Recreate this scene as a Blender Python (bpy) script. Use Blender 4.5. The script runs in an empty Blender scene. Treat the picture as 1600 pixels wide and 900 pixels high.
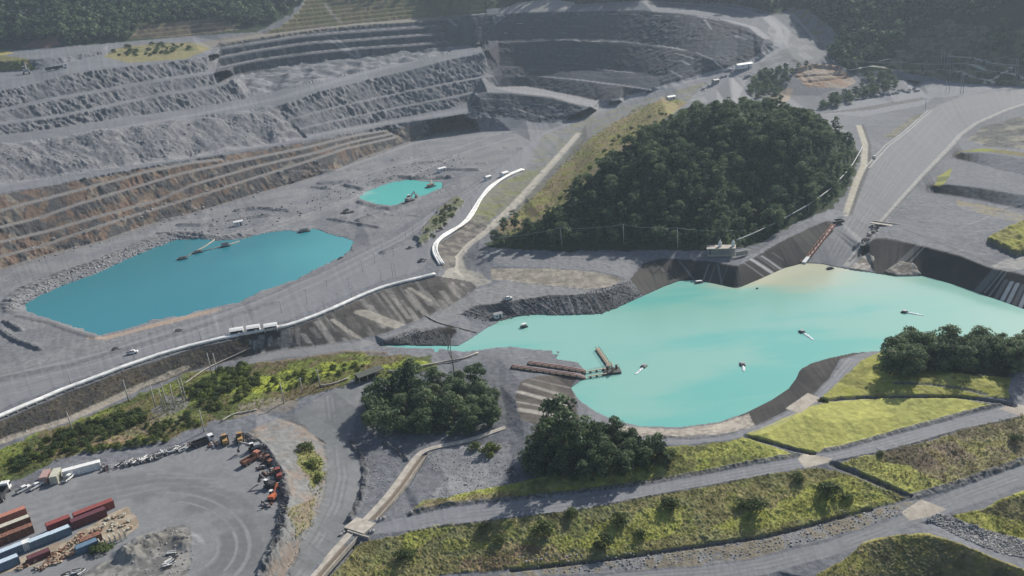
import bpy, bmesh, math, random, os
import numpy as np
from mathutils import Vector, Matrix, geometry

# ------------------------------------------------------------------ camera
SC = bpy.context.scene
F_PX = 1386.0                                   # focal length in pixels of the 1600 px wide photograph
PITCH, ROLL, CAMZ = math.radians(19), math.radians(5.5), 150.0
CAM = np.array([0.0, 0.0, CAMZ])
_f = np.array([0, math.cos(PITCH), -math.sin(PITCH)])
_r0 = np.array([1.0, 0, 0]); _u0 = np.array([0, math.sin(PITCH), math.cos(PITCH)])
_r = _r0*math.cos(ROLL) - _u0*math.sin(ROLL)
_u = _u0*math.cos(ROLL) + _r0*math.sin(ROLL)
cam_data = bpy.data.cameras.new('camera')
cam = bpy.data.objects.new('camera', cam_data)
SC.collection.objects.link(cam)
cam_data.sensor_width = 36.0
cam_data.lens = 36.0*F_PX/1600.0
cam_data.clip_start = 1.0
cam_data.clip_end = 20000.0
cam.matrix_world = Matrix(((_r[0], _u[0], -_f[0], 0), (_r[1], _u[1], -_f[1], 0), (_r[2], _u[2], -_f[2], CAMZ), (0, 0, 0, 1)))
SC.camera = cam

# ------------------------------------------------------------------ sky, sun, exposure
SUN_EL, SUN_AZ = math.radians(36), math.radians(42)      # azimuth measured from +Y towards +X
world = bpy.data.worlds.new('World'); SC.world = world
world.use_nodes = True
wn = world.node_tree.nodes; wl = world.node_tree.links
wn.clear()
sky = wn.new('ShaderNodeTexSky'); sky.sky_type = 'NISHITA'; sky.sun_disc = False
sky.sun_elevation = SUN_EL; sky.sun_rotation = SUN_AZ
sky.air_density = 1.0; sky.dust_density = 1.5
bg = wn.new('ShaderNodeBackground'); bg.inputs['Strength'].default_value = 0.088
wo = wn.new('ShaderNodeOutputWorld')
wl.new(sky.outputs[0], bg.inputs[0]); wl.new(bg.outputs[0], wo.inputs[0])
sun_data = bpy.data.lights.new('sun', 'SUN'); sun_data.energy = 4.9; sun_data.angle = math.radians(0.6)
sun_data.color = (1.0, 0.945, 0.85)
sun = bpy.data.objects.new('sun', sun_data); SC.collection.objects.link(sun)
_sd = Vector((math.sin(SUN_AZ)*math.cos(SUN_EL), math.cos(SUN_AZ)*math.cos(SUN_EL), math.sin(SUN_EL)))
sun.rotation_euler = _sd.to_track_quat('Z', 'Y').to_euler()
SC.view_settings.view_transform = 'Standard'
SC.view_settings.look = 'None'
SC.view_settings.gamma = 1.0
SC.view_settings.use_curve_mapping = False
SC.view_settings.exposure = 0.24
HAZE = 0.00010
SC.cycles.max_bounces = 6
SC.cycles.diffuse_bounces = 3
SC.cycles.volume_bounces = 1

# ------------------------------------------------------------------ survey helpers
def ray(px, py):
    return _f + (px-800.0)/F_PX*_r - (py-450.0)/F_PX*_u
def at_z(px, py, z):
    d = ray(px, py); return CAM + d*((z-CAMZ)/d[2])
def at_r(px, py, R):
    d = ray(px, py); return CAM + d*(R/math.hypot(d[0], d[1]))
def climb(p1, px, py, deg):
    """where the sight line meets a slope of deg degrees that starts at p1"""
    d = ray(px, py); s = math.tan(math.radians(deg)); lo, hi = 1.0, 8000.0
    R1 = math.hypot(p1[0], p1[1]); h = math.hypot(d[0], d[1])
    for _ in range(50):
        m = (lo+hi)/2
        if (CAMZ+m*d[2]-p1[2])-s*(m*h-R1) > 0: lo = m
        else: hi = m
    return CAM + lo*d

def ext(pts, right=True, left=True):
    pts = [tuple(p) for p in pts]
    if left and pts[0][0] == 0:
        (x0, y0), (x1, y1) = pts[0][:2], pts[1][:2]
        y = y0 + (y0-y1)/(x1-x0)*240
        pts.insert(0, (-240, y) + pts[0][2:])
    if right and pts[-1][0] == 1600:
        (x0, y0), (x1, y1) = pts[-2][:2], pts[-1][:2]
        y = y1 + (y1-y0)/(x1-x0)*240
        pts.append((1840, y) + pts[-1][2:])
    return pts
LINES = {}
SURV = []                                        # survey points: px, py, inverse depth
def densify(pts, step=4.0):
    out = []
    for a, b in zip(pts[:-1], pts[1:]):
        a = np.array(a, float); b = np.array(b, float)
        n = max(1, int(np.hypot(*(b-a)[:2])/step))
        for i in range(n): out.append(a+(b-a)*i/n)
    out.append(np.array(pts[-1], float))
    return out
def put(name, P3):
    LINES[name] = P3
    for px, py, p in P3: SURV.append((px, py, 1.0/np.dot(p-CAM, _f)))
def line_z(name, pts, z=None, step=4.0):
    """a survey line; z constant, or third entry of each point"""
    pts = [p if len(p) > 2 else (p[0], p[1], z) for p in ext(pts)]
    put(name, [(q[0], q[1], at_z(q[0], q[1], q[2])) for q in densify(pts, step)])
def line_r(name, pts, step=4.0):
    put(name, [(q[0], q[1], at_r(q[0], q[1], q[2])) for q in densify(ext(pts), step)])
def ref_at(name, px):
    L = LINES[name]
    for a, b in zip(L[:-1], L[1:]):
        if min(a[0], b[0]) <= px <= max(a[0], b[0]) and a[0] != b[0]:
            t = (px-a[0])/(b[0]-a[0]); return a[2]*(1-t)+b[2]*t
    return min(L, key=lambda q: abs(q[0]-px))[2]
def line_up(name, ref, deg, pts, step=4.0):
    """a line reached by climbing deg degrees from the line ref"""
    D = densify(ext(pts), step)
    t = np.array([1/np.dot(climb(ref_at(ref, q[0]), q[0], q[1], deg)-CAM, _f) for q in D])
    k = 9
    tp = np.pad(t, k, mode='reflect', reflect_type='odd') if len(t) > k else t
    if len(t) > k: t = np.convolve(tp, np.ones(2*k+1)/(2*k+1), mode='valid')
    put(name, [(q[0], q[1], CAM+ray(q[0], q[1])/w) for q, w in zip(D, t)])
def bench(name, ref, deg, pts, w=1.4, flat=2.0):
    """a crest reached by climbing from ref and the inner edge of its flat bench"""
    line_up(name+'_crest', ref, deg, [(x, y+w) for x, y in pts], 3.0)
    line_up(name, name+'_crest', flat, [(x, y-w) for x, y in pts], 3.0)
def spots_r(pts):
    for px, py, R in pts: SURV.append((px, py, 1.0/np.dot(at_r(px, py, R)-CAM, _f)))
def spots(pts):
    for px, py, z in pts:
        SURV.append((px, py, 1.0/np.dot(at_z(px, py, z)-CAM, _f)))

# ------------------------------------------------------------------ survey lines of the terrain
# foreground: yard, roads, terraced grass dam
line_z('bottom', [(-240, 1075, 1), (200, 1075, 0), (420, 1075, -2), (500, 1075, -6), (800, 1075, -13), (1200, 1075, -15), (1840, 1075, -22)], step=20)
line_z('yard_top', [(-240, 850, 0.3), (0, 772, 0), (100, 742, 0), (200, 718, 0), (300, 698, 0), (345, 689, 0), (385, 686, 0)])
spots([(0, 900, 0), (200, 850, 0), (350, 780, 0), (100, 800, 0), (300, 880, 0), (370, 840, 0), (-150, 900, 0), (200, 960, 0), (0, 980, 0), (300, 740, 0)])
line_z('yard_edge', [(385, 686, 0), (412, 708, 0), (432, 742, 0), (440, 780, 0), (428, 830, 0), (405, 880, 0), (390, 920, 0)])
line_z('yard_berm', [(392, 678, 0.5), (420, 700, 1.6), (444, 740, 1.8), (452, 782, 1.8), (441, 836, 1.6), (417, 888, 1.4), (402, 925, 1)])
line_z('berm_toe', [(440, 655, -2), (475, 668, -3), (505, 695, -4.2), (513, 730, -4.5), (502, 780, -4.8), (482, 830, -5), (452, 880, -5.2), (425, 930, -5.5)])
line_z('gravel_road', [(500, 655, -2.5), (555, 690, -4.5), (572, 740, -4.8), (562, 790, -5), (540, 835, -5.4), (480, 905, -5.8), (450, 950, -6)])
spots([(620, 740, -4), (640, 790, -4.5), (600, 700, -4), (660, 690, -3.0), (700, 740, -3.5), (740, 760, -2.5), (720, 720, -3), (620, 660, -2.5)])
line_z('channel_left', [(470, 912, -5.8), (545, 833, -5.3), (575, 807, -5), (612, 770, -4.4), (640, 727, -3.8), (664, 703, -3), (735, 685, -1.6), (790, 664, 0.3)])
line_z('path_one_top', [(560, 826, -5), (600, 815, -4.6), (640, 804, -4), (700, 791, -3.2), (760, 784, -2.5), (800, 781, -2), (900, 770, -1.5), (1000, 757, -1), (1100, 739, -0.5), (1200, 720, 0), (1240, 712, 0), (1290, 706, 0), (1320, 700, 0), (1400, 677, 0), (1500, 650, 0.3), (1560, 635, 0.6), (1600, 628, 0.8)])
line_z('path_one_low', [(575, 836, -5.2), (640, 829, -4.4), (700, 819, -3.6), (800, 808, -2.6), (900, 797, -2), (1000, 777, -1.4), (1100, 759, -1), (1200, 741, -0.5), (1265, 728, -0.4), (1310, 718, -0.3), (1400, 700, -0.3), (1500, 670, 0), (1600, 650, 0.4)])
spots([(660, 795, -3.3), (700, 782, -2.2), (800, 770, -1), (850, 758, -0.2), (950, 735, 1.5), (900, 700, 2.5), (820, 690, 1.5), (1000, 700, 3), (760, 720, -2)])
line_z('slope_toe', [(505, 905, -8), (560, 905, -9), (640, 902, -9.5), (720, 897, -9.5), (800, 890, -9), (900, 880, -8.5), (1000, 866, -8), (1100, 852, -7.6), (1200, 837, -7.2), (1300, 812, -6.8), (1400, 785, -6.2), (1425, 778, -6)])
line_z('path_two_top', [(940, 899, -9.4), (1000, 893, -9.2), (1100, 886, -8.8), (1165, 875, -8.4), (1200, 868, -8.2), (1300, 844, -7.6), (1400, 809, -6.8), (1440, 788, -6.4), (1480, 768, -6), (1600, 726, -5)])
line_z('path_two_low', [(980, 930, -9.8), (1100, 915, -9.4), (1200, 897, -8.8), (1300, 868, -8), (1400, 829, -7.2), (1470, 808, -6.8), (1540, 780, -6), (1600, 757, -5.4)])
line_z('mound_rim', [(1275, 905, -9), (1310, 880, -8), (1350, 850, -7), (1400, 836, -6.4), (1450, 836, -6.2), (1500, 850, -6.4), (1550, 872, -7), (1600, 892, -7.6)])
line_z('mound_foot', [(1300, 960, -15), (1400, 930, -15.5), (1500, 940, -16), (1600, 960, -17)])
line_z('rocks', [(1450, 818, -7.5), (1500, 832, -8.4), (1550, 848, -9), (1600, 862, -10)])
line_z('mound_b_rim', [(1500, 806, -6.6), (1535, 797, -5.8), (1560, 782, -5.4), (1600, 768, -5)])
line_z('mound_b_foot', [(1560, 834, -10.5), (1600, 842, -11.5)])
# vegetation strip
spots([(0, 712, 1.2), (150, 690, 1), (300, 645, 1.5), (400, 640, 0.8), (460, 632, 0), (520, 610, 1), (560, 590, 1.4), (620, 575, 1.6), (700, 590, 1), (560, 640, -1), (200, 655, 1.5), (380, 600, 2), (500, 565, 2), (650, 560, 2), (640, 620, -1), (740, 640, -0.5), (700, 660, -2), (580, 680, -3.5), (780, 600, 1.5), (790, 640, 0.5), (-100, 780, 1.2)])
line_z('embankment_toe', [(0, 690, 2.2), (100, 655, 2.2), (200, 615, 2.2), (300, 578, 2.2), (390, 554, 2.4), (430, 547, 2.6), (500, 538, 2.8), (560, 529, 2.8), (600, 519, 2.8), (640, 502, 3), (700, 477, 3.5), (735, 455, 4.2)])
line_z('pipe_bed', [(0, 655, 8), (100, 613, 8), (200, 575, 9), (300, 544, 9), (400, 522, 9), (450, 513, 9.5), (500, 495, 10), (560, 468, 11), (600, 452, 11.8), (684, 430, 12.4)])
line_z('pipe_back', [(0, 640, 8.2), (100, 598, 8.2), (200, 562, 9.1), (300, 533, 9.1), (400, 512, 9.2), (450, 500, 9.6), (500, 482, 10.1), (560, 455, 11), (600, 440, 11.8), (660, 422, 12.2)])
line_z('pipe_bed_two', [(690, 417, 12.4), (677, 396, 12.4), (681, 380, 12.4), (710, 362, 12.5), (732, 345, 12.6), (746, 322, 12.8), (766, 295, 13), (786, 280, 13.2), (818, 266, 13.5)])
line_z('pipe_back_two', [(668, 415, 12.4), (667, 396, 12.4), (671, 378, 12.4), (700, 352, 12.5), (722, 335, 12.6), (735, 315, 12.7), (755, 288, 12.9), (778, 272, 13.1), (812, 255, 13.4)])
line_z('pit_road_low', [(0, 580, 7.6), (150, 545, 7.6), (300, 500, 7.8), (400, 466, 8), (500, 425, 8.6), (560, 395, 9), (620, 365, 9.5), (700, 310, 10.4), (760, 272, 11), (810, 238, 11.5), (850, 206, 12)])
spots([(600, 420, 10.6), (650, 390, 11.4), (660, 350, 11), (720, 318, 11.8), (500, 450, 9.2), (-200, 640, 7.6)])
# drain and platform between the embankments
line_z('drain', [(905, 212, 14.5), (850, 272, 13), (800, 325, 11), (760, 362, 9), (730, 385, 7.8), (716, 400, 7), (714, 418, 6.4), (728, 438, 5.4)])
line_z('drain_side', [(892, 205, 14.6), (838, 268, 13.2), (786, 322, 11.4), (748, 355, 10), (712, 382, 9.4), (698, 404, 9), (706, 424, 8)])
line_z('ditch', [(726, 392, 8.2), (740, 411, 7.6), (790, 417, 8.4), (860, 419, 8.6), (930, 423, 8.6), (965, 431, 7.6)])
line_z('platform', [(745, 392, 9.6), (770, 402, 9.4), (860, 406, 9.4), (960, 402, 9.2), (990, 410, 7.5)])
line_z('strip_toe', [(735, 440, 5), (775, 436, 5.6), (830, 442, 5.6), (920, 452, 5.2), (950, 446, 5.6), (975, 438, 5.6)])
line_z('rock_bank', [(722, 490, 3.6), (745, 478, 4.6), (800, 471, 4.8), (850, 463, 5), (900, 461, 5), (945, 457, 5), (978, 446, 5.2)])
spots([(690, 497, 3.4), (740, 462, 4.8), (770, 455, 5), (870, 455, 5.2)])
line_z('inlet_wall', [(598, 530, 2.6), (640, 516, 3), (690, 512, 3.2), (714, 517, 2.4)])
spots([(700, 532, 0.8), (735, 503, 1.2), (765, 490, 1.4), (785, 487, 1.2)])
# big turquoise lake
LAKE = [(598, 540), (640, 540), (690, 541), (716, 541), (740, 527), (762, 512), (786, 501), (812, 494), (838, 492), (880, 493), (938, 491), (958, 484), (1000, 465), (1040, 447), (1062, 439), (1085, 438), (1115, 443), (1152, 451), (1192, 434), (1225, 419), (1256, 411), (1285, 413), (1318, 420), (1345, 424), (1372, 428), (1400, 432), (1442, 431), (1482, 442), (1520, 455), (1560, 469), (1600, 483), (1700, 520), (1840, 570),
        (1840, 590), (1600, 552), (1500, 549), (1380, 547), (1332, 551), (1295, 559), (1268, 567), (1250, 577), (1243, 592), (1232, 607), (1203, 626), (1162, 646), (1122, 659), (1062, 667), (1000, 665), (960, 656), (930, 642), (905, 624), (893, 606), (912, 592), (918, 583), (905, 566), (872, 560), (880, 549), (858, 547), (832, 545), (800, 541), (778, 542), (750, 546), (725, 549), (690, 544), (640, 543)]
line_z('lake_shore', LAKE+[LAKE[0]], 0.0, step=3)
line_z('north_liner', [(985, 436, 5.2), (1005, 413, 6.4), (1034, 405, 7.2), (1080, 407, 6.8), (1120, 411, 7), (1153, 416, 7.6), (1200, 389, 9.4), (1260, 354, 12), (1290, 345, 12.6)])
spots([(1150, 400, 8.2), (1200, 378, 10), (1060, 400, 8.4), (1250, 350, 12.2)])
line_z('north_east_liner', [(1340, 398, 3), (1352, 382, 6.5), (1368, 373, 9), (1385, 373, 9.6), (1435, 383, 10), (1500, 400, 9.6), (1545, 418, 9), (1600, 430, 9)])
line_z('ramp_left', [(1262, 408, 0.5), (1290, 372, 6.5), (1310, 350, 9), (1326, 335, 9.6), (1345, 300, 11), (1365, 250, 14), (1400, 215, 16.4), (1450, 172, 20), (1500, 150, 23), (1550, 144, 25), (1600, 140, 26)])
line_z('ramp_right', [(1330, 416, 0.6), (1345, 392, 3), (1368, 358, 6.8), (1400, 320, 9.6), (1440, 275, 12), (1480, 233, 15), (1500, 210, 17), (1525, 192, 20), (1570, 172, 23.5), (1600, 162, 25)])
spots([(1420, 345, 9.8), (1500, 375, 9.8), (1550, 350, 10.4), (1440, 310, 10.8), (1580, 420, 9.6)])
line_z('south_east_crest', [(1392, 557, 3), (1345, 558, 4), (1314, 565, 4.4), (1296, 590, 4.4), (1272, 616, 4.4), (1240, 636, 4.4), (1180, 668, 4.2), (1130, 676, 3.8), (1060, 681, 3.6), (1000, 677, 3.6), (950, 668, 3.2), (920, 655, 3)])
line_z('south_road', [(1355, 561, 4.2), (1325, 577, 4.4), (1300, 610, 4.4), (1262, 640, 4.4), (1200, 676, 4.3), (1135, 688, 3.9), (1060, 695, 3.6), (1000, 692, 3.4)])
spots([(1400, 575, 5), (1500, 580, 5), (1600, 570, 5), (1570, 610, 3.5), (1400, 620, 3.6), (1540, 628, 2), (1300, 660, 3.4), (1400, 650, 2), (1450, 595, 5), (1750, 600, 5)])
line_z('west_liner', [(900, 588, 1.5), (845, 587, 2.6), (812, 596, 3), (806, 625, 3), (812, 655, 2.8), (850, 668, 2.6), (905, 660, 2.8)])
spots([(780, 560, 2.4), (820, 570, 2), (740, 570, 2), (720, 560, 1.4), (660, 549, 0.8), (840, 549, 0.8), (800, 548, 1.2)])
# wooded hill
line_z('hill_foot', [(750, 378, 10), (790, 392, 9.8), (860, 396, 9.6), (950, 392, 9.6), (1060, 393, 9.6), (1150, 384, 10), (1200, 364, 11), (1250, 343, 12.6), (1290, 325, 13.6), (1320, 290, 15), (1338, 250, 17), (1338, 225, 18)])
line_up('hill_crest', 'hill_foot', 27, [(795, 370), (830, 352), (870, 330), (910, 298), (950, 266), (1010, 222), (1050, 194), (1110, 182), (1190, 180), (1255, 196), (1296, 228)])
spots([(1000, 172, 30), (960, 205, 30), (920, 225, 24), (1270, 180, 21), (1320, 205, 19), (1340, 195, 19), (1060, 165, 33)])
spots([(860, 300, 18), (900, 260, 21), (820, 335, 13)])
# upper right flats, walls and hillside
spots([(1300, 178, 20), (1400, 163, 21), (1450, 150, 22), (1430, 132, 23), (1350, 150, 22)])
spots_r([(1280, 150, 862), (1230, 150, 848), (1180, 130, 868), (1100, 152, 835), (1180, 158, 805), (1120, 140, 855), (1320, 135, 890)])
line_z('wall_a_toe', [(1440, 300, 11), (1465, 303, 10.8), (1530, 313, 10.8), (1600, 328, 10.8)])
line_z('wall_a_crest', [(1447, 292, 12), (1462, 289, 14.6), (1480, 287, 15.6), (1530, 293, 15.6), (1600, 305, 15.6)])
line_z('wall_b_toe', [(1490, 248, 15), (1520, 254, 16), (1560, 265, 16.2), (1600, 274, 16.2)])
line_z('wall_b_crest', [(1488, 243, 15.5), (1505, 238, 19), (1530, 238, 20.4), (1560, 241, 20.6), (1600, 248, 20.6)])
line_z('wall_c_toe', [(1515, 217, 18), (1560, 222, 20.6), (1600, 225, 20.8)])
line_z('wall_c_crest', [(1533, 197, 20), (1560, 185, 22.6), (1600, 176, 24.4)])
line_z('hill_right_foot', [(1285, 118, 40), (1330, 118, 36), (1400, 124, 28), (1480, 129, 26), (1540, 134, 26), (1600, 137, 26.5)])
bench('terrace_a', 'hill_right_foot', 38, [(1310, 108), (1362, 102), (1400, 107), (1460, 112), (1530, 122), (1600, 130)], 1.0)
bench('terrace_b', 'terrace_a', 38, [(1320, 97), (1385, 92), (1465, 100), (1540, 109), (1600, 118)], 1.0)
bench('terrace_c', 'terrace_b', 38, [(1330, 88), (1400, 80), (1480, 86), (1540, 94), (1600, 102)], 1.0)
line_up('hill_right_mid', 'terrace_c', 30, [(1330, 62), (1400, 45), (1480, 45), (1600, 50)])
line_up('hill_right_top', 'hill_right_mid', 33, [(1320, -45), (1400, -45), (1480, -45), (1600, -45)])
# ridge road and pit bowl
line_z('ridge_road', [(862, 202, 12), (905, 182, 17), (950, 166, 22.5), (1000, 149, 32), (1050, 133, 41), (1100, 120, 46), (1150, 109, 50)])
line_z('ridge_road_out', [(872, 212, 12.5), (915, 195, 16), (960, 176, 22), (1010, 158, 30), (1060, 143, 38), (1110, 130, 42), (1160, 118, 46)])
line_r('pit_floor_edge', [(775, 137, 1005), (820, 134, 1010), (880, 146, 965), (930, 156, 930), (968, 158, 892)])
line_r('bowl_c', [(790, 121, 1018), (838, 119, 1018), (900, 126, 978), (960, 134, 945), (1015, 141, 893)])
line_r('bowl_cc', [(785, 117, 1024), (838, 116, 1024), (900, 122, 986), (960, 130, 954), (1022, 137, 896)])
line_r('bowl_b', [(780, 106, 1036), (840, 105, 1036), (935, 108, 1000), (990, 115, 962), (1062, 123, 898)])
line_r('bowl_bb', [(780, 104, 1042), (840, 103, 1042), (935, 105.5, 1007), (990, 112, 968), (1062, 121, 901)])
line_r('bowl_a', [(745, 69, 1076), (800, 65.5, 1074), (880, 62.5, 1052), (975, 66.5, 1022), (1010, 71, 1005), (1060, 78, 970), (1115, 95, 910)])
line_r('bowl_aa', [(745, 66, 1090), (800, 62.5, 1086), (880, 59.5, 1062), (975, 63, 1030), (1010, 68, 1013), (1060, 75, 978), (1115, 92, 914)])
line_r('rim', [(735, 26, 1130), (800, 21, 1118), (900, 18, 1090), (1000, 17, 1068), (1060, 20, 1048), (1120, 28, 1030), (1170, 43, 985), (1195, 62, 952), (1190, 82, 925)])
line_r('rim_road', [(1040, 2, 1170), (1090, 4, 1150), (1150, 11, 1110), (1200, 24, 1060), (1226, 48, 1000), (1222, 72, 955), (1180, 98, 915)])
line_r('outer_rim', [(1240, 14, 1090), (1262, 40, 1040), (1285, 66, 990), (1290, 90, 945)])
spots_r([(1220, 110, 890), (1240, 90, 918), (1260, 100, 915)])
line_up('back_hill', 'rim', 22, [(800, 2), (900, 2), (1000, -2)], 8)
line_up('back_top', 'rim', 24, [(720, -45), (900, -45), (1060, -45), (1180, -45)], 8)
line_up('back_top_right', 'outer_rim', 26, [(1230, -45), (1290, -45)], 8)
# pit floor, lakes in the pit
PITLAKE = [(38, 478), (60, 463), (100, 446), (150, 428), (200, 405), (240, 388), (276, 375), (312, 373), (342, 377), (380, 374), (402, 367), (440, 361), (470, 362), (490, 358), (516, 366), (553, 376), (546, 390), (520, 408), (480, 428), (440, 444), (388, 462), (374, 472), (330, 481), (290, 491), (240, 499), (200, 512), (160, 523), (140, 518), (110, 508), (80, 497), (46, 488)]
line_z('pit_lake_shore', PITLAKE+[PITLAKE[0]], 5.0, step=3)
POND = [(562, 307), (580, 297), (606, 287), (640, 281), (660, 284), (692, 285), (690, 293), (672, 300), (655, 307), (642, 314), (612, 321), (590, 319), (572, 314)]
line_z('pond_shore', POND+[POND[0]], 6.6, step=3)
line_z('lake_bank', [(18, 490, 6.5), (12, 474, 7), (40, 452, 7.2), (100, 427, 7.4), (150, 410, 7.4), (200, 390, 7.4), (240, 374, 7.4), (275, 364, 7.2), (310, 362, 7)])
line_z('lake_bank_low', [(30, 496, 6.6), (80, 506, 6.8), (140, 526, 7), (165, 531, 7.2), (200, 520, 7), (290, 500, 7), (380, 476, 7.4)])
line_z('pit_toe', [(0, 421, 7), (75, 398, 7), (162, 376, 7.2), (225, 353, 7.2), (325, 326, 7.4), (400, 303, 7.6), (450, 289, 7.8), (525, 268, 8.2), (562, 248, 8.4), (640, 222, 9), (735, 193, 10)])
spots([(-200, 560, 7), (0, 520, 6.8), (0, 450, 7), (300, 350, 7.2), (420, 340, 7.4), (450, 315, 7.8), (550, 285, 8), (620, 255, 9), (700, 230, 9.5), (750, 205, 10), (800, 205, 10.6), (650, 335, 8.8), (560, 345, 8), (720, 270, 9.8), (600, 340, 8), (60, 550, 7.2), (600, 275, 7.6), (690, 275, 8), (575, 366, 7.8), (566, 384, 7.2), (600, 358, 8.8), (585, 345, 8.2), (540, 355, 7)])
line_r('cut_floor', [(735, 188, 905), (790, 181, 906), (830, 191, 888), (880, 185, 880), (915, 172, 872)])
line_r('cut_mid', [(742, 172, 912), (770, 163, 922), (830, 168, 910), (880, 172, 892), (912, 170, 880)])
line_r('cut_crest', [(748, 152, 920), (762, 144, 935), (800, 146, 932), (860, 153, 914), (900, 163, 893), (925, 168, 876)])
# benches on the left wall
D = 48
bench('bench_d', 'pit_toe', D, [(0, 401), (62, 385), (175, 347), (300, 309), (400, 277), (487, 250), (540, 232), (620, 214)])
bench('bench_c', 'bench_d', D, [(0, 378), (75, 361), (175, 332), (250, 312), (300, 289), (400, 260), (487, 240), (550, 222), (612, 209)])
bench('bench_b', 'bench_c', D, [(0, 355), (62, 340), (125, 318), (212, 292), (287, 270), (400, 246), (480, 230), (550, 213), (605, 203)])
bench('bench_a', 'bench_b', D, [(0, 329), (100, 303), (175, 283), (230, 268), (300, 254), (345, 249)])
put('bench_ab', [q for q in LINES['bench_a'] if q[0] <= 340]+[q for q in LINES['bench_b'] if q[0] > 385])
line_up('road_low', 'bench_ab', 38, [(0, 300), (75, 290), (150, 274), (200, 265), (275, 251), (400, 233), (525, 211), (625, 192), (728, 178)])
line_up('road_high', 'road_low', 3, [(0, 285), (75, 276), (150, 264), (200, 256), (275, 243), (400, 225), (525, 203), (625, 184), (700, 171), (735, 160)])
line_up('slope_top', 'road_high', 30, [(0, 226), (100, 214), (200, 201), (300, 191), (400, 175), (430, 166)])
bench('face_a', 'road_high', 42, [(440, 208), (525, 188), (625, 167), (700, 153), (745, 143)], 1.0, 6)
bench('face_b', 'face_a', 42, [(440, 190), (525, 167), (625, 145), (700, 130), (755, 120)], 1.0, 6)
line_up('face_top', 'face_b', 42, [(450, 160), (500, 142), (600, 118), (650, 106), (690, 95), (735, 86), (762, 78)])
line_up('upper_road_a', 'slope_top', 2.5, [(0, 212), (100, 199), (200, 183), (300, 170), (400, 152), (430, 143)])
line_up('upper_road_b', 'face_top', 2.5, [(470, 132), (500, 123), (600, 102), (680, 82), (720, 74), (760, 68)])
bench('left_a', 'upper_road_a', 42, [(0, 193), (100, 180), (170, 165), (250, 148), (330, 136), (365, 126)])
bench('left_b', 'left_a', 42, [(0, 172), (80, 155), (160, 141), (250, 125), (330, 113), (358, 108)])
line_up('left_top', 'left_b', 42, [(0, 141), (60, 128), (100, 116), (170, 106), (240, 99), (320, 88), (337, 84)])
line_up('plateau', 'left_top', 2, [(0, 112), (50, 112), (100, 99), (160, 86), (240, 84), (310, 78)])
line_up('plateau_wall', 'plateau', 35, [(0, 96), (50, 92), (100, 88), (160, 78)])
line_up('forest_foot', 'plateau', 6, [(0, 80), (100, 74), (200, 66), (300, 57)])
line_r('centre_foot', [(345, 122, 1040), (400, 110, 1058), (480, 101, 1075), (560, 90, 1092), (640, 80, 1108), (720, 70, 1125)])
bench('centre_a', 'centre_foot', 64, [(345, 106), (400, 94), (480, 83), (560, 75), (640, 70), (710, 64)])
bench('centre_b', 'centre_a', 64, [(337, 91), (400, 79), (480, 67), (560, 62), (660, 54), (700, 52)])
bench('centre_c', 'centre_b', 64, [(331, 77), (400, 67), (470, 56), (540, 50), (600, 46), (690, 40)])
bench('centre_d', 'centre_c', 48, [(345, 66), (400, 57), (500, 43), (560, 37), (640, 32), (700, 29)])
line_up('forest_top', 'forest_foot', 24, [(-240, -45), (0, -45), (150, -45), (290, -45)], 8)
line_up('terrace_top', 'centre_d', 24, [(380, -45), (500, -45), (660, -45)], 8)

# ------------------------------------------------------------------ survey -> height sheet
STEP = float(os.environ.get('DEVSTEP', '1.25'))
gx = np.concatenate([np.arange(-240, -20, 6.0), np.arange(-20, 1620, STEP), np.arange(1620, 1841, 6.0)])
gy = np.concatenate([np.arange(-44, 300, STEP*0.85), np.arange(300, 905, STEP), np.arange(905, 1072, 6.0)])
NX, NY = len(gx), len(gy)
GX, GY = np.meshgrid(gx, gy)
def survey_to_depth():
    key = {}
    for px, py, w in SURV: key.setdefault((round(px*2)/2, round(py*2)/2), w)
    pts = np.array([(k[0], k[1], w) for k, w in key.items()])
    V, E, FC = geometry.delaunay_2d_cdt([Vector((p[0], p[1])) for p in pts], [], [], 0, 1e-4, True)[:3]
    V = np.array([tuple(v) for v in V])
    lut = {(round(a*2)/2, round(b*2)/2): w for a, b, w in pts}
    W = np.array([lut[(round(v[0]*2)/2, round(v[1]*2)/2)] for v in V])
    out = np.full((NY, NX), np.nan)
    for t in FC:
        a, b, c = V[t[0]], V[t[1]], V[t[2]]
        x0, x1 = min(a[0], b[0], c[0]), max(a[0], b[0], c[0]); y0, y1 = min(a[1], b[1], c[1]), max(a[1], b[1], c[1])
        i0, i1 = np.searchsorted(gx, x0-1e-6), np.searchsorted(gx, x1+1e-6)
        j0, j1 = np.searchsorted(gy, y0-1e-6), np.searchsorted(gy, y1+1e-6)
        if i0 >= i1 or j0 >= j1: continue
        den = (b[1]-c[1])*(a[0]-c[0])+(c[0]-b[0])*(a[1]-c[1])
        if abs(den) < 1e-9: continue
        X = gx[None, i0:i1]; Y = gy[j0:j1, None]
        l1 = ((b[1]-c[1])*(X-c[0])+(c[0]-b[0])*(Y-c[1]))/den
        l2 = ((c[1]-a[1])*(X-c[0])+(a[0]-c[0])*(Y-c[1]))/den
        l3 = 1-l1-l2
        m = (l1 > -1e-6) & (l2 > -1e-6) & (l3 > -1e-6)
        val = l1*W[t[0]]+l2*W[t[1]]+l3*W[t[2]]
        sub = out[j0:j1, i0:i1]; sub[m] = val[m]
    # the few cells outside the hull take their nearest neighbour in the row, then in the column
    for M in (out, out.T):
        for row in M:
            ok = ~np.isnan(row)
            if ok.any() and not ok.all():
                row[~ok] = np.interp(np.flatnonzero(~ok), np.flatnonzero(ok), row[ok])
    return out
INV = survey_to_depth()
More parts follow.
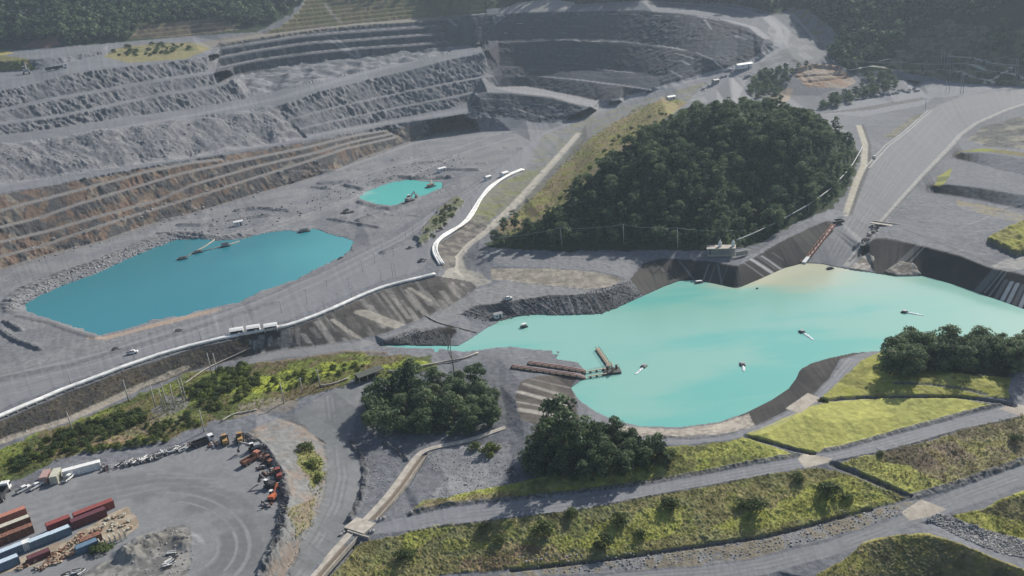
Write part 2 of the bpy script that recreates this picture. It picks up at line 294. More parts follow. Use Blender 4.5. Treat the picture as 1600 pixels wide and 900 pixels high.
def box(a, n=1):
    for _ in range(n):
        p = np.pad(a, 1, mode='edge')
        a = (p[:-2, 1:-1]+p[2:, 1:-1]+p[1:-1, :-2]+p[1:-1, 2:]+2*p[1:-1, 1:-1])/6
    return a
INV = box(INV, 1)
DIR = _f[None, None]+((GX-800)/F_PX)[..., None]*_r-((GY-450)/F_PX)[..., None]*_u
BASE = CAM+DIR/INV[..., None]
SPACING = np.maximum(np.linalg.norm(np.gradient(BASE, axis=0), axis=-1), np.linalg.norm(np.gradient(BASE, axis=1), axis=-1))
#                   # world position of every node of the sheet

# ------------------------------------------------------------------ noise
_rng = np.random.RandomState(7)
_perm = np.concatenate([_rng.permutation(256)]*3)
_g3 = _rng.normal(size=(256, 3)); _g3 /= np.linalg.norm(_g3, axis=1)[:, None]
def noise3(x, y, z):
    x, y, z = np.broadcast_arrays(x, y, z)
    xi, yi, zi = np.floor(x).astype(int), np.floor(y).astype(int), np.floor(z).astype(int)
    xf, yf, zf = x-xi, y-yi, z-zi
    fd = lambda t: t*t*t*(t*(t*6-15)+10)
    u, v, w = fd(xf), fd(yf), fd(zf)
    xi &= 255; yi &= 255; zi &= 255
    def g(dx, dy, dz):
        G = _g3[_perm[_perm[_perm[xi+dx]+yi+dy]+zi+dz]]
        return G[..., 0]*(xf-dx)+G[..., 1]*(yf-dy)+G[..., 2]*(zf-dz)
    a = g(0, 0, 0); a = a+u*(g(1, 0, 0)-a)
    b = g(0, 1, 0); b = b+u*(g(1, 1, 0)-b)
    c = g(0, 0, 1); c = c+u*(g(1, 0, 1)-c)
    d = g(0, 1, 1); d = d+u*(g(1, 1, 1)-d)
    a = a+v*(b-a); c = c+v*(d-c)
    return a+w*(c-a)
def fbm(P, size, octaves=3, zs=1.0, seed=0.0, gain=0.5):
    x, y, z = P[..., 0]/size+seed*17.3, P[..., 1]/size-seed*9.1, P[..., 2]/size*zs+seed*5.7
    s, a, f = 0, 1.0, 1.0
    for k in range(octaves):                     # waves finer than the sheet can carry fade out
        t = np.clip((size/f/SPACING-0.9)/1.1, 0, 1) if P.shape[:2] == SPACING.shape else 1.0
        s = s+a*noise3(x*f, y*f, z*f)*t; a *= gain; f *= 2.03
    return s*1.6
PXM = F_PX*INV                                   # photo pixels per metre at each node
SIND = np.clip(-DIR[..., 2]/np.linalg.norm(DIR, axis=-1), 0.06, 1)
N_EDGE_A, N_EDGE_B = fbm(BASE, 9, 3, seed=1), fbm(BASE, 9, 3, seed=2)
def region(poly, jit=1.5, soft=0):
    """share of every node inside an outline (photo coordinates), with an uneven edge of jit metres"""
    poly = np.array(poly, float)
    x0, x1 = poly[:, 0].min()-20, poly[:, 0].max()+20; y0, y1 = poly[:, 1].min()-20, poly[:, 1].max()+20
    i0, i1 = np.searchsorted(gx, x0), np.searchsorted(gx, x1); j0, j1 = np.searchsorted(gy, y0), np.searchsorted(gy, y1)
    out = np.zeros((NY, NX), np.float32)
    sl = (slice(j0, j1), slice(i0, i1))
    X = GX[sl]+N_EDGE_A[sl]*jit*PXM[sl]; Y = GY[sl]+N_EDGE_B[sl]*jit*PXM[sl]*SIND[sl]
    ins = np.zeros(X.shape, bool)
    for (ax, ay), (bx, by) in zip(poly, np.roll(poly, -1, 0)):
        if ay == by: continue
        ins ^= ((ay > Y) != (by > Y)) & (X < (bx-ax)*(Y-ay)/(by-ay)+ax)
    out[sl] = ins
    return box(out, soft) if soft else out
def along(pts, closed=False):
    """distance in metres of every node near a line, and metres run along it"""
    pts = np.array(pts, float)
    dist = np.full((NY, NX), 1e3); run = np.zeros((NY, NX)); s0 = 0.0
    for a, b in zip(pts[:-1], pts[1:]):
        i0, i1 = np.searchsorted(gx, min(a[0], b[0])-60), np.searchsorted(gx, max(a[0], b[0])+60)
        j0, j1 = np.searchsorted(gy, min(a[1], b[1])-45), np.searchsorted(gy, max(a[1], b[1])+45)
        sl = (slice(j0, j1), slice(i0, i1))
        if i0 >= i1 or j0 >= j1: continue
        kx, ky = 1/PXM[sl], 1/(PXM[sl]*SIND[sl])
        dx, dy = (b[0]-a[0])*kx, (b[1]-a[1])*ky
        ex, ey = (GX[sl]-a[0])*kx, (GY[sl]-a[1])*ky
        L2 = dx*dx+dy*dy+1e-9; t = np.clip((ex*dx+ey*dy)/L2, 0, 1)
        d = np.hypot(ex-t*dx, ey-t*dy)
        better = d < dist[sl]
        dist[sl] = np.where(better, d, dist[sl]); run[sl] = np.where(better, s0+t*np.sqrt(L2), run[sl])
        s0 += float(np.mean(np.sqrt(L2)))
    return dist, run
def smooth(a, b, x):
    t = np.clip((x-a)/(b-a), 0, 1); return t*t*(3-2*t)

# ------------------------------------------------------------------ colours and relief of the ground
_tx = np.gradient(BASE, axis=1); _ty = np.gradient(BASE, axis=0)
NRM = np.cross(_tx, -_ty); NRM /= np.linalg.norm(NRM, axis=-1, keepdims=True)+1e-9
NRM[NRM[..., 2] < 0] *= -1
SLOPE = np.degrees(np.arccos(np.clip(NRM[..., 2], 0, 1)))
STEEP = smooth(22, 36, box(SLOPE, 1))
COL = np.zeros((NY, NX, 3)); COL[:] = (0.178, 0.183, 0.194)
ZONE = np.zeros((NY, NX), np.int8)               # 0 terrain 1 haul road 2 path 3 grass 4 liner 5 hillside 6 yard
RAISE = np.zeros((NY, NX))                       # metres, straight up
ROCK = np.zeros((NY, NX)); TUFT = np.zeros((NY, NX)); FLAT = np.zeros((NY, NX)); TERR = np.zeros((NY, NX))
n_big = fbm(BASE, 60, 3, seed=3); n_mid = fbm(BASE, 14, 3, seed=4); n_fine = fbm(BASE, 2.6, 3, seed=5); n_grain = fbm(BASE, 0.9, 2, seed=6)
N_RIB = fbm(BASE, 5.5, 3, zs=0.22, seed=8, gain=0.6)
def paint(m, c, a=1.0):
    k = (m*a)[..., None]; COL[:] = COL*(1-k)+np.array(c)*k
def paint_mix(m, c0, c1, n, a=1.0):
    t = smooth(-0.35, 0.35, n)[..., None]; k = (m*a)[..., None]
    COL[:] = COL*(1-k)+(np.array(c0)*(1-t)+np.array(c1)*t)*k
def zone(m, z): ZONE[m > 0.5] = z
def stroke(pts, width, c, a=1.0, soft=0.5, wob=0.0, zid=None):
    d, s = along(pts)
    if wob: d = d+np.abs(n_mid)*wob
    m = 1-smooth(width/2-soft*width/2, width/2+soft*width/2, d); paint(m, c, a)
    if zid is not None: zone(m, zid)
    return m
def both(up, low): return [tuple(p[:2]) for p in up]+[tuple(p[:2]) for p in reversed(low)]
def lpts(name): return [(q[0], q[1]) for q in LINES[name]]
def ribbon(a, b): return lpts(a)+lpts(b)[::-1]

COLD = np.array((0.775, 0.79, 0.82))
GRAVEL, PALE, ROCKC, TAN, LINER = (0.235, 0.235, 0.24), (0.30, 0.30, 0.305), (0.155, 0.16, 0.172), (0.34, 0.31, 0.265), (0.036, 0.032, 0.030)
LIME, OLIVE, BROWN, DEEP = (0.235, 0.255, 0.055), (0.12, 0.135, 0.045), (0.17, 0.14, 0.075), (0.045, 0.06, 0.032)
COL *= (1+0.16*n_big+0.10*n_mid)[..., None]
# --- the pit
pit = region([(-240, -44), (740, -44), (1290, 0), (1290, 90), (1150, 112), (1000, 152), (880, 200), (735, 200), (560, 250), (400, 305), (0, 425), (-240, 500)], 0)
ROCK += pit*STEEP*0.7
pit_rock = pit*STEEP
paint_mix(pit_rock, (0.125, 0.13, 0.142), (0.20, 0.20, 0.205), N_RIB+0.5*n_mid, 0.9)
flank = region([(-240, 300), (0, 226), (200, 200), (430, 165), (480, 215), (300, 246), (150, 266), (0, 288), (-240, 330)], 2)
paint(flank, (0.215, 0.215, 0.225), 0.7); paint_mix(flank, (0.17, 0.17, 0.18), (0.25, 0.245, 0.24), fbm(BASE, 7, 3, zs=0.15, seed=21)+0.6*n_mid, 0.55)
ROCK[flank > 0.5] *= 0.45; RAISE += flank*4.0*fbm(BASE, 26, 3, seed=91)
for pts, a in [([(-40, 232), (120, 212), (300, 180), (430, 155), (560, 116), (700, 80)], 0.8), ([(-40, 296), (150, 262), (275, 246), (400, 228), (560, 199), (728, 172)], 0.7)]:
    d_, s_ = along(pts); paint(1-smooth(2, 11, d_), (0.30, 0.30, 0.31), a*0.6)
    paint((1-smooth(0.3, 1.2, np.abs(d_-5)))*(0.5+0.5*(n_mid > 0)), (0.16, 0.16, 0.165), 0.5)
rust = region([(-240, 370), (0, 305), (200, 268), (400, 236), (600, 203), (720, 182), (735, 195), (640, 224), (450, 291), (325, 327), (162, 378), (0, 424), (-240, 505)], 1)
ROCK *= 1-0.5*rust
paint_mix(rust*STEEP, (0.150, 0.105, 0.080), (0.098, 0.093, 0.090), n_mid+0.55*N_RIB+0.35*n_big+smooth(380, 640, GX)*0.7+0.02)
paint_mix(rust*STEEP*(fbm(BASE, 11, 2, seed=31) > 0.33), (0.205, 0.16, 0.115), (0.25, 0.22, 0.18), N_RIB, 0.55)
paint(rust*(1-STEEP), (0.22, 0.20, 0.18), 0.6)
for k in 'abcd':
    d_, s_ = along([(x, y+1) for x, y in lpts('bench_'+k)]); paint((1-smooth(0.8, 2.2, d_)), (0.215, 0.185, 0.16), 0.5*smooth(-0.5, 0.0, n_mid))
for nm in ['left_a', 'left_b', 'face_a', 'face_b']:
    d_, s_ = along([(x, y+1) for x, y in lpts(nm)]); paint((1-smooth(0.8, 2.6, d_)), (0.25, 0.25, 0.255), 0.55*(n_mid > 0.0))
for nm in []:
    d_, s_ = along([(x, y+1) for x, y in lpts(nm)]); paint((1-smooth(0.8, 2.6, d_)), (0.28, 0.275, 0.27), 0.7*(n_mid > -0.35))
for nm in ['bowl_aa', 'bowl_bb', 'bowl_cc']:
    d_, s_ = along([(x, y+1.3) for x, y in lpts(nm)]); paint((1-smooth(2.0, 4.5, d_)), (0.33, 0.325, 0.33), 0.9*(fbm(BASE, 70, 2, seed=14) > -0.22))
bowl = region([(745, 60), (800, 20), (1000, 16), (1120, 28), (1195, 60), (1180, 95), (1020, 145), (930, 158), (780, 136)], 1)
paint_mix(bowl, (0.052, 0.050, 0.062), (0.043, 0.052, 0.068), n_big+0.5*n_mid, 0.95)  # bowl rock tinted dark, which puts the wall's shade into the colour
for nm in ['bowl_aa', 'bowl_bb', 'bowl_cc']:
    d_, s_ = along([(x, y+1.3) for x, y in lpts(nm)]); paint((1-smooth(1.6, 3.6, d_)), (0.33, 0.325, 0.33), 0.0)
BOWL_BENCHES = [([(600, 80), (660, 71), (700, 68), (760, 65), (840, 61), (975, 66)], 5), ([(1027, 71), (1050, 74), (1070, 78)], 7), ([(1055, 83), (1090, 93)], 4), ([(1064, 95), (1078, 101)], 4), ([(1088, 82), (1120, 96)], 4), ([(1048, 110), (1066, 121)], 4), ([(838, 119), (900, 124), (960, 132), (1018, 140)], 7), ([(935, 108), (990, 114)], 5), ([(735, 55), (800, 51)], 3), ([(720, 36), (790, 34)], 3), ([(930, 21), (1060, 25)], 5), ([(1092, 26), (1140, 33), (1176, 43), (1198, 60)], 9), ([(780, 104), (830, 104)], 3), ([(1100, 30), (1112, 46)], 2.5), ([(1150, 55), (1165, 62)], 5), ([(800, 37), (850, 36)], 2.5)]
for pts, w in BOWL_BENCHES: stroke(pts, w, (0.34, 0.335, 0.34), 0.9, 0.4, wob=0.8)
_ra = np.array([(740, 26), (800, 21), (900, 18), (1000, 17), (1060, 20), (1120, 28), (1170, 43), (1192, 62)], float); _fa = np.array([(775, 137), (800, 136), (840, 138), (890, 148), (930, 156), (1000, 148), (1060, 128), (1130, 100)], float)
for t_ in (0.10, 0.19, 0.28, 0.36, 0.47, 0.56, 0.65, 0.76, 0.86):
    d_, s_ = along(_ra*(1-t_)+_fa*t_); mk = (1-smooth(0.8, 3.0, d_))*smooth(-0.45, 0.1, n_mid+n_big); paint(mk, (0.17, 0.17, 0.185), 0.6)
gapf = region([(685, 30), (735, 24), (770, 22), (775, 66), (745, 70), (700, 72), (690, 60)], 1); paint_mix(gapf, (0.05, 0.055, 0.066), (0.085, 0.088, 0.098), n_mid+N_RIB, 0.9); ROCK[gapf > 0.5] = 0.5  # lit facets between the walls toned down to the same painted shade
cutf = region([(748, 144), (800, 145), (865, 152), (900, 163), (914, 172), (892, 187), (860, 193), (830, 191), (795, 178), (750, 174), (735, 167)], 1); paint_mix(cutf, (0.055, 0.065, 0.078), (0.085, 0.09, 0.10), n_mid+N_RIB, 0.95)  # cut faces painted dark as shade, though the slope itself catches sun
for pts, w in [([(755, 154), (793, 156)], 6), ([(833, 162), (858, 166), (876, 178)], 6), ([(735, 166), (780, 168), (800, 176)], 4), ([(800, 168), (830, 178), (860, 186)], 4)]: stroke(pts, w, (0.30, 0.295, 0.295), 0.9, 0.4, wob=0.8)
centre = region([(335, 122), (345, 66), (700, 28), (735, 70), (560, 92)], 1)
paint_mix(centre, (0.055, 0.06, 0.07), (0.09, 0.094, 0.104), N_RIB+n_mid, 0.95); ROCK *= 1-0.5*centre  # shade on these bench faces is painted in as a darker rock tone
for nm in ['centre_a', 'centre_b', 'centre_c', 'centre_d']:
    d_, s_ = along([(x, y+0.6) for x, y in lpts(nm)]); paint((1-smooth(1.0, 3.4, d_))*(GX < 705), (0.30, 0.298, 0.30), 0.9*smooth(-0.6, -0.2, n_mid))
for x0, y0, x1, y1 in [(515, 62, 560, 92), (523, 58, 548, 80), (700, 28, 712, 40), (555, 78, 565, 95)]: stroke([(x0, y0), (x1, y1)], 5, (0.28, 0.28, 0.285), 0.8)
rim_flat = region([(1205, 25), (1230, 50), (1260, 65), (1292, 84), (1272, 100), (1225, 112), (1165, 126), (1150, 112), (1195, 92), (1213, 72), (1200, 50)], 2); paint_mix(rim_flat, (0.22, 0.22, 0.215), (0.29, 0.288, 0.285), n_mid+n_big, 0.95); ROCK *= 1-0.7*rim_flat; ROCK[bowl > 0.5] = 0.3; ROCK[cutf > 0.5] = 0.4
light_floor = region([(770, 137), (820, 134), (880, 146), (930, 157), (965, 160), (925, 167), (900, 162), (860, 151), (800, 144)], 1)
paint(light_floor, (0.29, 0.285, 0.29), 0.8)
cgap = region([(350, 122), (470, 99), (560, 89), (710, 72), (700, 84), (600, 104), (470, 134), (390, 150)], 2); paint_mix(cgap, (0.13, 0.135, 0.145), (0.24, 0.24, 0.245), fbm(BASE, 16, 4, seed=97)); RAISE += cgap*4.5*fbm(BASE, 18, 3, seed=98)
# pit floor: tracks, pale patches, dark heaps
floor = region([(-240, 560), (0, 425), (162, 378), (325, 327), (450, 290), (640, 224), (740, 194), (860, 205), (800, 245), (700, 312), (560, 396), (400, 468), (150, 548), (-240, 650)], 2)
paint_mix(floor, (0.20, 0.20, 0.207), (0.265, 0.262, 0.26), fbm(BASE, 22, 4, seed=41), 0.7)
for pts, w in [([(400, 367), (500, 332), (553, 310), (580, 292)], 3.5), ([(250, 392), (330, 372), (420, 352), (480, 335), (540, 312)], 4), ([(540, 335), (600, 310)], 3), ([(430, 268), (530, 265), (640, 226), (760, 196)], 5), ([(640, 275), (720, 240), (800, 215)], 4), ([(500, 300), (600, 262), (700, 236), (790, 205)], 3)]:
    stroke(pts, w, (0.31, 0.305, 0.30), 0.65, wob=1.0)
for k in range(34):
    cx, cy = random.Random(k).uniform(440, 800), random.Random(k+99).uniform(195, 345)
    ddx = random.Random(k+7).uniform(8, 30); m = stroke([(cx, cy), (cx+ddx, cy-ddx*random.Random(k+3).uniform(-.15, .45))], 2.6, (0.15, 0.15, 0.155), 0.5, wob=1.4)
    RAISE += m*1.4*(floor > 0.5)
road_strip = region(ribbon('pit_road_low', 'pipe_back')+[], 0)
pit_road = region([(-240, 665), (0, 585), (150, 547), (300, 503), (400, 469), (500, 428), (620, 370), (760, 280), (850, 207), (905, 182), (1000, 150), (1100, 121), (1160, 108), (1160, 116), (1060, 142), (960, 174), (900, 200), (850, 240), (760, 318), (700, 365), (660, 420), (560, 452), (450, 500), (300, 532), (150, 580), (0, 640), (-240, 740)], 1)
paint(pit_road, (0.24, 0.242, 0.25), 0.75); zone(pit_road, 1)
for off, c in [(10, 0.17), (14, 0.30), (22, 0.19), (28, 0.31), (36, 0.20), (44, 0.27)]:
    stroke([(-60, 600+off), (0, 575+off), (150, 540+off), (300, 495+off*0.9), (400, 460+off*0.9), (500, 418+off*0.8), (620, 362+off*0.6), (760, 272+off*0.35), (850, 204+off*0.2), (950, 165+off*0.15)], 2.2, (c, c, c*1.02), 0.55, wob=0.8)
ms = stroke([(0, 592), (120, 568), (250, 530), (350, 500), (430, 472)], 5, (0.15, 0.15, 0.155), 0.7, wob=1.0)
RAISE += ms*0.6
rusty_shore = stroke([(140, 528), (165, 528), (220, 514), (290, 496), (340, 484)], 5, (0.33, 0.24, 0.17), 0.75, wob=1.2)
# shore banks round the pit lake
bank = (1-smooth(2, 7, along([(18, 486), (14, 474), (40, 452), (100, 428), (150, 411), (200, 391), (240, 374), (275, 364), (310, 366), (345, 372), (385, 368)])[0]))
_d, _s = along([(18, 486), (14, 474), (40, 452), (100, 428), (150, 411), (200, 391), (240, 374), (275, 364), (310, 366), (345, 372), (385, 368)]); rl = noise3(_s/4.0, _d/20, 0*_s)+0.5*noise3(_s/1.9, _d/8, 5+0*_s)
paint_mix(bank, (0.09, 0.09, 0.095), (0.26, 0.255, 0.25), rl+0.2*n_mid, 0.9); RAISE += bank*(1.4+2.2*rl)
lowbank = 1-smooth(1.2, 3.2, along([(30, 494), (80, 505), (112, 517), (146, 527)])[0])
paint(lowbank, (0.12, 0.12, 0.122), 0.8); RAISE += lowbank*0.5
for pts in [[(0, 516), (25, 532), (60, 545)], [(10, 503), (30, 515)]]:
    m = stroke(pts, 4, (0.15, 0.15, 0.15), 0.7); RAISE += m*2.0
pb = 1-smooth(2.0, 6.0, along([(565, 316), (590, 324), (612, 327), (640, 318), (646, 309)])[0])
paint(pb, (0.13, 0.13, 0.133), 0.75); RAISE += pb*2.0; ROCK += pb*0.6
pb = 1-smooth(2.0, 6.5, along([(592, 283), (620, 277), (655, 279), (700, 277)])[0])
paint(pb, (0.16, 0.155, 0.15), 0.75); RAISE += pb*2.2; ROCK += pb*0.8
for pts, h in [([(500, 287), (545, 284)], 2.2), ([(490, 293), (515, 295)], 1.8), ([(700, 265), (745, 266)], 2.2), ([(615, 250), (640, 248)], 2.4), ([(650, 255), (690, 252)], 1.6), ([(370, 330), (400, 325), (450, 330)], 2.4), ([(360, 345), (420, 336)], 1.6), ([(280, 352), (330, 352)], 2.0), ([(250, 365), (300, 372), (340, 380)], 1.5), ([(560, 345), (600, 332)], 2.2), ([(515, 342), (590, 355)], 1.4), ([(540, 290), (565, 296)], 2.5), ([(600, 395), (660, 365)], 1.6), ([(250, 345), (290, 340)], 1.5)]:
    m = stroke(pts, 5.5, (0.15, 0.148, 0.15), 0.7, wob=1.6); RAISE += m*h
# --- forest floor, terraces above the pit
f_left = region([(-240, -44), (-240, 98), (0, 79), (100, 73), (200, 65), (300, 56), (400, 50), (455, 22), (500, -44)], 4)
paint(f_left, DEEP); zone(f_left, 5)
clear = region([(0, 24), (60, 18), (110, 16), (125, 28), (60, 35), (0, 35)], 3); paint(clear, (0.19, 0.18, 0.12))
redsoil = region([(28, 74), (60, 60), (90, 58), (95, 70), (60, 76)], 3); paint(redsoil, (0.16, 0.085, 0.07), 0.8)
yel = region([(-60, 84), (0, 78), (24, 82), (0, 88)], 1); paint(yel, (0.30, 0.26, 0.08))
t_a = region([(200, 60), (225, 36), (350, 24), (375, 46), (300, 56)], 2); paint_mix(t_a, (0.12, 0.095, 0.07), (0.17, 0.14, 0.09), n_mid); TERR += t_a
t_b = region([(405, 54), (440, 40), (470, 14), (490, -44), (760, -44), (760, 20), (640, 30), (560, 36)], 2); paint_mix(t_b, (0.15, 0.13, 0.07), (0.12, 0.12, 0.055), n_mid+n_big); TERR += t_b; zone(t_b, 5)
stroke([(508, 5), (520, 22), (535, 36)], 5, (0.27, 0.25, 0.22), 0.8)
edge_strip = region([(300, 70), (345, 60), (400, 52), (500, 38), (600, 28), (720, 23), (720, 30), (600, 38), (500, 50), (400, 62), (330, 74)], 1); paint_mix(edge_strip, (0.20, 0.165, 0.14), (0.17, 0.16, 0.10), n_mid, 0.7)
olive_patch = region([(160, 88), (185, 75), (240, 68), (300, 66), (330, 76), (290, 92), (200, 98)], 2); paint_mix(olive_patch, (0.10, 0.115, 0.045), (0.20, 0.18, 0.09), n_mid+0.3); zone(olive_patch, 3); TUFT += olive_patch
strip_l = region([(-60, 92), (0, 86), (45, 92), (55, 108), (0, 112), (-60, 112)], 2); paint_mix(strip_l, OLIVE, BROWN, n_mid); zone(strip_l, 3)
b_hill = region([(740, -44), (760, 14), (820, 10), (870, 8), (1060, -2), (1150, 6), (1215, 22), (1240, 10), (1300, 90), (1330, 115), (1400, 108), (1600, 100), (1840, 100), (1840, -44)], 3)
paint(b_hill, DEEP); zone(b_hill, 5)
pale_top = region([(780, 18), (810, 4), (860, -2), (900, 4), (890, 14), (800, 21)], 2); paint(pale_top, (0.33, 0.31, 0.29), 0.9)
terr_r = region([(1380, 105), (1420, 60), (1480, 30), (1560, 45), (1640, 60), (1640, 134), (1540, 132), (1480, 126)], 3)
paint_mix(terr_r, (0.10, 0.097, 0.06), (0.165, 0.15, 0.10), n_mid+N_RIB); TERR += terr_r*0.8
for pts in [[(1330, 109), (1362, 103)], [(1362, 103), (1400, 108)], [(1465, 105), (1522, 117), (1552, 128)], [(1495, 96), (1550, 108), (1600, 120)], [(1480, 85), (1520, 91), (1600, 101)], [(1400, 80), (1410, 78)], [(1375, 95), (1390, 92)], [(1540, 128), (1580, 105)]]:
    stroke(pts, 4.2, (0.58, 0.56, 0.48), 0.9, wob=0.6)  # sunlit terrace tops, painted as pale strokes on the shaded slope
gr_r = region([(1560, 62), (1575, 50), (1600, 40), (1640, 42), (1640, 85), (1580, 90), (1550, 88)], 2); paint_mix(gr_r, (0.14, 0.13, 0.07), (0.09, 0.09, 0.06), n_mid)
gully = region([(1232, 15), (1262, 14), (1300, 45), (1315, 62), (1290, 72), (1270, 66), (1250, 40)], 2); paint_mix(gully, (0.24, 0.235, 0.23), (0.17, 0.15, 0.09), n_mid)
rr = stroke([(1040, 4), (1090, 6), (1150, 13), (1200, 26), (1224, 48), (1218, 74), (1180, 96), (1130, 110), (1060, 130), (1000, 148), (940, 168), (880, 192)], 15, (0.31, 0.31, 0.315), 0.9, 0.3, zid=1)
stroke([(1238, 22), (1255, 42), (1275, 66)], 5, (0.36, 0.36, 0.36), 0.8)
stroke([(1245, 36), (1265, 58)], 4, (0.12, 0.12, 0.12), 0.8)
# --- slope between pit road and the wooded hill
rough_slope = region([(850, 210), (905, 190), (1000, 158), (1100, 128), (1120, 140), (1020, 185), (960, 215), (920, 215), (890, 260), (800, 340), (760, 365), (730, 345), (770, 300), (820, 262)], 2)
paint_mix(rough_slope, (0.20, 0.205, 0.20), (0.17, 0.17, 0.11), n_mid+N_RIB*0.5, 0.8); TUFT += rough_slope*0.5; ROCK += rough_slope*0.25
west = region([(775, 360), (850, 290), (890, 250), (915, 222), (970, 185), (1040, 150), (1075, 160), (1020, 200), (950, 262), (905, 302), (865, 334), (800, 372)], 2)
paint_mix(west, (0.185, 0.175, 0.075), (0.20, 0.155, 0.095), n_mid+0.3); paint_mix(west*(fbm(BASE, 16, 2, seed=51) > 0.1), (0.24, 0.25, 0.06), (0.15, 0.16, 0.06), n_fine, 0.7); TUFT += west; zone(west, 3)
stroke([(905, 208), (870, 248), (850, 270), (800, 324), (760, 361), (728, 384), (714, 402), (720, 425), (740, 438)], 6, (0.36, 0.335, 0.29), 0.9, 0.25)
stroke([(915, 214), (880, 255), (855, 280), (806, 332)], 4, (0.15, 0.14, 0.12), 0.7)
pad = region([(690, 430), (708, 412), (728, 420), (752, 428), (770, 440), (735, 452), (705, 470), (680, 455)], 1); paint(pad, (0.31, 0.295, 0.255), 0.8)
for cx_, cy_, sx_, sy_, h_ in [(1015, 285, 80, 38, 14), (1170, 300, 30, 55, -21), (1245, 240, 48, 40, 12), (1085, 238, 26, 22, -8), (1110, 230, 40, 14, -6), (880, 345, 30, 18, 3)]: RAISE += h_*np.exp(-((GX-cx_)/sx_)**2-((GY-cy_)/sy_)**2)
hillm = region([(752, 380), (800, 366), (865, 332), (910, 296), (955, 258), (1010, 212), (1060, 172), (1120, 160), (1200, 162), (1265, 180), (1320, 215), (1345, 245), (1335, 285), (1300, 325), (1250, 346), (1200, 368), (1150, 388), (1060, 392), (950, 390), (860, 394), (790, 390)], 3)
paint(hillm, DEEP); zone(hillm, 5)
platm = region([(740, 398), (770, 388), (860, 394), (1060, 392), (1110, 392), (1150, 400), (1130, 410), (1034, 404), (1000, 412), (985, 435), (930, 422), (860, 418), (790, 416)], 2); paint(platm, (0.235, 0.235, 0.24), 0.8)
ft = region([(765, 420), (850, 419), (925, 424), (966, 433), (975, 438), (950, 448), (920, 452), (830, 443), (770, 436)], 0.6)
paint_mix(ft, (0.34, 0.305, 0.25), (0.24, 0.215, 0.18), N_RIB); FLAT += ft
low_plat = region([(700, 480), (740, 455), (780, 440), (930, 455), (985, 440), (945, 460), (850, 464), (745, 478), (720, 492), (660, 540), (600, 545), (600, 530), (650, 505)], 2); paint(low_plat, (0.29, 0.28, 0.265), 0.6)
rb = region([(715, 492), (745, 477), (800, 470), (850, 462), (900, 460), (945, 456), (985, 438), (1005, 460), (958, 484), (938, 493), (838, 494), (786, 503), (760, 500), (740, 495)], 1)
d_, s_ = along([(715, 490), (745, 478), (800, 471), (850, 463), (900, 461), (945, 457), (985, 440)]); rill = noise3(s_/1.7, d_/30, 0*s_)+0.6*noise3(s_/0.8, d_/9, 3+0*s_)
paint_mix(rb, (0.06, 0.062, 0.066), (0.16, 0.162, 0.167), rill+0.3*n_mid, 0.95); RAISE += rb*0.9*rill
iw = region([(598, 530), (640, 515), (690, 511), (714, 517), (700, 541), (600, 541)], 0.8); paint(iw, (0.07, 0.07, 0.07), 0.9); ROCK += iw*0.3
# --- liners round the turquoise lake
lin = region([(985, 436), (1005, 412), (1034, 404), (1080, 406), (1120, 410), (1153, 415), (1200, 388), (1260, 353), (1292, 344), (1308, 350), (1258, 414), (1225, 422), (1192, 437), (1152, 455), (1115, 446), (1085, 441), (1062, 442), (1040, 450), (1003, 462)], 0.2)
lin2 = region([(1345, 398), (1352, 382), (1368, 372), (1385, 372), (1435, 382), (1500, 399), (1545, 417), (1600, 429), (1840, 490), (1840, 575), (1600, 488), (1560, 474), (1520, 460), (1482, 447), (1442, 436), (1372, 430)], 0.2)
lin3 = region([(1382, 544), (1345, 552), (1312, 562), (1296, 590), (1272, 616), (1240, 636), (1180, 666), (1130, 672), (1162, 643), (1200, 624), (1230, 606), (1241, 592), (1248, 577), (1266, 566), (1295, 557), (1332, 549)], 0.2)
lin4 = region([(904, 586), (845, 586), (812, 596), (806, 625), (812, 655), (850, 668), (905, 664), (900, 625), (892, 606)], 0.4)
for m in (lin, lin2, lin3): paint_mix(m, LINER, (0.050, 0.045, 0.041), n_mid, 0.97); FLAT += m; zone(m, 4)
paint_mix(lin4, (0.085, 0.075, 0.068), (0.12, 0.105, 0.09), n_mid); FLAT += lin4
for a, b, w, c in [((1062, 408), (1085, 438), 1.2, .16), ((1108, 412), (1098, 440), .7, .28), ((1118, 413), (1108, 442), .5, .22), ((1122, 414), (1128, 446), .8, .26), ((1138, 414), (1128, 440), .5, .2), ((1150, 420), (1156, 450), .5, .2), ((1163, 410), (1196, 434), 1.0, .3), ((1174, 404), (1212, 430), 2.4, .62), ((1184, 400), (1214, 422), .6, .3), ((1190, 399), (1225, 424), 1.5, .55), ((1205, 393), (1224, 406), .6, .25), ((1022, 410), (1058, 440), .7, .17),
                   ((1435, 384), (1392, 424), 3.5, .2), ((1444, 386), (1408, 424), 1.0, .26), ((1558, 420), (1528, 455), 4.0, .2), ((1566, 424), (1538, 458), 1.0, .3), ((1572, 426), (1546, 462), 1.0, .3)]:
    stroke([a, b], w, (c, c*.98, c*.94), 0.85, 0.3)
for k in range(9): stroke([(1572+k*9, 438+k*2.6), (1556+k*9.5, 466+k*3.5)], 1.9, (0.6, 0.6, 0.6) if k % 3 else (0.2, 0.2, 0.2), 0.85, 0.3)
mudd = region([(1345, 404), (1358, 395), (1366, 408), (1352, 428), (1322, 424)], 1.2); paint_mix(mudd, (0.20, 0.175, 0.15), (0.34, 0.32, 0.29), N_RIB+n_fine); RAISE += mudd*0.5
mudd = region([(1385, 424), (1405, 410), (1425, 413), (1440, 430), (1410, 436)], 1.2); paint_mix(mudd, (0.20, 0.17, 0.145), (0.36, 0.33, 0.29), N_RIB+n_fine); RAISE += mudd*0.6
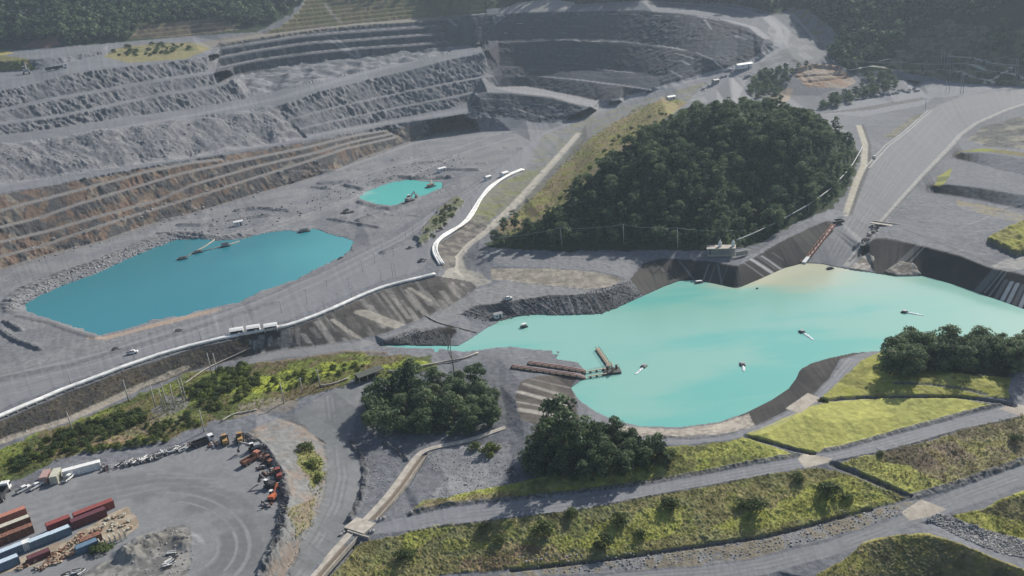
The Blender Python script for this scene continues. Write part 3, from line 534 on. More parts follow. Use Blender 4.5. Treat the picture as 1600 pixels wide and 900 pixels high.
for k, (a, b, w, c) in enumerate([((820, 600), (880, 618), 2, .30), ((810, 612), (884, 632), 2.4, .40), ((808, 628), (880, 640), 1.5, .3), ((812, 640), (890, 652), 3, .36), ((830, 592), (890, 606), 1, .22)]): stroke([a, b], w, (c, c*.94, c*.85), 0.8, 0.4)
south = region([(950, 664), (1000, 668), (1062, 670), (1122, 662), (1170, 646), (1180, 668), (1130, 678), (1060, 684), (1000, 681), (945, 674)], 0.5); paint_mix(south, (0.20, 0.175, 0.155), (0.34, 0.31, 0.27), fbm(BASE, 1.6, 2, seed=61))
sr = region([(1325, 560), (1316, 566), (1300, 590), (1272, 622), (1240, 640), (1180, 668), (1130, 680), (1060, 684), (1000, 682), (1000, 692), (1060, 696), (1135, 688), (1200, 674), (1262, 642), (1300, 610), (1328, 578), (1352, 560)], 0.4); paint(sr, (0.245, 0.25, 0.265), 0.9); zone(sr, 2)
# --- haul road and the flats on the right
haul = region([(1262, 410), (1290, 372), (1310, 350), (1326, 336), (1345, 300), (1365, 250), (1400, 215), (1450, 172), (1500, 150), (1550, 143), (1640, 136), (1640, 148), (1600, 162), (1570, 172), (1525, 192), (1500, 210), (1480, 233), (1440, 275), (1400, 320), (1368, 358), (1345, 392), (1330, 420), (1285, 416)], 0.4)
paint(haul, (0.225, 0.228, 0.235), 0.95); zone(haul, 1)
for k in range(9):
    t = (k+0.5)/9; c = (0.19, 0.26)[k % 2]
    stroke([(1290+t*50-20*(1-t), 410), (1312+t*50, 352), (1365+t*70, 255), (1452+t*48, 178-(1-t)*10), (1600, 142+t*18)], 1.6+1.4*(k % 3), (c, c, c*1.03), 0.22, wob=1.2)
r_edge = stroke([(1322, 416), (1362, 366), (1400, 321), (1440, 276), (1480, 234), (1500, 211), (1525, 193), (1570, 173), (1600, 163), (1700, 138)], 4.0, (0.37, 0.36, 0.335), 0.9, 0.3); RAISE += r_edge*0.5
d_, s_ = along([(1328, 410), (1368, 362), (1405, 320), (1446, 275), (1486, 234)]); paint((1-smooth(0.4, 1.0, d_)), (0.13, 0.13, 0.13), 0.8)
stroke([(1322, 336), (1338, 285), (1350, 258), (1352, 225), (1342, 196)], 4.6, (0.36, 0.335, 0.275), 0.9, 0.25)
stroke([(1329, 336), (1346, 285), (1358, 258), (1359, 226), (1348, 195)], 2.2, (0.10, 0.095, 0.09), 0.8, 0.3)
for o in (0, 6): stroke([(1352+o, 262), (1382+o, 228), (1412+o, 206), (1450+o, 172)], 1.3, (0.42, 0.41, 0.38), 0.8, 0.3)
dk = region([(1378, 215), (1430, 180), (1446, 176), (1395, 215)], 1); paint_mix(dk, (0.13, 0.125, 0.10), (0.18, 0.17, 0.13), n_mid)
flat_r = region([(1290, 178), (1345, 182), (1440, 165), (1460, 152), (1500, 150), (1560, 140), (1640, 134), (1600, 137), (1480, 130), (1410, 124), (1420, 140), (1330, 160)], 2); paint(flat_r, (0.27, 0.275, 0.285), 0.8)
dk = region([(1345, 168), (1440, 152), (1448, 156), (1400, 164), (1360, 172), (1280, 178)], 1); paint(dk, (0.13, 0.13, 0.125), 0.85)
wl = STEEP*region([(1440, 320), (1440, 170), (1640, 170), (1640, 340)], 1); paint_mix(wl, (0.042, 0.043, 0.038), (0.065, 0.062, 0.055), n_mid)  # walls facing the camera carry their shade as dark colour
lime_r = region([(1460, 290), (1466, 275), (1488, 262), (1482, 280), (1468, 292)], 1); paint_mix(lime_r, (0.24, 0.24, 0.06), OLIVE, n_mid); TUFT += lime_r
top_b = region([(1490, 243), (1505, 237), (1540, 237), (1640, 250), (1640, 244), (1540, 231), (1500, 236)], 1); paint_mix(top_b, (0.20, 0.22, 0.055), (0.17, 0.15, 0.08), n_mid); zone(top_b, 3)
rub = region([(1512, 218), (1540, 196), (1640, 172), (1640, 236), (1540, 228)], 2); paint_mix(rub, (0.12, 0.118, 0.11), (0.20, 0.19, 0.15), n_mid+n_fine); ROCK += rub*0.4
scr = region([(1490, 312), (1530, 318), (1600, 335), (1600, 350), (1560, 340), (1500, 325)], 1.5); paint_mix(scr, (0.22, 0.19, 0.12), (0.24, 0.235, 0.23), n_mid, 0.8)
green_sq = region([(1540, 378), (1600, 350), (1660, 340), (1660, 410), (1600, 398), (1588, 402)], 0.6); paint_mix(green_sq, (0.22, 0.225, 0.055), (0.19, 0.18, 0.065), n_mid); zone(green_sq, 3); TUFT += green_sq; RAISE += green_sq*3.5
stroke([(1412, 358), (1450, 372), (1500, 392), (1560, 415)], 1.6, (0.12, 0.12, 0.12), 0.7, 0.4)
slab = region([(1548, 416), (1570, 405), (1640, 395), (1640, 410), (1575, 425)], 0.2); paint(slab, (0.30, 0.29, 0.275))
rc = random.Random(31)
for k in range(16):
    x_, y_ = rc.uniform(1400, 1580), rc.uniform(315, 395); q_ = rc.uniform(15, 60); c_ = rc.choice((0.13, 0.15, 0.30, 0.29))
    m_ = stroke([(x_, y_), (x_+q_*0.6, y_-q_*rc.uniform(-.25, .4)*0.5), (x_+q_, y_-q_*rc.uniform(-.2, .4))], rc.uniform(0.6, 2.2), (c_, c_, c_), 0.55, wob=0.8)
    RAISE += m_*(0.5 if c_ < 0.2 else 0)
orange = region([(1240, 118), (1262, 104), (1315, 108), (1340, 128), (1318, 138), (1262, 136)], 2); paint_mix(orange, (0.27, 0.185, 0.13), (0.30, 0.25, 0.20), n_mid); ROCK += orange*0.2
for pts, h in [([(1245, 112), (1270, 104), (1312, 108)], 4), ([(1245, 120), (1300, 116), (1312, 118)], -2.0), ([(1262, 128), (1315, 122)], -1.5)]:
    d_, s_ = along(pts); m = 1-smooth(1.5, 6, d_); RAISE += m*h; paint(1-smooth(1, 3.5, d_), (0.20, 0.13, 0.09), 0.8)
soil = region([(1200, 150), (1215, 130), (1240, 140), (1232, 158), (1210, 165)], 2); paint(soil, (0.24, 0.18, 0.13), 0.7)
pale_flat = region([(1075, 158), (1100, 132), (1160, 108), (1170, 122), (1155, 150), (1165, 162), (1120, 160)], 2); paint(pale_flat, (0.27, 0.27, 0.275), 0.85)
slope_r = region([(1160, 404), (1205, 378), (1255, 346), (1295, 326), (1326, 334), (1292, 344), (1200, 388), (1155, 414)], 1); paint(slope_r, (0.235, 0.24, 0.255), 0.85)
d_, s_ = along([(1165, 396), (1215, 370), (1270, 346)]); paint((1-smooth(0.8, 3.2, d_)), (0.14, 0.14, 0.15), 0.6*(n_fine > -0.2))
# --- embankment below the white bund
brn = region([(-240, 755), (0, 658), (100, 616), (200, 578), (300, 546), (390, 524), (390, 556), (300, 580), (200, 617), (100, 658), (0, 693), (-240, 790)], 0.8)
paint_mix(brn, (0.095, 0.082, 0.064), (0.06, 0.056, 0.052), n_mid+N_RIB); TUFT += brn*0.6
lined = region([(388, 523), (450, 514), (500, 496), (560, 469), (600, 453), (684, 431), (735, 440), (745, 450), (700, 480), (640, 505), (600, 521), (560, 530), (500, 539), (430, 548), (390, 556)], 0.3)
paint_mix(lined, (0.075, 0.068, 0.062), (0.12, 0.11, 0.10), n_mid); FLAT += lined
rs = random.Random(5)
for k in range(95):
    x = rs.uniform(388, 735); y0 = np.interp(x, [388, 450, 500, 560, 600, 684, 735], [523, 514, 496, 469, 453, 431, 440]); y1 = np.interp(x, [388, 430, 500, 560, 600, 640, 700, 745], [556, 548, 539, 530, 521, 505, 480, 452])
    sl = 0.0 if x < 470 else 0.75; h = y1-y0
    a0, a1 = sorted([rs.uniform(0, 1), rs.uniform(0, 1)]); a1 = max(a1, a0+0.35)
    c = rs.choice([0.075, 0.085, 0.20, 0.26, 0.30, 0.22]); m = lined > 0.5
    d_, s_ = along([(x+sl*h*a0-20*sl, y0+h*a0), (x+sl*h*a1-20*sl, y0+h*a1)]); w = rs.uniform(0.4, 1.8)
    paint((1-smooth(w*0.6, w*1.3, d_))*m, (c, c*0.95, c*0.87), 0.75)
for pts, w in [([(566, 488), (625, 510)], 8), ([(520, 500), (560, 528)], 3), ([(640, 450), (672, 470)], 2.5)]: paint((1-smooth(w*.4, w*.6, along(pts)[0]))*(lined > .5), (0.33, 0.305, 0.265), 0.8)
lined2 = region([(692, 420), (682, 398), (684, 382), (712, 364), (734, 347), (756, 330), (762, 355), (730, 380), (712, 400), (712, 418)], 0.5); paint_mix(lined2, (0.20, 0.185, 0.16), (0.12, 0.11, 0.10), N_RIB); FLAT += lined2
grs2 = region([(738, 340), (750, 318), (768, 296), (790, 282), (830, 266), (850, 262), (800, 315), (765, 345), (745, 352)], 1); paint_mix(grs2, (0.15, 0.16, 0.075), (0.17, 0.165, 0.13), n_mid); TUFT += grs2
wild = region([(650, 372), (690, 325), (715, 308), (725, 318), (700, 345), (668, 376), (655, 385)], 2); paint_mix(wild, (0.11, 0.12, 0.06), (0.17, 0.17, 0.16), n_mid); TUFT += wild; RAISE += wild*2.2
stroke([(-60, 715), (0, 690), (60, 670), (110, 655), (170, 628), (215, 606), (250, 592), (290, 575)], 5, (0.30, 0.27, 0.225), 0.85, 0.3, wob=1.0)
road_b = region([(390, 558), (430, 550), (560, 533), (600, 524), (660, 505), (700, 492), (720, 500), (660, 520), (600, 532), (560, 545), (430, 560), (390, 570)], 0.8); paint(road_b, (0.24, 0.24, 0.24), 0.8); zone(road_b, 2)
# --- vegetation strip
veg = region([(-240, 830), (-240, 800), (0, 700), (110, 662), (215, 618), (300, 584), (400, 568), (560, 552), (670, 556), (680, 572), (610, 596), (560, 588), (540, 602), (440, 632), (330, 662), (260, 690), (130, 708), (60, 738), (0, 760)], 3)
paint_mix(veg, (0.14, 0.115, 0.07), (0.12, 0.125, 0.05), n_mid+0.3*n_fine); paint_mix(veg*(fbm(BASE, 20, 3, seed=71) > 0.05), (0.06, 0.085, 0.03), (0.17, 0.21, 0.05), n_mid, 0.85); TUFT += veg; zone(veg, 3)
lm = region([(380, 600), (440, 580), (520, 566), (580, 563), (560, 580), (500, 590), (440, 612), (400, 618)], 3); paint_mix(lm, (0.16, 0.20, 0.05), (0.28, 0.32, 0.05), n_mid); TUFT += lm
lm = region([(595, 572), (640, 560), (672, 566), (640, 578)], 2); paint_mix(lm, (0.16, 0.20, 0.05), (0.27, 0.31, 0.05), n_mid)
lm = region([(285, 615), (330, 588), (380, 570), (410, 600), (350, 620), (300, 632)], 3); paint_mix(lm, (0.12, 0.17, 0.04), (0.24, 0.28, 0.06), n_mid)
gp = region([(236, 640), (262, 618), (300, 622), (290, 640), (250, 652)], 2); paint(gp, (0.20, 0.195, 0.19), 0.85)
gp = region([(370, 632), (440, 620), (470, 628), (450, 642), (365, 652)], 2); paint(gp, (0.215, 0.19, 0.165), 0.8); TUFT *= (1-gp)
gp = region([(140, 692), (185, 680), (210, 684), (190, 694), (150, 696)], 2); paint(gp, (0.30, 0.20, 0.12), 0.85)
gp = region([(100, 700), (250, 645), (330, 650), (300, 655), (190, 690)], 1); paint(gp, (0.20, 0.17, 0.13), 0.5)
brown_line = 1-smooth(0.8, 2.6, along([(400, 573), (470, 562), (540, 551), (600, 552)])[0]); paint(brown_line, (0.15, 0.115, 0.08), 0.8); RAISE += brown_line*0.8
# --- yard
yard = region([(-240, 850), (0, 772), (60, 752), (130, 735), (220, 714), (300, 700), (345, 690), (390, 684), (414, 708), (432, 742), (440, 780), (428, 830), (405, 880), (390, 1070), (-240, 1070)], 0.8)
paint(yard, (0.245, 0.248, 0.25), 0.9); zone(yard, 6)
yd = region([(100, 772), (142, 745), (260, 738), (330, 752), (300, 770), (200, 785), (120, 800)], 3, 6); paint(yd, (0.18, 0.182, 0.185), 0.6)
ry = random.Random(77)
for k in range(24):
    rr_ = 62+k*5.9+ry.uniform(-4, 4); c = ry.choice((0.17, 0.185, 0.29, 0.21, 0.19)); cx_, cy_ = 262+ry.uniform(-10, 10), 852+ry.uniform(-6, 6)
    a0_ = ry.uniform(-2.4, -1.2) if k > 8 else -1.2
    pts = [(cx_+rr_*math.cos(a)*1.0, cy_+rr_*0.62*math.sin(a)) for a in np.linspace(a0_, ry.uniform(0.1, 0.75), 24)]
    d_, s_ = along(pts); w_ = ry.choice((0.5, 0.8, 1.2, 3.5, 5.0)); m = (1-smooth(0.2*w_, w_, d_+0.5*np.abs(n_mid)))*smooth(-0.5, 0.3, n_mid+0.4*n_big); paint(m*(yard > 0.5), (c, c, c*1.01), ry.uniform(0.35, 0.7))
for k in range(8):
    m = stroke([(0, 800+k*6), (120, 765+k*5), (250, 742+k*4), (340, 745+k*3)], 1.2, (0, 0, 0), 0.0); c = (0.2, 0.28)[k % 2]; paint(m*(yard > 0.5), (c, c, c), 0.4)
for r0_, a0_, a1_, w_, c_ in ((118, -1.9, 0.5, 6.5, 0.155), (138, -1.5, 0.35, 4.0, 0.165), (97, -1.2, 0.7, 3.5, 0.165), (158, -2.0, -0.3, 3.0, 0.17), (128, -1.7, 0.6, 1.2, 0.30), (108, -1.4, 0.6, 1.0, 0.31), (88, -1.1, 0.7, 1.2, 0.16), (79, -1.0, 0.7, 0.9, 0.31)):
    d_, s_ = along([(262+r0_*math.cos(a), 852+r0_*0.64*math.sin(a)) for a in np.linspace(a0_, a1_, 26)])
    paint((1-smooth(0.35*w_, w_*0.75, d_+0.35*np.abs(n_mid)*w_*0.5))*smooth(-0.7, 0.1, n_mid+0.5*n_big)*(yard > 0.5), (c_, c_, c_*1.01), 0.62)
timber = region([(165, 805), (200, 792), (212, 808), (216, 826), (190, 842), (130, 858), (60, 880), (0, 898), (0, 880), (110, 842)], 1.2); paint_mix(timber, (0.36, 0.305, 0.235), (0.24, 0.19, 0.14), n_fine)
mound = region([(195, 870), (218, 850), (240, 836), (262, 826), (290, 822), (303, 838), (302, 870), (296, 900), (290, 960), (150, 960), (120, 905), (150, 885)], 2); paint_mix(mound, (0.17, 0.165, 0.155), (0.27, 0.26, 0.24), n_fine+n_mid); ROCK += mound*0.12
d_, s_ = along([(205, 868), (235, 850), (270, 838), (285, 846)]); RAISE += (1-smooth(1, 7, d_))*2.0*(1+n_mid); paint((1-smooth(1, 5, d_)), (0.15, 0.14, 0.12), 0.6)
berm = region([(386, 686), (412, 706), (434, 742), (443, 782), (432, 834), (408, 886), (396, 960), (440, 960), (456, 884), (484, 832), (503, 780), (514, 730), (506, 694), (476, 667), (440, 655), (400, 668)], 1.5)
paint_mix(berm, (0.215, 0.18, 0.155), (0.235, 0.235, 0.225), n_mid+n_fine*0.5); ROCK += berm*0.22
gp = region([(462, 706), (480, 694), (500, 712), (510, 740), (490, 765), (474, 738)], 2); paint_mix(gp, (0.13, 0.15, 0.05), (0.19, 0.19, 0.075), n_mid); TUFT += gp
gp = region([(448, 800), (490, 780), (485, 825), (462, 840)], 2); paint_mix(gp, (0.20, 0.16, 0.10), (0.17, 0.16, 0.08), n_fine, 0.8)
d_, s_ = along([(386, 680), (414, 700), (440, 742), (448, 784), (438, 836), (414, 888), (404, 930)]); m = 1-smooth(0.8, 2.6, d_); paint_mix(m, (0.10, 0.10, 0.10), (0.22, 0.22, 0.215), n_grain+n_fine, 0.8); RAISE += m*(0.8+1.2*n_fine)
# --- gravel road, channel area
gr = region([(440, 655), (520, 610), (570, 600), (560, 640), (545, 690), (566, 740), (556, 792), (535, 840), (480, 905), (450, 960), (410, 960), (452, 884), (484, 832), (503, 780), (514, 730), (506, 694), (476, 667)], 1.5); paint_mix(gr, (0.205, 0.212, 0.21), (0.25, 0.252, 0.25), n_mid); zone(gr, 2)
for pts in [[(549, 693), (566, 715), (571, 742), (567, 770), (556, 795), (547, 812)], [(600, 693), (622, 705), (634, 718)]]:
    d_, s_ = along(pts); m = 1-smooth(0.5, 1.5, d_); paint(m, (0.10, 0.10, 0.102), 0.85); RAISE += m*(0.9+0.8*n_fine)
ga = region([(660, 800), (700, 745), (665, 712), (740, 695), (800, 690), (790, 730), (770, 762), (700, 780)], 2); paint_mix(ga, (0.25, 0.25, 0.255), (0.30, 0.30, 0.30), n_mid, 0.8)
# --- grassed dam
n_patch = fbm(BASE, 7.5, 4, seed=95)
def lawn(poly, c0, c1, n, jit=1.6, tuft=0.6):
    m = region(poly, jit); paint_mix(m, np.array(c0)*np.array((1.36, 1.30, 1.6)), np.array(c1)*np.array((1.36, 1.30, 1.6)), n)
    if tuft > 0.5: paint(m*smooth(0.05, 0.45, n_patch), np.array(c0)*np.array((0.62, 0.62, 0.75)), 0.7); paint(m*smooth(0.1, 0.5, -n_patch), np.minimum(np.array(c1)*np.array((1.35, 1.38, 1.0)), 0.34), 0.6); zone(m, 3); TUFT[:] = np.maximum(TUFT, m*tuft)
    return m
n_gr = n_mid+0.6*n_fine
lawn([(1164, 680), (1210, 660), (1265, 636), (1290, 628), (1400, 621), (1500, 622), (1560, 634), (1500, 648), (1400, 675), (1320, 698), (1290, 704), (1268, 706)], (0.235, 0.25, 0.06), (0.27, 0.28, 0.065), n_mid, 0.6, 0.12)
lawn([(1270, 628), (1300, 606), (1330, 578), (1352, 560), (1380, 548), (1400, 560), (1580, 582), (1578, 622), (1500, 619), (1400, 617), (1300, 622)], (0.225, 0.235, 0.06), (0.18, 0.185, 0.05), n_gr, 0.8, 0.6)
lawn([(1380, 548), (1840, 540), (1840, 640), (1600, 620), (1580, 590), (1400, 575)], (0.05, 0.06, 0.03), (0.07, 0.08, 0.035), n_gr, 1)
dam1 = lawn([(640, 800), (660, 782), (700, 776), (770, 760), (850, 745), (900, 740), (960, 715), (1040, 700), (1130, 690), (1165, 683), (1248, 716), (1200, 720), (1100, 738), (1000, 756), (900, 769), (800, 780), (760, 783), (700, 790)], (0.17, 0.18, 0.06), (0.215, 0.235, 0.06), n_gr+0.2*n_big, 1.0)
lawn([(1070, 716), (1120, 694), (1166, 684), (1246, 714), (1160, 712)], (0.24, 0.26, 0.06), (0.27, 0.285, 0.065), n_mid, 1.0, 0.4)
lawn([(650, 798), (665, 784), (720, 776), (800, 768), (800, 780), (700, 790)], (0.17, 0.15, 0.07), (0.20, 0.185, 0.075), n_gr, 1.0)
lawn([(505, 905), (560, 850), (640, 832), (700, 821), (800, 810), (900, 799), (1000, 779), (1100, 761), (1200, 743), (1262, 730), (1310, 735), (1420, 778), (1400, 786), (1300, 812), (1200, 836), (1100, 851), (1000, 865), (900, 879), (800, 889), (700, 897), (640, 905), (500, 960)], (0.185, 0.175, 0.065), (0.13, 0.14, 0.055), n_gr, 1.0, 1.0)
for poly in [[(690, 855), (740, 838), (760, 850), (720, 868)], [(860, 850), (930, 830), (1010, 800), (1080, 795), (1060, 835), (960, 850), (880, 868)], [(1110, 830), (1200, 790), (1320, 742), (1400, 780), (1300, 806), (1180, 832)], [(820, 845), (900, 835), (880, 860), (820, 872)], [(640, 830), (700, 825), (690, 845), (620, 870)]]:
    lawn(poly, (0.235, 0.25, 0.055), (0.19, 0.20, 0.055), n_gr, 4.0, 0.9)
lawn([(800, 850), (860, 846), (900, 872), (800, 886), (720, 894), (740, 870)], (0.18, 0.135, 0.075), (0.20, 0.18, 0.075), n_gr, 3.0, 1.0)
lawn([(1308, 722), (1400, 703), (1500, 673), (1640, 640), (1640, 712), (1500, 756), (1440, 770), (1425, 772)], (0.16, 0.145, 0.075), (0.19, 0.185, 0.075), n_gr, 1.0, 0.9)
lawn([(1308, 722), (1360, 712), (1400, 724), (1450, 744), (1480, 756), (1440, 770), (1425, 772)], (0.24, 0.255, 0.06), (0.20, 0.21, 0.06), n_mid, 2.0, 0.5)
lawn([(1380, 700), (1480, 690), (1520, 710), (1480, 745), (1420, 728)], (0.15, 0.125, 0.075), (0.17, 0.15, 0.08), n_gr, 4.0, 1.0)
mnd = lawn([(1260, 960), (1275, 900), (1310, 878), (1350, 848), (1400, 835), (1450, 834), (1500, 848), (1550, 870), (1620, 896), (1620, 960)], (0.23, 0.23, 0.06), (0.18, 0.165, 0.065), n_gr, 0.8, 0.8)
lawn([(1330, 960), (1345, 880), (1372, 853), (1410, 843), (1450, 843), (1500, 858), (1550, 882), (1640, 915), (1640, 960)], (0.10, 0.105, 0.045), (0.13, 0.125, 0.055), n_gr, 1.5, 0.8)  # inner slope of the mound painted darker as its shaded side
lawn([(1486, 806), (1535, 796), (1560, 781), (1640, 754), (1640, 870), (1560, 834), (1500, 816)], (0.235, 0.245, 0.055), (0.20, 0.195, 0.055), n_gr, 0.8, 0.8)
lawn([(1525, 800), (1560, 786), (1640, 766), (1640, 822), (1575, 812)], (0.12, 0.12, 0.05), (0.15, 0.14, 0.06), n_gr, 1.2, 0.8)  # shade below the second mound's rim, painted as darker grass
p1 = region([(560, 828), (600, 816), (640, 806), (700, 793), (760, 786), (800, 783), (900, 772), (1000, 759), (1100, 741), (1200, 722), (1245, 714), (1320, 702), (1400, 680), (1500, 653), (1560, 638), (1640, 624), (1640, 642), (1600, 650), (1500, 670), (1400, 700), (1310, 718), (1265, 728), (1200, 741), (1100, 759), (1000, 777), (900, 797), (800, 808), (700, 819), (640, 829), (575, 836)], 0.3)
paint(p1, (0.255, 0.258, 0.27), 0.95); zone(p1, 2)
p2 = region([(900, 905), (940, 899), (1000, 893), (1100, 886), (1165, 876), (1200, 869), (1300, 845), (1400, 810), (1440, 789), (1480, 770), (1640, 713), (1640, 742), (1540, 780), (1470, 806), (1400, 829), (1300, 868), (1200, 897), (1100, 915), (980, 930)], 0.3)
paint(p2, (0.235, 0.24, 0.245), 0.95); zone(p2, 2)
for pts in [[(575, 832), (640, 817), (700, 806), (800, 795), (900, 784), (1000, 768), (1100, 750), (1200, 731), (1260, 722), (1320, 709), (1400, 690), (1500, 661), (1600, 639)], [(960, 906), (1050, 900), (1120, 895), (1200, 882), (1300, 856), (1400, 819), (1450, 798), (1520, 770), (1600, 742)], [(515, 620), (520, 660), (530, 700), (535, 745), (525, 790), (500, 840), (455, 905)], [(1330, 562), (1305, 590), (1280, 616), (1220, 655), (1140, 683), (1040, 688)]]:
    d_, s_ = along(pts)
    for o_, w_, c_ in ((0.95, 0.42, 0.30), (1.9, 0.5, 0.17), (0.0, 0.35, 0.175)): paint((1-smooth(0.3*w_, w_, np.abs(d_-o_)))*smooth(-0.5, 0.2, n_mid+0.3*n_fine), (c_, c_, c_*1.01), 0.55)
for pts in [[(150, 548), (300, 503), (450, 440), (560, 385), (700, 300), (850, 195)], [(0, 610), (150, 565), (300, 518), (450, 460), (560, 405)], [(1300, 400), (1330, 345), (1385, 250), (1460, 172)], [(1315, 400), (1350, 345), (1410, 262), (1490, 190), (1600, 150)]]:
    d_, s_ = along(pts)
    for o_, w_, c_ in ((1.4, 0.6, 0.27), (2.6, 0.6, 0.16), (0.0, 0.5, 0.165)): paint((1-smooth(0.3*w_, w_, np.abs(d_-o_)))*smooth(-0.5, 0.2, n_mid+0.3*n_fine), (c_, c_, c_*1.01), 0.5)
gs = region([(780, 895), (900, 881), (1000, 868), (1100, 854), (1200, 840), (1300, 815), (1400, 789), (1440, 780), (1400, 805), (1300, 840), (1200, 864), (1165, 872), (1100, 883), (1000, 890), (800, 905)], 1.0); paint_mix(gs, (0.27, 0.265, 0.26), (0.19, 0.165, 0.12), n_fine+n_mid, 0.9)
stones = []
for pts, w, h, dark in [([(645, 801), (700, 789), (760, 782), (800, 780), (900, 769), (1000, 756), (1100, 738), (1200, 719), (1246, 711)], 1.8, 0.8, .11), ([(1290, 704), (1320, 698), (1400, 675), (1500, 647), (1560, 632)], 1.8, 0.8, .12), ([(1425, 776), (1500, 756), (1600, 719), (1660, 700)], 2.4, 0.9, .13),
                        ([(1166, 681), (1200, 690), (1240, 702), (1270, 708)], 1.5, -1.0, .07), ([(1300, 724), (1340, 740), (1380, 757), (1420, 776)], 1.7, -1.0, .06), ([(1280, 626), (1330, 622), (1400, 619), (1500, 620), (1560, 628), (1585, 634)], 1.4, -1.0, .07), ([(640, 830), (800, 809), (900, 798), (1000, 778), (1100, 760), (1200, 742)], 0.8, 0.5, .12), ([(1310, 719), (1400, 701), (1500, 671), (1600, 651)], 0.8, 0.5, .12),
                        ([(800, 891), (900, 880), (1000, 867), (1100, 853), (1200, 838), (1300, 812), (1360, 796)], 1.2, -0.8, .08), ([(1020, 681), (1080, 685), (1130, 680), (1150, 676)], 1.0, 0.5, .12), ([(660, 793), (640, 803)], 1.5, 0.8, .1), ([(1400, 598), (1450, 600), (1500, 606), (1540, 616)], 1.4, -0.5, .10)]:
    d_, s_ = along(pts); m = 1-smooth(w*0.45, w*0.95, d_); paint_mix(m, (dark*.9, dark*.9, dark*.9), (dark*1.9, dark*1.9, dark*1.85), n_grain, 0.9); RAISE += m*(h*0.5*(1+0.5*n_grain) if h > 0 else h)  # sunken ditches also get darker tones, shade painted into the trench
for poly in [[(1246, 716), (1258, 708), (1300, 716), (1296, 722), (1258, 732)], [(1408, 800), (1440, 780), (1480, 796), (1456, 806), (1422, 814)], [(1560, 638), (1585, 631), (1640, 640), (1640, 652), (1600, 652)], [(1228, 638), (1262, 614), (1282, 622), (1250, 646)], [(1100, 668), (1130, 660), (1160, 664), (1120, 676)]]:
    m = region(poly, 0.15); paint_mix(m, (0.40, 0.365, 0.31), (0.33, 0.295, 0.25), n_mid); FLAT += m
riprap = region([(1448, 812), (1470, 804), (1500, 814), (1550, 832), (1640, 858), (1640, 880), (1560, 862), (1500, 838)], 1); paint_mix(riprap, (0.10, 0.10, 0.10), (0.18, 0.18, 0.18), n_grain)
gz = region([(1578, 585), (1600, 570), (1640, 570), (1640, 640), (1590, 630), (1576, 612)], 0.6); paint(gz, (0.26, 0.26, 0.265), 0.9)
# --- water beds
lake_m = region(LAKE, 0); pitlake_m = region(PITLAKE, 2.4); pond_m = region(POND, 2.2)

# ------------------------------------------------------------------ relief
P = BASE.copy()
near = smooth(0.9, 3.0, PXM)                     # metre-scale relief only where the sheet resolves it
dry = 1-box(np.maximum(np.maximum(lake_m, pitlake_m), pond_m), 1)
rockn = (N_RIB*1.0+0.8*np.abs(fbm(BASE, 9, 3, seed=12))-0.25)*np.clip(0.75+0.9*fbm(BASE, 38, 3, seed=15), 0.15, 1.6)+0.55*fbm(BASE, 24, 3, seed=16)
P += NRM*((np.clip(ROCK, 0, 1.2)*rockn*2.3*dry)[..., None])
terr_z = P[..., 2]; h_ = 5.0; k_ = np.floor(terr_z/h_); fr = terr_z/h_-k_
P[..., 2] += np.clip(TERR, 0, 1)*((k_+smooth(0.55, 0.95, fr))*h_-terr_z)
P[..., 2] += RAISE*(0.75+0.35*n_fine)*dry
quiet = 1-np.clip(FLAT, 0, 1); roads = np.isin(ZONE, (1, 2, 6)).astype(float)
P[..., 2] += quiet*dry*(0.07*n_mid*(1-0.6*roads)+near*(0.04+0.10*(1-roads))*n_fine*(1-0.55*roads))
P[..., 2] += np.clip(TUFT, 0, 1)*dry*near*(0.35*np.abs(n_fine)+0.45*np.abs(n_grain)+0.15*n_mid)
wet = np.maximum(lake_m, np.maximum(pitlake_m, pond_m))
P[..., 2] -= box(wet.astype(float), 1)*1.6*(wet > 0)
# culvert trench of the concrete channel, cut beside its apron
def cut(poly, dz):
    m = region(poly, 0); P[..., 2] -= m*dz
cut([(497, 912), (554, 841), (566, 841), (512, 912)], 1.6)
cut([(592, 812), (640, 758), (668, 710), (660, 708), (628, 752), (578, 812)], 1.2)
n2 = np.cross(np.gradient(P, axis=1), -np.gradient(P, axis=0)); n2 /= np.linalg.norm(n2, axis=-1, keepdims=True)+1e-9
n2[n2[..., 2] < -0.2] *= -1
COL *= (1+0.10*n_fine+0.10*n_grain*near)[..., None]
_gr = COL[..., :3].max(-1)-COL[..., :3].min(-1); _k = (1-smooth(0.015, 0.06, _gr))[..., None]   # bare grey ground is a little darker and bluer than the pale first mix
COL = COL*(1-_k)+COL*COLD*_k
COL = np.clip(COL, 0.012, 0.8)
def hit(px, py):
    """ground point at a place of the photograph"""
    i = min(max(int(np.searchsorted(gx, px))-1, 0), NX-2); j = min(max(int(np.searchsorted(gy, py))-1, 0), NY-2)
    u = (px-gx[i])/(gx[i+1]-gx[i]); v = (py-gy[j])/(gy[j+1]-gy[j])
    return Vector((P[j, i]*(1-u)+P[j, i+1]*u)*(1-v)+(P[j+1, i]*(1-u)+P[j+1, i+1]*u)*v)

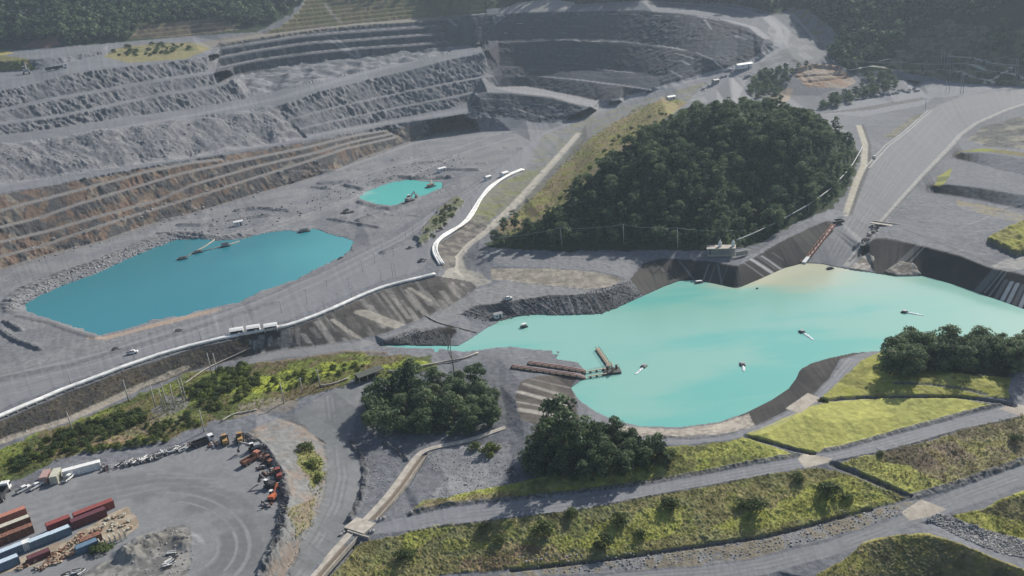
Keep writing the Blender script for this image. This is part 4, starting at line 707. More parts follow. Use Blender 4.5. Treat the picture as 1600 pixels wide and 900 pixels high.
# ------------------------------------------------------------------ materials
def new_mat(name):
    m = bpy.data.materials.new(name); m.use_nodes = True
    nt = m.node_tree; b = nt.nodes['Principled BSDF']
    return m, nt, b
def add_bump(nt, b, scales, dist, coord='Object'):
    tc = nt.nodes.new('ShaderNodeTexCoord'); prev = None
    for sc, st, dt in zip(scales[0], scales[1], dist):
        n = nt.nodes.new('ShaderNodeTexNoise'); n.inputs['Scale'].default_value = sc; n.inputs['Detail'].default_value = 3
        nt.links.new(tc.outputs[coord], n.inputs['Vector'])
        bp = nt.nodes.new('ShaderNodeBump'); bp.inputs['Strength'].default_value = st; bp.inputs['Distance'].default_value = dt
        nt.links.new(n.outputs['Fac'], bp.inputs['Height'])
        if prev: nt.links.new(prev.outputs[0], bp.inputs['Normal'])
        prev = bp
    nt.links.new(prev.outputs[0], b.inputs['Normal'])
def ground_mat(name, rough, bump, spec=0.25, var=0.22):
    m, nt, b = new_mat(name)
    at = nt.nodes.new('ShaderNodeAttribute'); at.attribute_name = 'soil'
    tc = nt.nodes.new('ShaderNodeTexCoord')
    n = nt.nodes.new('ShaderNodeTexNoise'); n.inputs['Scale'].default_value = 0.45; n.inputs['Detail'].default_value = 8; n.inputs['Roughness'].default_value = 0.78
    nt.links.new(tc.outputs['Object'], n.inputs['Vector'])
    mr = nt.nodes.new('ShaderNodeMapRange'); mr.inputs[1].default_value = 0.25; mr.inputs[2].default_value = 0.75; mr.inputs[3].default_value = 1-var; mr.inputs[4].default_value = 1+var
    nt.links.new(n.outputs['Fac'], mr.inputs[0])
    vm = nt.nodes.new('ShaderNodeVectorMath'); vm.operation = 'SCALE'
    nt.links.new(at.outputs['Color'], vm.inputs[0]); nt.links.new(mr.outputs[0], vm.inputs['Scale'])
    nt.links.new(vm.outputs[0], b.inputs['Base Color'])
    b.inputs['Roughness'].default_value = rough; b.inputs['Specular IOR Level'].default_value = spec
    add_bump(nt, b, ((0.35, 1.6), (bump, bump)), (0.8, 0.3))
    return m
MAT_ROCK = ground_mat('rock_ground', 0.95, 0.4, 0.25, 0.42)
MAT_ROAD = ground_mat('gravel_surface', 0.9, 0.10, 0.3, 0.12)
MAT_GRASS = ground_mat('grass_ground', 0.95, 0.35, 0.1, 0.4)
MAT_LINER = ground_mat('liner_sheet', 0.8, 0.08, 0.2, 0.15)
MAT_HILL = ground_mat('hill_ground', 0.95, 0.5, 0.1, 0.3)
IDX = np.arange(NY*NX).reshape(NY, NX)
QUADS = np.stack([IDX[1:, :-1], IDX[1:, 1:], IDX[:-1, 1:], IDX[:-1, :-1]], -1)
def sheet(name, sel, mat, PP, CC, NN=None):
    q = QUADS[sel].reshape(-1)
    used, inv = np.unique(q, return_inverse=True)
    me = bpy.data.meshes.new(name)
    me.vertices.add(len(used)); me.vertices.foreach_set('co', PP.reshape(-1, 3)[used].astype(np.float32).ravel())
    me.loops.add(len(q)); me.loops.foreach_set('vertex_index', inv.astype(np.int32))
    me.polygons.add(len(q)//4); me.polygons.foreach_set('loop_start', np.arange(0, len(q), 4, dtype=np.int32))
    me.polygons.foreach_set('use_smooth', np.ones(len(q)//4, bool))
    me.update(calc_edges=True)
    ca = me.color_attributes.new('soil', 'FLOAT_COLOR', 'POINT')
    ca.data.foreach_set('color', np.concatenate([CC.reshape(-1, 3)[used], np.ones((len(used), 1))], 1).astype(np.float32).ravel())
    if NN is not None: me.normals_split_custom_set_from_vertices(NN.reshape(-1, 3)[used].astype(np.float32))
    me.materials.append(mat)
    o = bpy.data.objects.new(name, me); SC.collection.objects.link(o)
    return o
def structure(o, kind='structure', label=None, cat=None):
    o['kind'] = kind
    if label: o['label'] = label; o['category'] = cat
    return o
qz = ZONE[:-1, :-1]
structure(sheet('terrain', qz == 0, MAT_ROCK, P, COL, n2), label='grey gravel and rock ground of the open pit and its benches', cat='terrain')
structure(sheet('haul_road', qz == 1, MAT_ROAD, P, COL, n2), label='wide grey gravel haul roads along the pit and up from the lake', cat='road')
structure(sheet('path', qz == 2, MAT_ROAD, P, COL, n2), label='narrow grey gravel tracks between the grass terraces', cat='path')
structure(sheet('grass', qz == 3, MAT_GRASS, P, COL, n2), 'stuff', 'yellow green and brown grass on the dam terraces and banks', 'grass')
structure(sheet('embankment_terrain', qz == 4, MAT_LINER, P, COL, n2), label='dark lined banks round the turquoise lake', cat='embankment')
structure(sheet('hill_terrain', qz == 5, MAT_HILL, P, COL, n2), label='dark soil of the wooded hills', cat='hillside')
structure(sheet('yard_ground', qz == 6, MAT_ROAD, P, COL, n2), label='grey yard with curved tyre tracks', cat='ground')
# plain ground far outside, reaching the horizon
bm = bmesh.new()
bmesh.ops.create_grid(bm, x_segments=40, y_segments=40, size=3000)
for v in bm.verts: v.co.z = -75; v.co.y += 600
me = bpy.data.meshes.new('ground'); bm.to_mesh(me); bm.free()
mg, nt, b = new_mat('far_ground'); b.inputs['Base Color'].default_value = (0.09, 0.10, 0.06, 1); b.inputs['Roughness'].default_value = 1
add_bump(nt, b, ((0.05,), (0.5,)), (3,)); me.materials.append(mg)
og = bpy.data.objects.new('ground', me); SC.collection.objects.link(og); structure(og)

# ------------------------------------------------------------------ water
def water_mat(name, rough, bump):
    m, nt, b = new_mat(name)
    at = nt.nodes.new('ShaderNodeAttribute'); at.attribute_name = 'soil'
    nt.links.new(at.outputs['Color'], b.inputs['Base Color'])
    b.inputs['Roughness'].default_value = rough; b.inputs['IOR'].default_value = 1.33
    add_bump(nt, b, ((0.25, 1.2), (bump, bump)), (0.15, 0.06))
    return m
MAT_WATER = water_mat('milky_water', 0.16, 0.22)
def grow(m, n):
    for _ in range(n):
        p = np.pad(m, 1); m = m | p[:-2, 1:-1] | p[2:, 1:-1] | p[1:-1, :-2] | p[1:-1, 2:]
    return m
def water(name, poly, z, colour, label):
    m = grow(region(poly, 0) > 0.5, 4)[:-1, :-1]
    WP = CAM+DIR*((z-CAMZ)/np.minimum(DIR[..., 2], -1e-3))[..., None]
    sel = m
    o = sheet(name, sel, MAT_WATER, WP, colour(WP))
    return structure(o, label=label, cat='water')
def lake_col(W):
    n = fbm(W*np.array([1, 2.2, 1]), 90, 4, seed=81); n2_ = fbm(W*np.array([1, 3.0, 1]), 25, 3, seed=82)
    t = smooth(-0.4, 0.5, n+0.25*n2_+smooth(700, 1000, GX)*0.25)[..., None]
    c = np.array((0.135, 0.405, 0.365))*(1-t)+np.array((0.215, 0.435, 0.375))*t
    tan_d = np.hypot((GX-1238)/135, (GY-428)/30)+0.35*n+0.15*n2_
    k = (1-smooth(0.55, 1.25, tan_d))[..., None]; c = c*(1-k)+np.array((0.46, 0.43, 0.31))*k
    tan_d = np.hypot((GX-1330)/190, (GY-440)/34)+0.4*n
    k = 0.55*(1-smooth(0.3, 1.3, tan_d))[..., None]; c = c*(1-k)+np.array((0.33, 0.44, 0.36))*k
    k = 0.6*smooth(1430, 1600, GX-GY*0.2+90)[..., None]; c = c*(1-k)+np.array((0.29, 0.46, 0.40))*k
    return c
def pit_col(W):
    n = fbm(W, 60, 3, seed=83); t = smooth(330, 540, GX+60*n)[..., None]
    return np.array((0.022, 0.185, 0.225))*(1-t)+np.array((0.05, 0.28, 0.30))*t
def pond_col(W):
    n = fbm(W, 20, 3, seed=84); t = smooth(600, 560, GX+20*n+(GY-290)*0.8)[..., None]
    return np.array((0.085, 0.43, 0.39))*(1-t)+np.array((0.30, 0.52, 0.47))*t
water('lake_water', LAKE, 0.0, lake_col, 'large milky turquoise lake with a tan inflow stain')
water('pit_lake_water', PITLAKE, 5.0, pit_col, 'deep teal blue lake on the pit floor')
water('pond_water', POND, 6.6, pond_col, 'small turquoise pond beyond the teal lake')

# ------------------------------------------------------------------ plants
def link(name, me, parent=None):
    o = bpy.data.objects.new(name, me); SC.collection.objects.link(o)
    if parent: o.parent = parent
    return o
def tag(o, label, cat, group=None, kind=None):
    o['label'] = label; o['category'] = cat
    if group: o['group'] = group
    if kind: o['kind'] = kind
    return o
def empty(name, loc, rz=0.0):
    o = bpy.data.objects.new(name, None); SC.collection.objects.link(o)
    o.empty_display_size = 0.5; o.location = loc; o.rotation_euler = (0, 0, rz); return o
def leaf_mat(name, dark, light, dry_=None):
    m, nt, b = new_mat(name)
    at = nt.nodes.new('ShaderNodeAttribute'); at.attribute_name = 'tint'
    oi = nt.nodes.new('ShaderNodeObjectInfo')
    rp = nt.nodes.new('ShaderNodeValToRGB')
    rp.color_ramp.elements[0].color = (*dark, 1); rp.color_ramp.elements[1].color = (*light, 1)
    if dry_:
        e = rp.color_ramp.elements.new(0.93); e.color = (*light, 1); rp.color_ramp.elements[2].color = (*dry_, 1)
    ad = nt.nodes.new('ShaderNodeMath'); ad.operation = 'MULTIPLY_ADD'; ad.inputs[1].default_value = 0.55
    sb = nt.nodes.new('ShaderNodeMath'); sb.operation = 'SUBTRACT'; sb.inputs[1].default_value = 0.27
    nt.links.new(oi.outputs['Random'], ad.inputs[0]); nt.links.new(at.outputs['Fac'], ad.inputs[2])
    nt.links.new(ad.outputs[0], sb.inputs[0]); nt.links.new(sb.outputs[0], rp.inputs[0])
    nt.links.new(rp.outputs[0], b.inputs['Base Color']); b.inputs['Roughness'].default_value = 0.65; b.inputs['Specular IOR Level'].default_value = 0.18
    tr = nt.nodes.new('ShaderNodeBsdfTranslucent'); nt.links.new(rp.outputs[0], tr.inputs[0])
    mx = nt.nodes.new('ShaderNodeMixShader'); mx.inputs[0].default_value = 0.38
    nt.links.new(b.outputs[0], mx.inputs[1]); nt.links.new(tr.outputs[0], mx.inputs[2])
    nt.links.new(mx.outputs[0], nt.nodes['Material Output'].inputs[0])
    return m
LEAF_WOOD = leaf_mat('wood_leaves', (0.022, 0.046, 0.028), (0.18, 0.25, 0.122), (0.25, 0.27, 0.16))
LEAF_BUSH = leaf_mat('bush_leaves', (0.045, 0.07, 0.028), (0.14, 0.18, 0.06))
LEAF_LIME = leaf_mat('lime_leaves', (0.07, 0.10, 0.025), (0.20, 0.24, 0.06))
LEAF_FAR = leaf_mat('far_leaves', (0.032, 0.064, 0.040), (0.175, 0.235, 0.12))
BARK, nt_, b_ = new_mat('bark'); b_.inputs['Base Color'].default_value = (0.13, 0.115, 0.095, 1); b_.inputs['Roughness'].default_value = 0.9
add_bump(nt_, b_, ((3.0,), (0.6,)), (0.1,))
def leaves(rs, lobes, n, size, flatten=0.0):
    """n leaf clusters spread over the outer shells of the lobes; returns quad vertices and a tint per quad"""
    lobes = np.array(lobes); w = lobes[:, 3]**2; pick = rs.choice(len(lobes), n, p=w/w.sum())
    d = rs.normal(size=(n, 3)); d[:, 2] = np.where(d[:, 2] < -0.3, -d[:, 2]*0.6, d[:, 2]); d /= np.linalg.norm(d, axis=1)[:, None]
    rad = lobes[pick, 3]*rs.uniform(0.62, 1.12, n)
    c = lobes[pick, :3]+d*rad[:, None]*np.array([1, 1, 0.85])
    nrm = d+rs.normal(scale=0.55, size=(n, 3)); nrm[:, 2] += 0.25; nrm /= np.linalg.norm(nrm, axis=1)[:, None]
    t = np.cross(nrm, rs.normal(size=(n, 3))); t /= np.linalg.norm(t, axis=1)[:, None]; bt = np.cross(nrm, t)
    s = size*rs.uniform(0.55, 1.25, n)[:, None]
    q = np.stack([c-t*s-bt*s*0.55, c+t*s*0.2-bt*s*0.75, c+t*s+bt*s*0.4, c-t*s*0.3+bt*s*0.8], 1)
    tint = np.clip(0.45+0.28*rs.normal(size=n)*0.8+0.38*(lobes[pick, 4]-0.5)*2, 0, 1)
    return q.reshape(-1, 3), tint
def crown_lobes(rs, h, w, base, k, peak=0.6):
    out = []
    for i in range(k):
        z = rs.uniform(base, h*0.92); f = (z-base)/(h-base); rr = w*0.5*math.sqrt(max(0.08, 1-(abs(f-(1-peak))/max(peak, 1-peak))**1.6))
        a = rs.uniform(0, 6.283); q = rr*math.sqrt(rs.uniform(0.05, 1))*0.85
        out.append((q*math.cos(a), q*math.sin(a), z, w*rs.uniform(0.13, 0.23), rs.uniform(0, 1)))
    out.append((0, 0, h*0.9, w*0.17, 0.6))
    return out
def tubes(segs, sides=6):
    """tapered limbs: (point, radius) pairs joined into one vertex/face list"""
    V, Q = [], []
    for a, ra, b, rb in segs:
        a, b = np.array(a, float), np.array(b, float); d = b-a; d /= np.linalg.norm(d)+1e-9
        t = np.cross(d, (0.3, 0.9, 0.1)); t /= np.linalg.norm(t); bt = np.cross(d, t); o = len(V)
        for p, r in ((a, ra), (b, rb)):
            for k in range(sides):
                an = 6.2832*k/sides; V.append(p+t*r*math.cos(an)+bt*r*math.sin(an))
        for k in range(sides): Q.append((o+k, o+(k+1) % sides, o+sides+(k+1) % sides, o+sides+k))
    return V, Q
def trunk_segs(rs, h, lobes, r=0.22, bend=0.4):
    pts = [np.array((0, 0, -0.4))]
    for f in (0.25, 0.5, 0.75): pts.append(np.array((rs.normal()*bend*0.3, rs.normal()*bend*0.3, h*f)))
    segs = [(pts[i], r*(1-0.24*i), pts[i+1], r*(1-0.24*(i+1))) for i in range(3)]
    for L in lobes[::2]:
        k = 1 if L[2] < h*0.55 else 2
        segs.append((pts[k], r*0.4, np.array(L[:3]), r*0.12))
    return segs
def quads_mesh(name, V, Q, mat, tint=None, smooth_=False):
    me = bpy.data.meshes.new(name); me.from_pydata([tuple(map(float, v)) for v in V], [], [tuple(q) for q in Q]); me.materials.append(mat)
    if tint is not None:
        a = me.attributes.new('tint', 'FLOAT', 'FACE'); a.data.foreach_set('value', np.asarray(tint, np.float32))
    if smooth_: me.polygons.foreach_set('use_smooth', np.ones(len(me.polygons), bool))
    return me
def leaf_mesh(name, V, tint, mat):
    n = len(V)//4; me = bpy.data.meshes.new(name)
    me.vertices.add(4*n); me.vertices.foreach_set('co', V.astype(np.float32).ravel())
    me.loops.add(4*n); me.loops.foreach_set('vertex_index', np.arange(4*n, dtype=np.int32))
    me.polygons.add(n); me.polygons.foreach_set('loop_start', np.arange(0, 4*n, 4, dtype=np.int32)); me.update(calc_edges=True)
    a = me.attributes.new('tint', 'FLOAT', 'FACE'); a.data.foreach_set('value', tint.astype(np.float32)); me.materials.append(mat)
    return me
TREE_KINDS = {}
def tree_kind(key, h, w, base, lobes, n, leaf, mat, seeds=3, peak=0.6, r=0.22):
    out = []
    for s in range(seeds):
        rs = np.random.RandomState(hash(key) % 1000 if False else sum(map(ord, key))*7+s)
        L = crown_lobes(rs, h, w, base, lobes, peak); V, t = leaves(rs, L, n, leaf)
        tv, tq = tubes(trunk_segs(rs, h, L, r))
        out.append((leaf_mesh('crown', V, t, mat), quads_mesh('trunk', tv, tq, BARK, smooth_=True)))
    TREE_KINDS[key] = out
tree_kind('wood', 9.5, 8.5, 1.6, 30, 1500, 0.36, LEAF_WOOD, 6)
tree_kind('broad', 8, 10.5, 2.0, 34, 1700, 0.36, LEAF_WOOD, 4, 0.45)
tree_kind('tall', 14, 7.0, 4.5, 20, 900, 0.36, LEAF_WOOD, 4, 0.5, 0.28)
tree_kind('bush', 2.5, 5.2, 0.0, 18, 720, 0.24, LEAF_BUSH, 4, 0.75, 0.10)
tree_kind('lime', 2.2, 4.8, 0.0, 16, 600, 0.24, LEAF_LIME, 3, 0.75, 0.08)
_tc = {}
def tree(name, kind, loc, scale, rz, label, group, cat='tree', squash=1.0):
    k = _tc.get(kind, 0); _tc[kind] = k+1
    cm, tm = TREE_KINDS[kind][k % len(TREE_KINDS[kind])]
    e = empty(name, loc, rz); e.scale = (scale, scale, scale*squash)
    link('crown', cm, e); link('trunk', tm, e)
    return tag(e, label, cat, group)
def scatter(poly, gap, limit, seed, jit=0):
    """places inside an outline, no two nearer than gap metres"""
    m = region(poly, jit) > 0.5
    jj, ii = np.nonzero(m); rs = np.random.RandomState(seed)
    # weight by real area so that places spread evenly on the ground
    wgt = 1/(PXM[jj, ii]**2*SIND[jj, ii]); wgt /= wgt.sum()
    order = rs.choice(len(jj), min(len(jj), limit*14), p=wgt, replace=False)
    pts = []
    cell = {}
    for o in order:
        p = P[jj[o], ii[o]]; c = (int(p[0]//gap), int(p[1]//gap))
        if any((q[0]-p[0])**2+(q[1]-p[1])**2 < gap*gap for a in (-1, 0, 1) for b in (-1, 0, 1) for q in cell.get((c[0]+a, c[1]+b), [])): continue
        cell.setdefault(c, []).append(p); pts.append(p)
        if len(pts) >= limit: break
    return pts
rv = random.Random(11)
HILL = [(765, 378), (812, 362), (868, 330), (912, 296), (958, 258), (1012, 214), (1060, 180), (1120, 168), (1195, 170), (1262, 186), (1316, 220), (1338, 250), (1328, 285), (1294, 322), (1246, 344), (1196, 364), (1146, 381), (1060, 387), (950, 386), (860, 389), (795, 386)]
for p in scatter(HILL, 5.0, 290, 3):
    tree('wood_tree', rv.choice(('wood', 'wood', 'broad', 'tall')) if rv.random() < 0.9 else 'lime', p, rv.choice((0.5, 0.65, 0.8, 0.95))*rv.uniform(0.85, 1.15), rv.uniform(0, 6.3), 'dark broadleaf tree in the dense wood that covers the hill above the turquoise lake', 'trees of the wooded hill')
CLUMP_A = [(566, 668), (575, 640), (610, 612), (660, 600), (720, 598), (762, 612), (782, 640), (778, 664), (740, 678), (680, 682), (620, 680)]
for p in scatter(CLUMP_A, 4.4, 40, 5):
    tree('broadleaf_tree', 'wood', p, rv.uniform(0.55, 1.2), rv.uniform(0, 6.3), 'dark broadleaf tree in the dense grove west of the turquoise lake', 'trees of the west grove')
CLUMP_B = [(822, 742), (826, 700), (860, 688), (920, 685), (980, 692), (1030, 708), (1044, 724), (1000, 736), (960, 748), (900, 752)]
for p in scatter(CLUMP_B, 4.2, 34, 6):
    tree('broadleaf_tree', 'wood', p, rv.uniform(0.6, 0.95), rv.uniform(0, 6.3), 'dark broadleaf tree in the grove on the bank south of the turquoise lake', 'trees of the south grove')
for px, py, s in [(880, 716, 1.7), (862, 700, 1.35), (905, 724, 1.3), (930, 712, 0.95)]:
    tree('tall_tree', 'tall', hit(px, py), s, rv.uniform(0, 6.3), 'tall loose tree standing above the south grove', 'tall trees of the south grove')
CLUMP_C = [(1388, 588), (1394, 560), (1420, 552), (1500, 552), (1600, 556), (1760, 560), (1760, 590), (1600, 584), (1560, 578), (1480, 580), (1430, 590)]
for p in scatter(CLUMP_C, 4.2, 46, 8):
    tree('broadleaf_tree', 'wood', p, rv.uniform(0.85, 1.2), rv.uniform(0, 6.3), 'dark broadleaf tree in the grove on the grass knoll right of the lake', 'trees of the east grove')
for poly, gap, lim, seed, sc, lab, grp in [
    ([(1165, 152), (1180, 122), (1225, 108), (1262, 104), (1235, 118), (1230, 140), (1205, 158)], 5.0, 40, 21, 0.75, 'dark tree in the small copse left of the orange terraced cutting', 'trees left of the orange cutting'),
    ([(1285, 162), (1345, 140), (1350, 120), (1398, 122), (1405, 140), (1340, 158), (1290, 172), (1268, 172)], 5.0, 45, 22, 0.8, 'dark tree in the copse right of the orange terraced cutting', 'trees right of the orange cutting'),
    ([(1545, 60), (1570, 45), (1570, 75), (1550, 82)], 5.0, 8, 23, 1.0, 'tree standing out on the terraced hillside at upper right', 'trees on the terraced hillside')]:
    for p in scatter(poly, gap, lim, seed):
        tree('broadleaf_tree', 'wood', p, sc*rv.uniform(0.7, 1.15), rv.uniform(0, 6.3), lab, grp)
# shrubs on the grassed dam, each told apart by its place
def bush(px, py, s, label, kind='bush', sq=1.0):
    tree('bush', kind, hit(px, py), s, rv.uniform(0, 6.3), label, None, 'bush', sq*0.8)
bush(634, 872, 1.25, 'dark round bush near the lower end of the concrete channel, alone on grass')
bush(850, 830, 1.4, 'large dark bush just below the lower terrace road in front of the south grove')
bush(893, 806, 0.9, 'small dark bush touching the lower edge of the terrace road')
bush(945, 850, 1.3, 'tall dark bush low on the grass slope between two other dark bushes')
bush(968, 816, 1.1, 'dark feathery bush in the middle of the grass slope')
bush(1000, 838, 0.8, 'small dark bush at the foot of the grass slope')
bush(1048, 794, 1.3, 'round olive bush close under the terrace road')
bush(1188, 800, 1.6, 'big pale grey green bush on the yellow grass slope')
bush(1160, 790, 0.9, 'small grey green bush left of the big pale bush')
bush(1296, 775, 1.7, 'largest round grey green bush near the cross ditch')
bush(1325, 782, 0.9, 'small dark bush right of the largest round bush')
bush(1245, 750, 0.9, 'low dark bush just below the road crossing slab')
bush(780, 845, 0.8, 'small dark bush left of the large bush below the terrace road')
bush(755, 828, 0.7, 'tiny dark bush at the upper edge of the left grass slope')
bush(1375, 712, 0.55, 'tiny dark bush beside the upper cross ditch')
bush(1590, 690, 1.0, 'dark bush on the brown grass at the far right')
bush(1045, 718, 1.4, 'rounded dark bush at the right end of the south grove', 'bush')
bush(1010, 735, 1.0, 'pale lime bush at the right foot of the south grove', 'lime')
bush(835, 720, 1.2, 'pale lime bush at the left foot of the south grove', 'lime')
bush(765, 708, 1.6, 'pale green bush above the grey bank beside the concrete channel', 'lime')
bush(742, 700, 1.0, 'small green bush left of the pale green bush by the concrete channel', 'bush')
bush(778, 650, 1.2, 'lime bush at the right foot of the west grove', 'lime')
bush(1288, 626, 0.8, 'small dark bush at the corner of the lined bank and the lawn')
bush(478, 706, 1.3, 'dark bush on top of the rusty berm', 'bush')
bush(490, 730, 1.4, 'lime bush halfway down the rusty berm', 'lime')
bush(496, 750, 1.0, 'small lime bush low on the rusty berm', 'lime')
bush(156, 862, 1.4, 'grey green bush beside the rubble mound in the yard', 'bush', 0.7)
bush(1180, 352, 1.2, 'lime bush beside the pump house', 'lime')
for poly, gap, lim, seed, kinds, sc, lab, grp in [
    ([(20, 720), (110, 670), (215, 640), (235, 660), (150, 690), (60, 720), (10, 745)], 2.6, 60, 31, ('bush', 'bush', 'lime'), (0.6, 1.1), 'green bush in the dense strip below the embankment at far left', 'bushes below the embankment'),
    ([(285, 620), (335, 585), (385, 570), (410, 592), (390, 622), (340, 640)], 2.6, 45, 32, ('lime', 'bush'), (0.6, 1.15), 'bright green bush in the strip near the timber poles', 'bushes near the timber poles'),
    ([(110, 708), (200, 690), (268, 680), (262, 690), (160, 706)], 2.4, 30, 33, ('bush', 'lime'), (0.45, 0.8), 'low bush on the bank above the yard', 'bushes on the bank above the yard'),
    ([(400, 602), (470, 580), (560, 568), (575, 575), (500, 594), (430, 618)], 3.4, 24, 34, ('lime',), (0.4, 0.8), 'lime green shrub on the bright grass left of the green shed', 'shrubs left of the green shed'),
    ([(225, 668), (300, 650), (315, 665), (240, 680)], 2.6, 20, 35, ('bush', 'lime'), (0.4, 0.8), 'olive bush between the timber poles and the yard', 'bushes between poles and yard'),
    ([(660, 372), (700, 325), (718, 316), (712, 338), (680, 372)], 3.0, 26, 36, ('bush',), (0.5, 0.9), 'dark shrub on the weedy heap beside the pit road', 'shrubs on the weedy heap'),
    ([(1170, 370), (1215, 345), (1265, 318), (1308, 290), (1300, 300), (1250, 330), (1190, 366)], 3.2, 24, 37, ('bush', 'lime'), (0.4, 0.8), 'shrub along the foot of the wooded hill beside the ramp', 'shrubs at the foot of the wooded hill'),
    ([(855, 330), (905, 270), (960, 220), (1030, 170), (1050, 175), (950, 250), (880, 320)], 7.0, 30, 38, ('bush', 'lime'), (0.4, 0.9), 'scattered shrub on the olive slope left of the wooded hill', 'shrubs on the olive slope'),
    ([(165, 86), (200, 72), (290, 68), (300, 76), (230, 92)], 7.0, 30, 39, ('bush',), (0.9, 1.6), 'shrub on the olive patch of the far left plateau', 'shrubs on the far left plateau')]:
    for i, p in enumerate(scatter(poly, gap, lim, seed)):
        tree('bush', kinds[i % len(kinds)], p, rv.uniform(*sc), rv.uniform(0, 6.3), lab, grp, 'bush')
# bare tree and slender leaning tree beside the west grove
def bare_tree(px, py, h, label):
    rs = random.Random(int(px)); e = empty('bare_tree', hit(px, py)); segs = []
    def grow_limb(p, d, r, L, depth):
        q = p+d*L; segs.append((tuple(p), r, tuple(q), r*0.62))
        if depth == 0: return
        for k in range(3 if depth < 4 else 2):
            nd = (d+Vector((rs.gauss(0, .42), rs.gauss(0, .42), rs.gauss(0.12, .25)))).normalized(); grow_limb(q, nd, r*0.62, L*(rs.uniform(0.34, 0.48) if depth == 6 else rs.uniform(0.65, 0.85)), depth-1)
    grow_limb(Vector((0, 0, -0.5)), Vector((-0.02, 0, 1)), 0.36, h*0.56, 6)
    V, Q = tubes(segs, 5); bm_ = quads_mesh('trunk', V, Q, BARK, smooth_=True); link('trunk', bm_, e)
    tw = [s for s in segs if s[1] < 0.08]; r2 = np.random.RandomState(3)
    L = [(s[2][0], s[2][1], s[2][2], 0.7, 0.4) for s in tw[::2]]; Vv, t = leaves(r2, L, 1500, 0.13); link('crown', leaf_mesh('crown', Vv, t*0.6, TWIG), e)
    return tag(e, label, 'tree')
TWIG = leaf_mat('dry_twigs', (0.07, 0.06, 0.05), (0.14, 0.12, 0.10))
bare_tree(712, 598, 19, 'tall bare grey tree rising behind the west grove')
rs_ = np.random.RandomState(9)
e = empty('slender_tree', hit(656, 652)); segs = [((0, 0, -.5), .2, (-.6, 0, 5), .15), ((-.6, 0, 5), .15, (-1.6, .2, 10), .09), ((-1.0, 0.1, 7), .08, (-2.6, .4, 9.5), .04), ((-1.2, 0.1, 8), .08, (.4, .2, 11), .04)]
V, Q = tubes(segs); link('trunk', quads_mesh('trunk', V, Q, BARK), e); L = [(-1.7, .2, 10.6, 1.0, .2), (-2.8, .4, 9.6, .8, .3), (.4, .2, 11, .8, .4), (-.9, .1, 11.4, .9, .5), (-2.2, 0, 11, .8, .3)]
V, t = leaves(rs_, L, 420, 0.26); link('crown', leaf_mesh('crown', V, t, LEAF_WOOD), e); tag(e, 'slender leaning tree with a small dark crown left of the west grove', 'tree')
e = empty('dead_trunk', hit(856, 692)); V, Q = tubes([((0, 0, -.5), .3, (-.3, 0, 7), .22), ((-.3, 0, 7), .22, (-1.0, 0, 16), .07), ((-.5, 0, 9), .1, (.5, .2, 11.5), .03)]); link('trunk', quads_mesh('trunk', V, Q, BARK), e); tag(e, 'bare dead trunk standing up out of the south grove', 'tree')
# far woods that read as one mass
def far_wood(name, poly, gap, limit, seed, size, label, leaf_n=95):
    pts = scatter(poly, gap, limit, seed, 3); rs = np.random.RandomState(seed); VV, TT = [], []
    protos = []
    for s in range(6):
        L = crown_lobes(rs, 9, 9, 0.6, 7, 0.6); L = [(a, b, c, d*1.25, e) for a, b, c, d, e in L]; protos.append(leaves(rs, L, leaf_n, 1.2*(95/leaf_n)**0.5))
    for p in pts:
        V, t = protos[rs.randint(6)]; s = size*rs.uniform(0.75, 1.6); a = rs.uniform(0, 6.28); c, sn = math.cos(a), math.sin(a)
        R = np.array([[c, -sn, 0], [sn, c, 0], [0, 0, 1]])
        VV.append(V@R.T*s+p); TT.append(np.clip(t+rs.normal()*0.22, 0, 1))
    o = link(name, leaf_mesh(name, np.concatenate(VV), np.concatenate(TT), LEAF_FAR)); return tag(o, label, 'forest', None, 'stuff')
far_wood('left_forest', [(-240, -44), (-240, 88), (-60, 80), (0, 72), (25, 66), (100, 58), (110, 70), (200, 62), (215, 40), (330, 28), (380, 40), (430, 34), (470, 4), (500, -44)], 6.0, 1500, 41, 1.0, 'dark green forest covering the hills behind the far left plateau')
far_wood('rim_forest', [(770, -44), (800, 0), (880, -6), (910, 8), (1040, -2), (1060, 0), (1150, 4), (1205, 16), (1232, 6), (1250, -44)], 6.5, 500, 42, 0.9, 'dark forest along the far rim of the pit')
far_wood('hillside_forest', [(1245, -44), (1240, 8), (1275, 18), (1318, 58), (1300, 88), (1330, 108), (1380, 88), (1420, 52), (1470, 24), (1530, 24), (1600, 0), (1840, 0), (1840, -44)], 6.0, 1100, 43, 0.95, 'dark forest on the shaded hillside at upper right')
far_wood('undergrowth', HILL, 3.0, 900, 47, 0.30, 'low green scrub filling the gaps between the trees of the wooded hill', leaf_n=150)
far_wood('undergrowth', CLUMP_A, 2.6, 120, 48, 0.34, 'low scrub at the feet of the trees of the west grove', leaf_n=170)
far_wood('undergrowth', CLUMP_B, 2.4, 120, 49, 0.34, 'low scrub at the feet of the trees of the south grove', leaf_n=170)
far_wood('undergrowth', CLUMP_C, 2.6, 140, 50, 0.34, 'low scrub at the feet of the trees of the east grove', leaf_n=170)
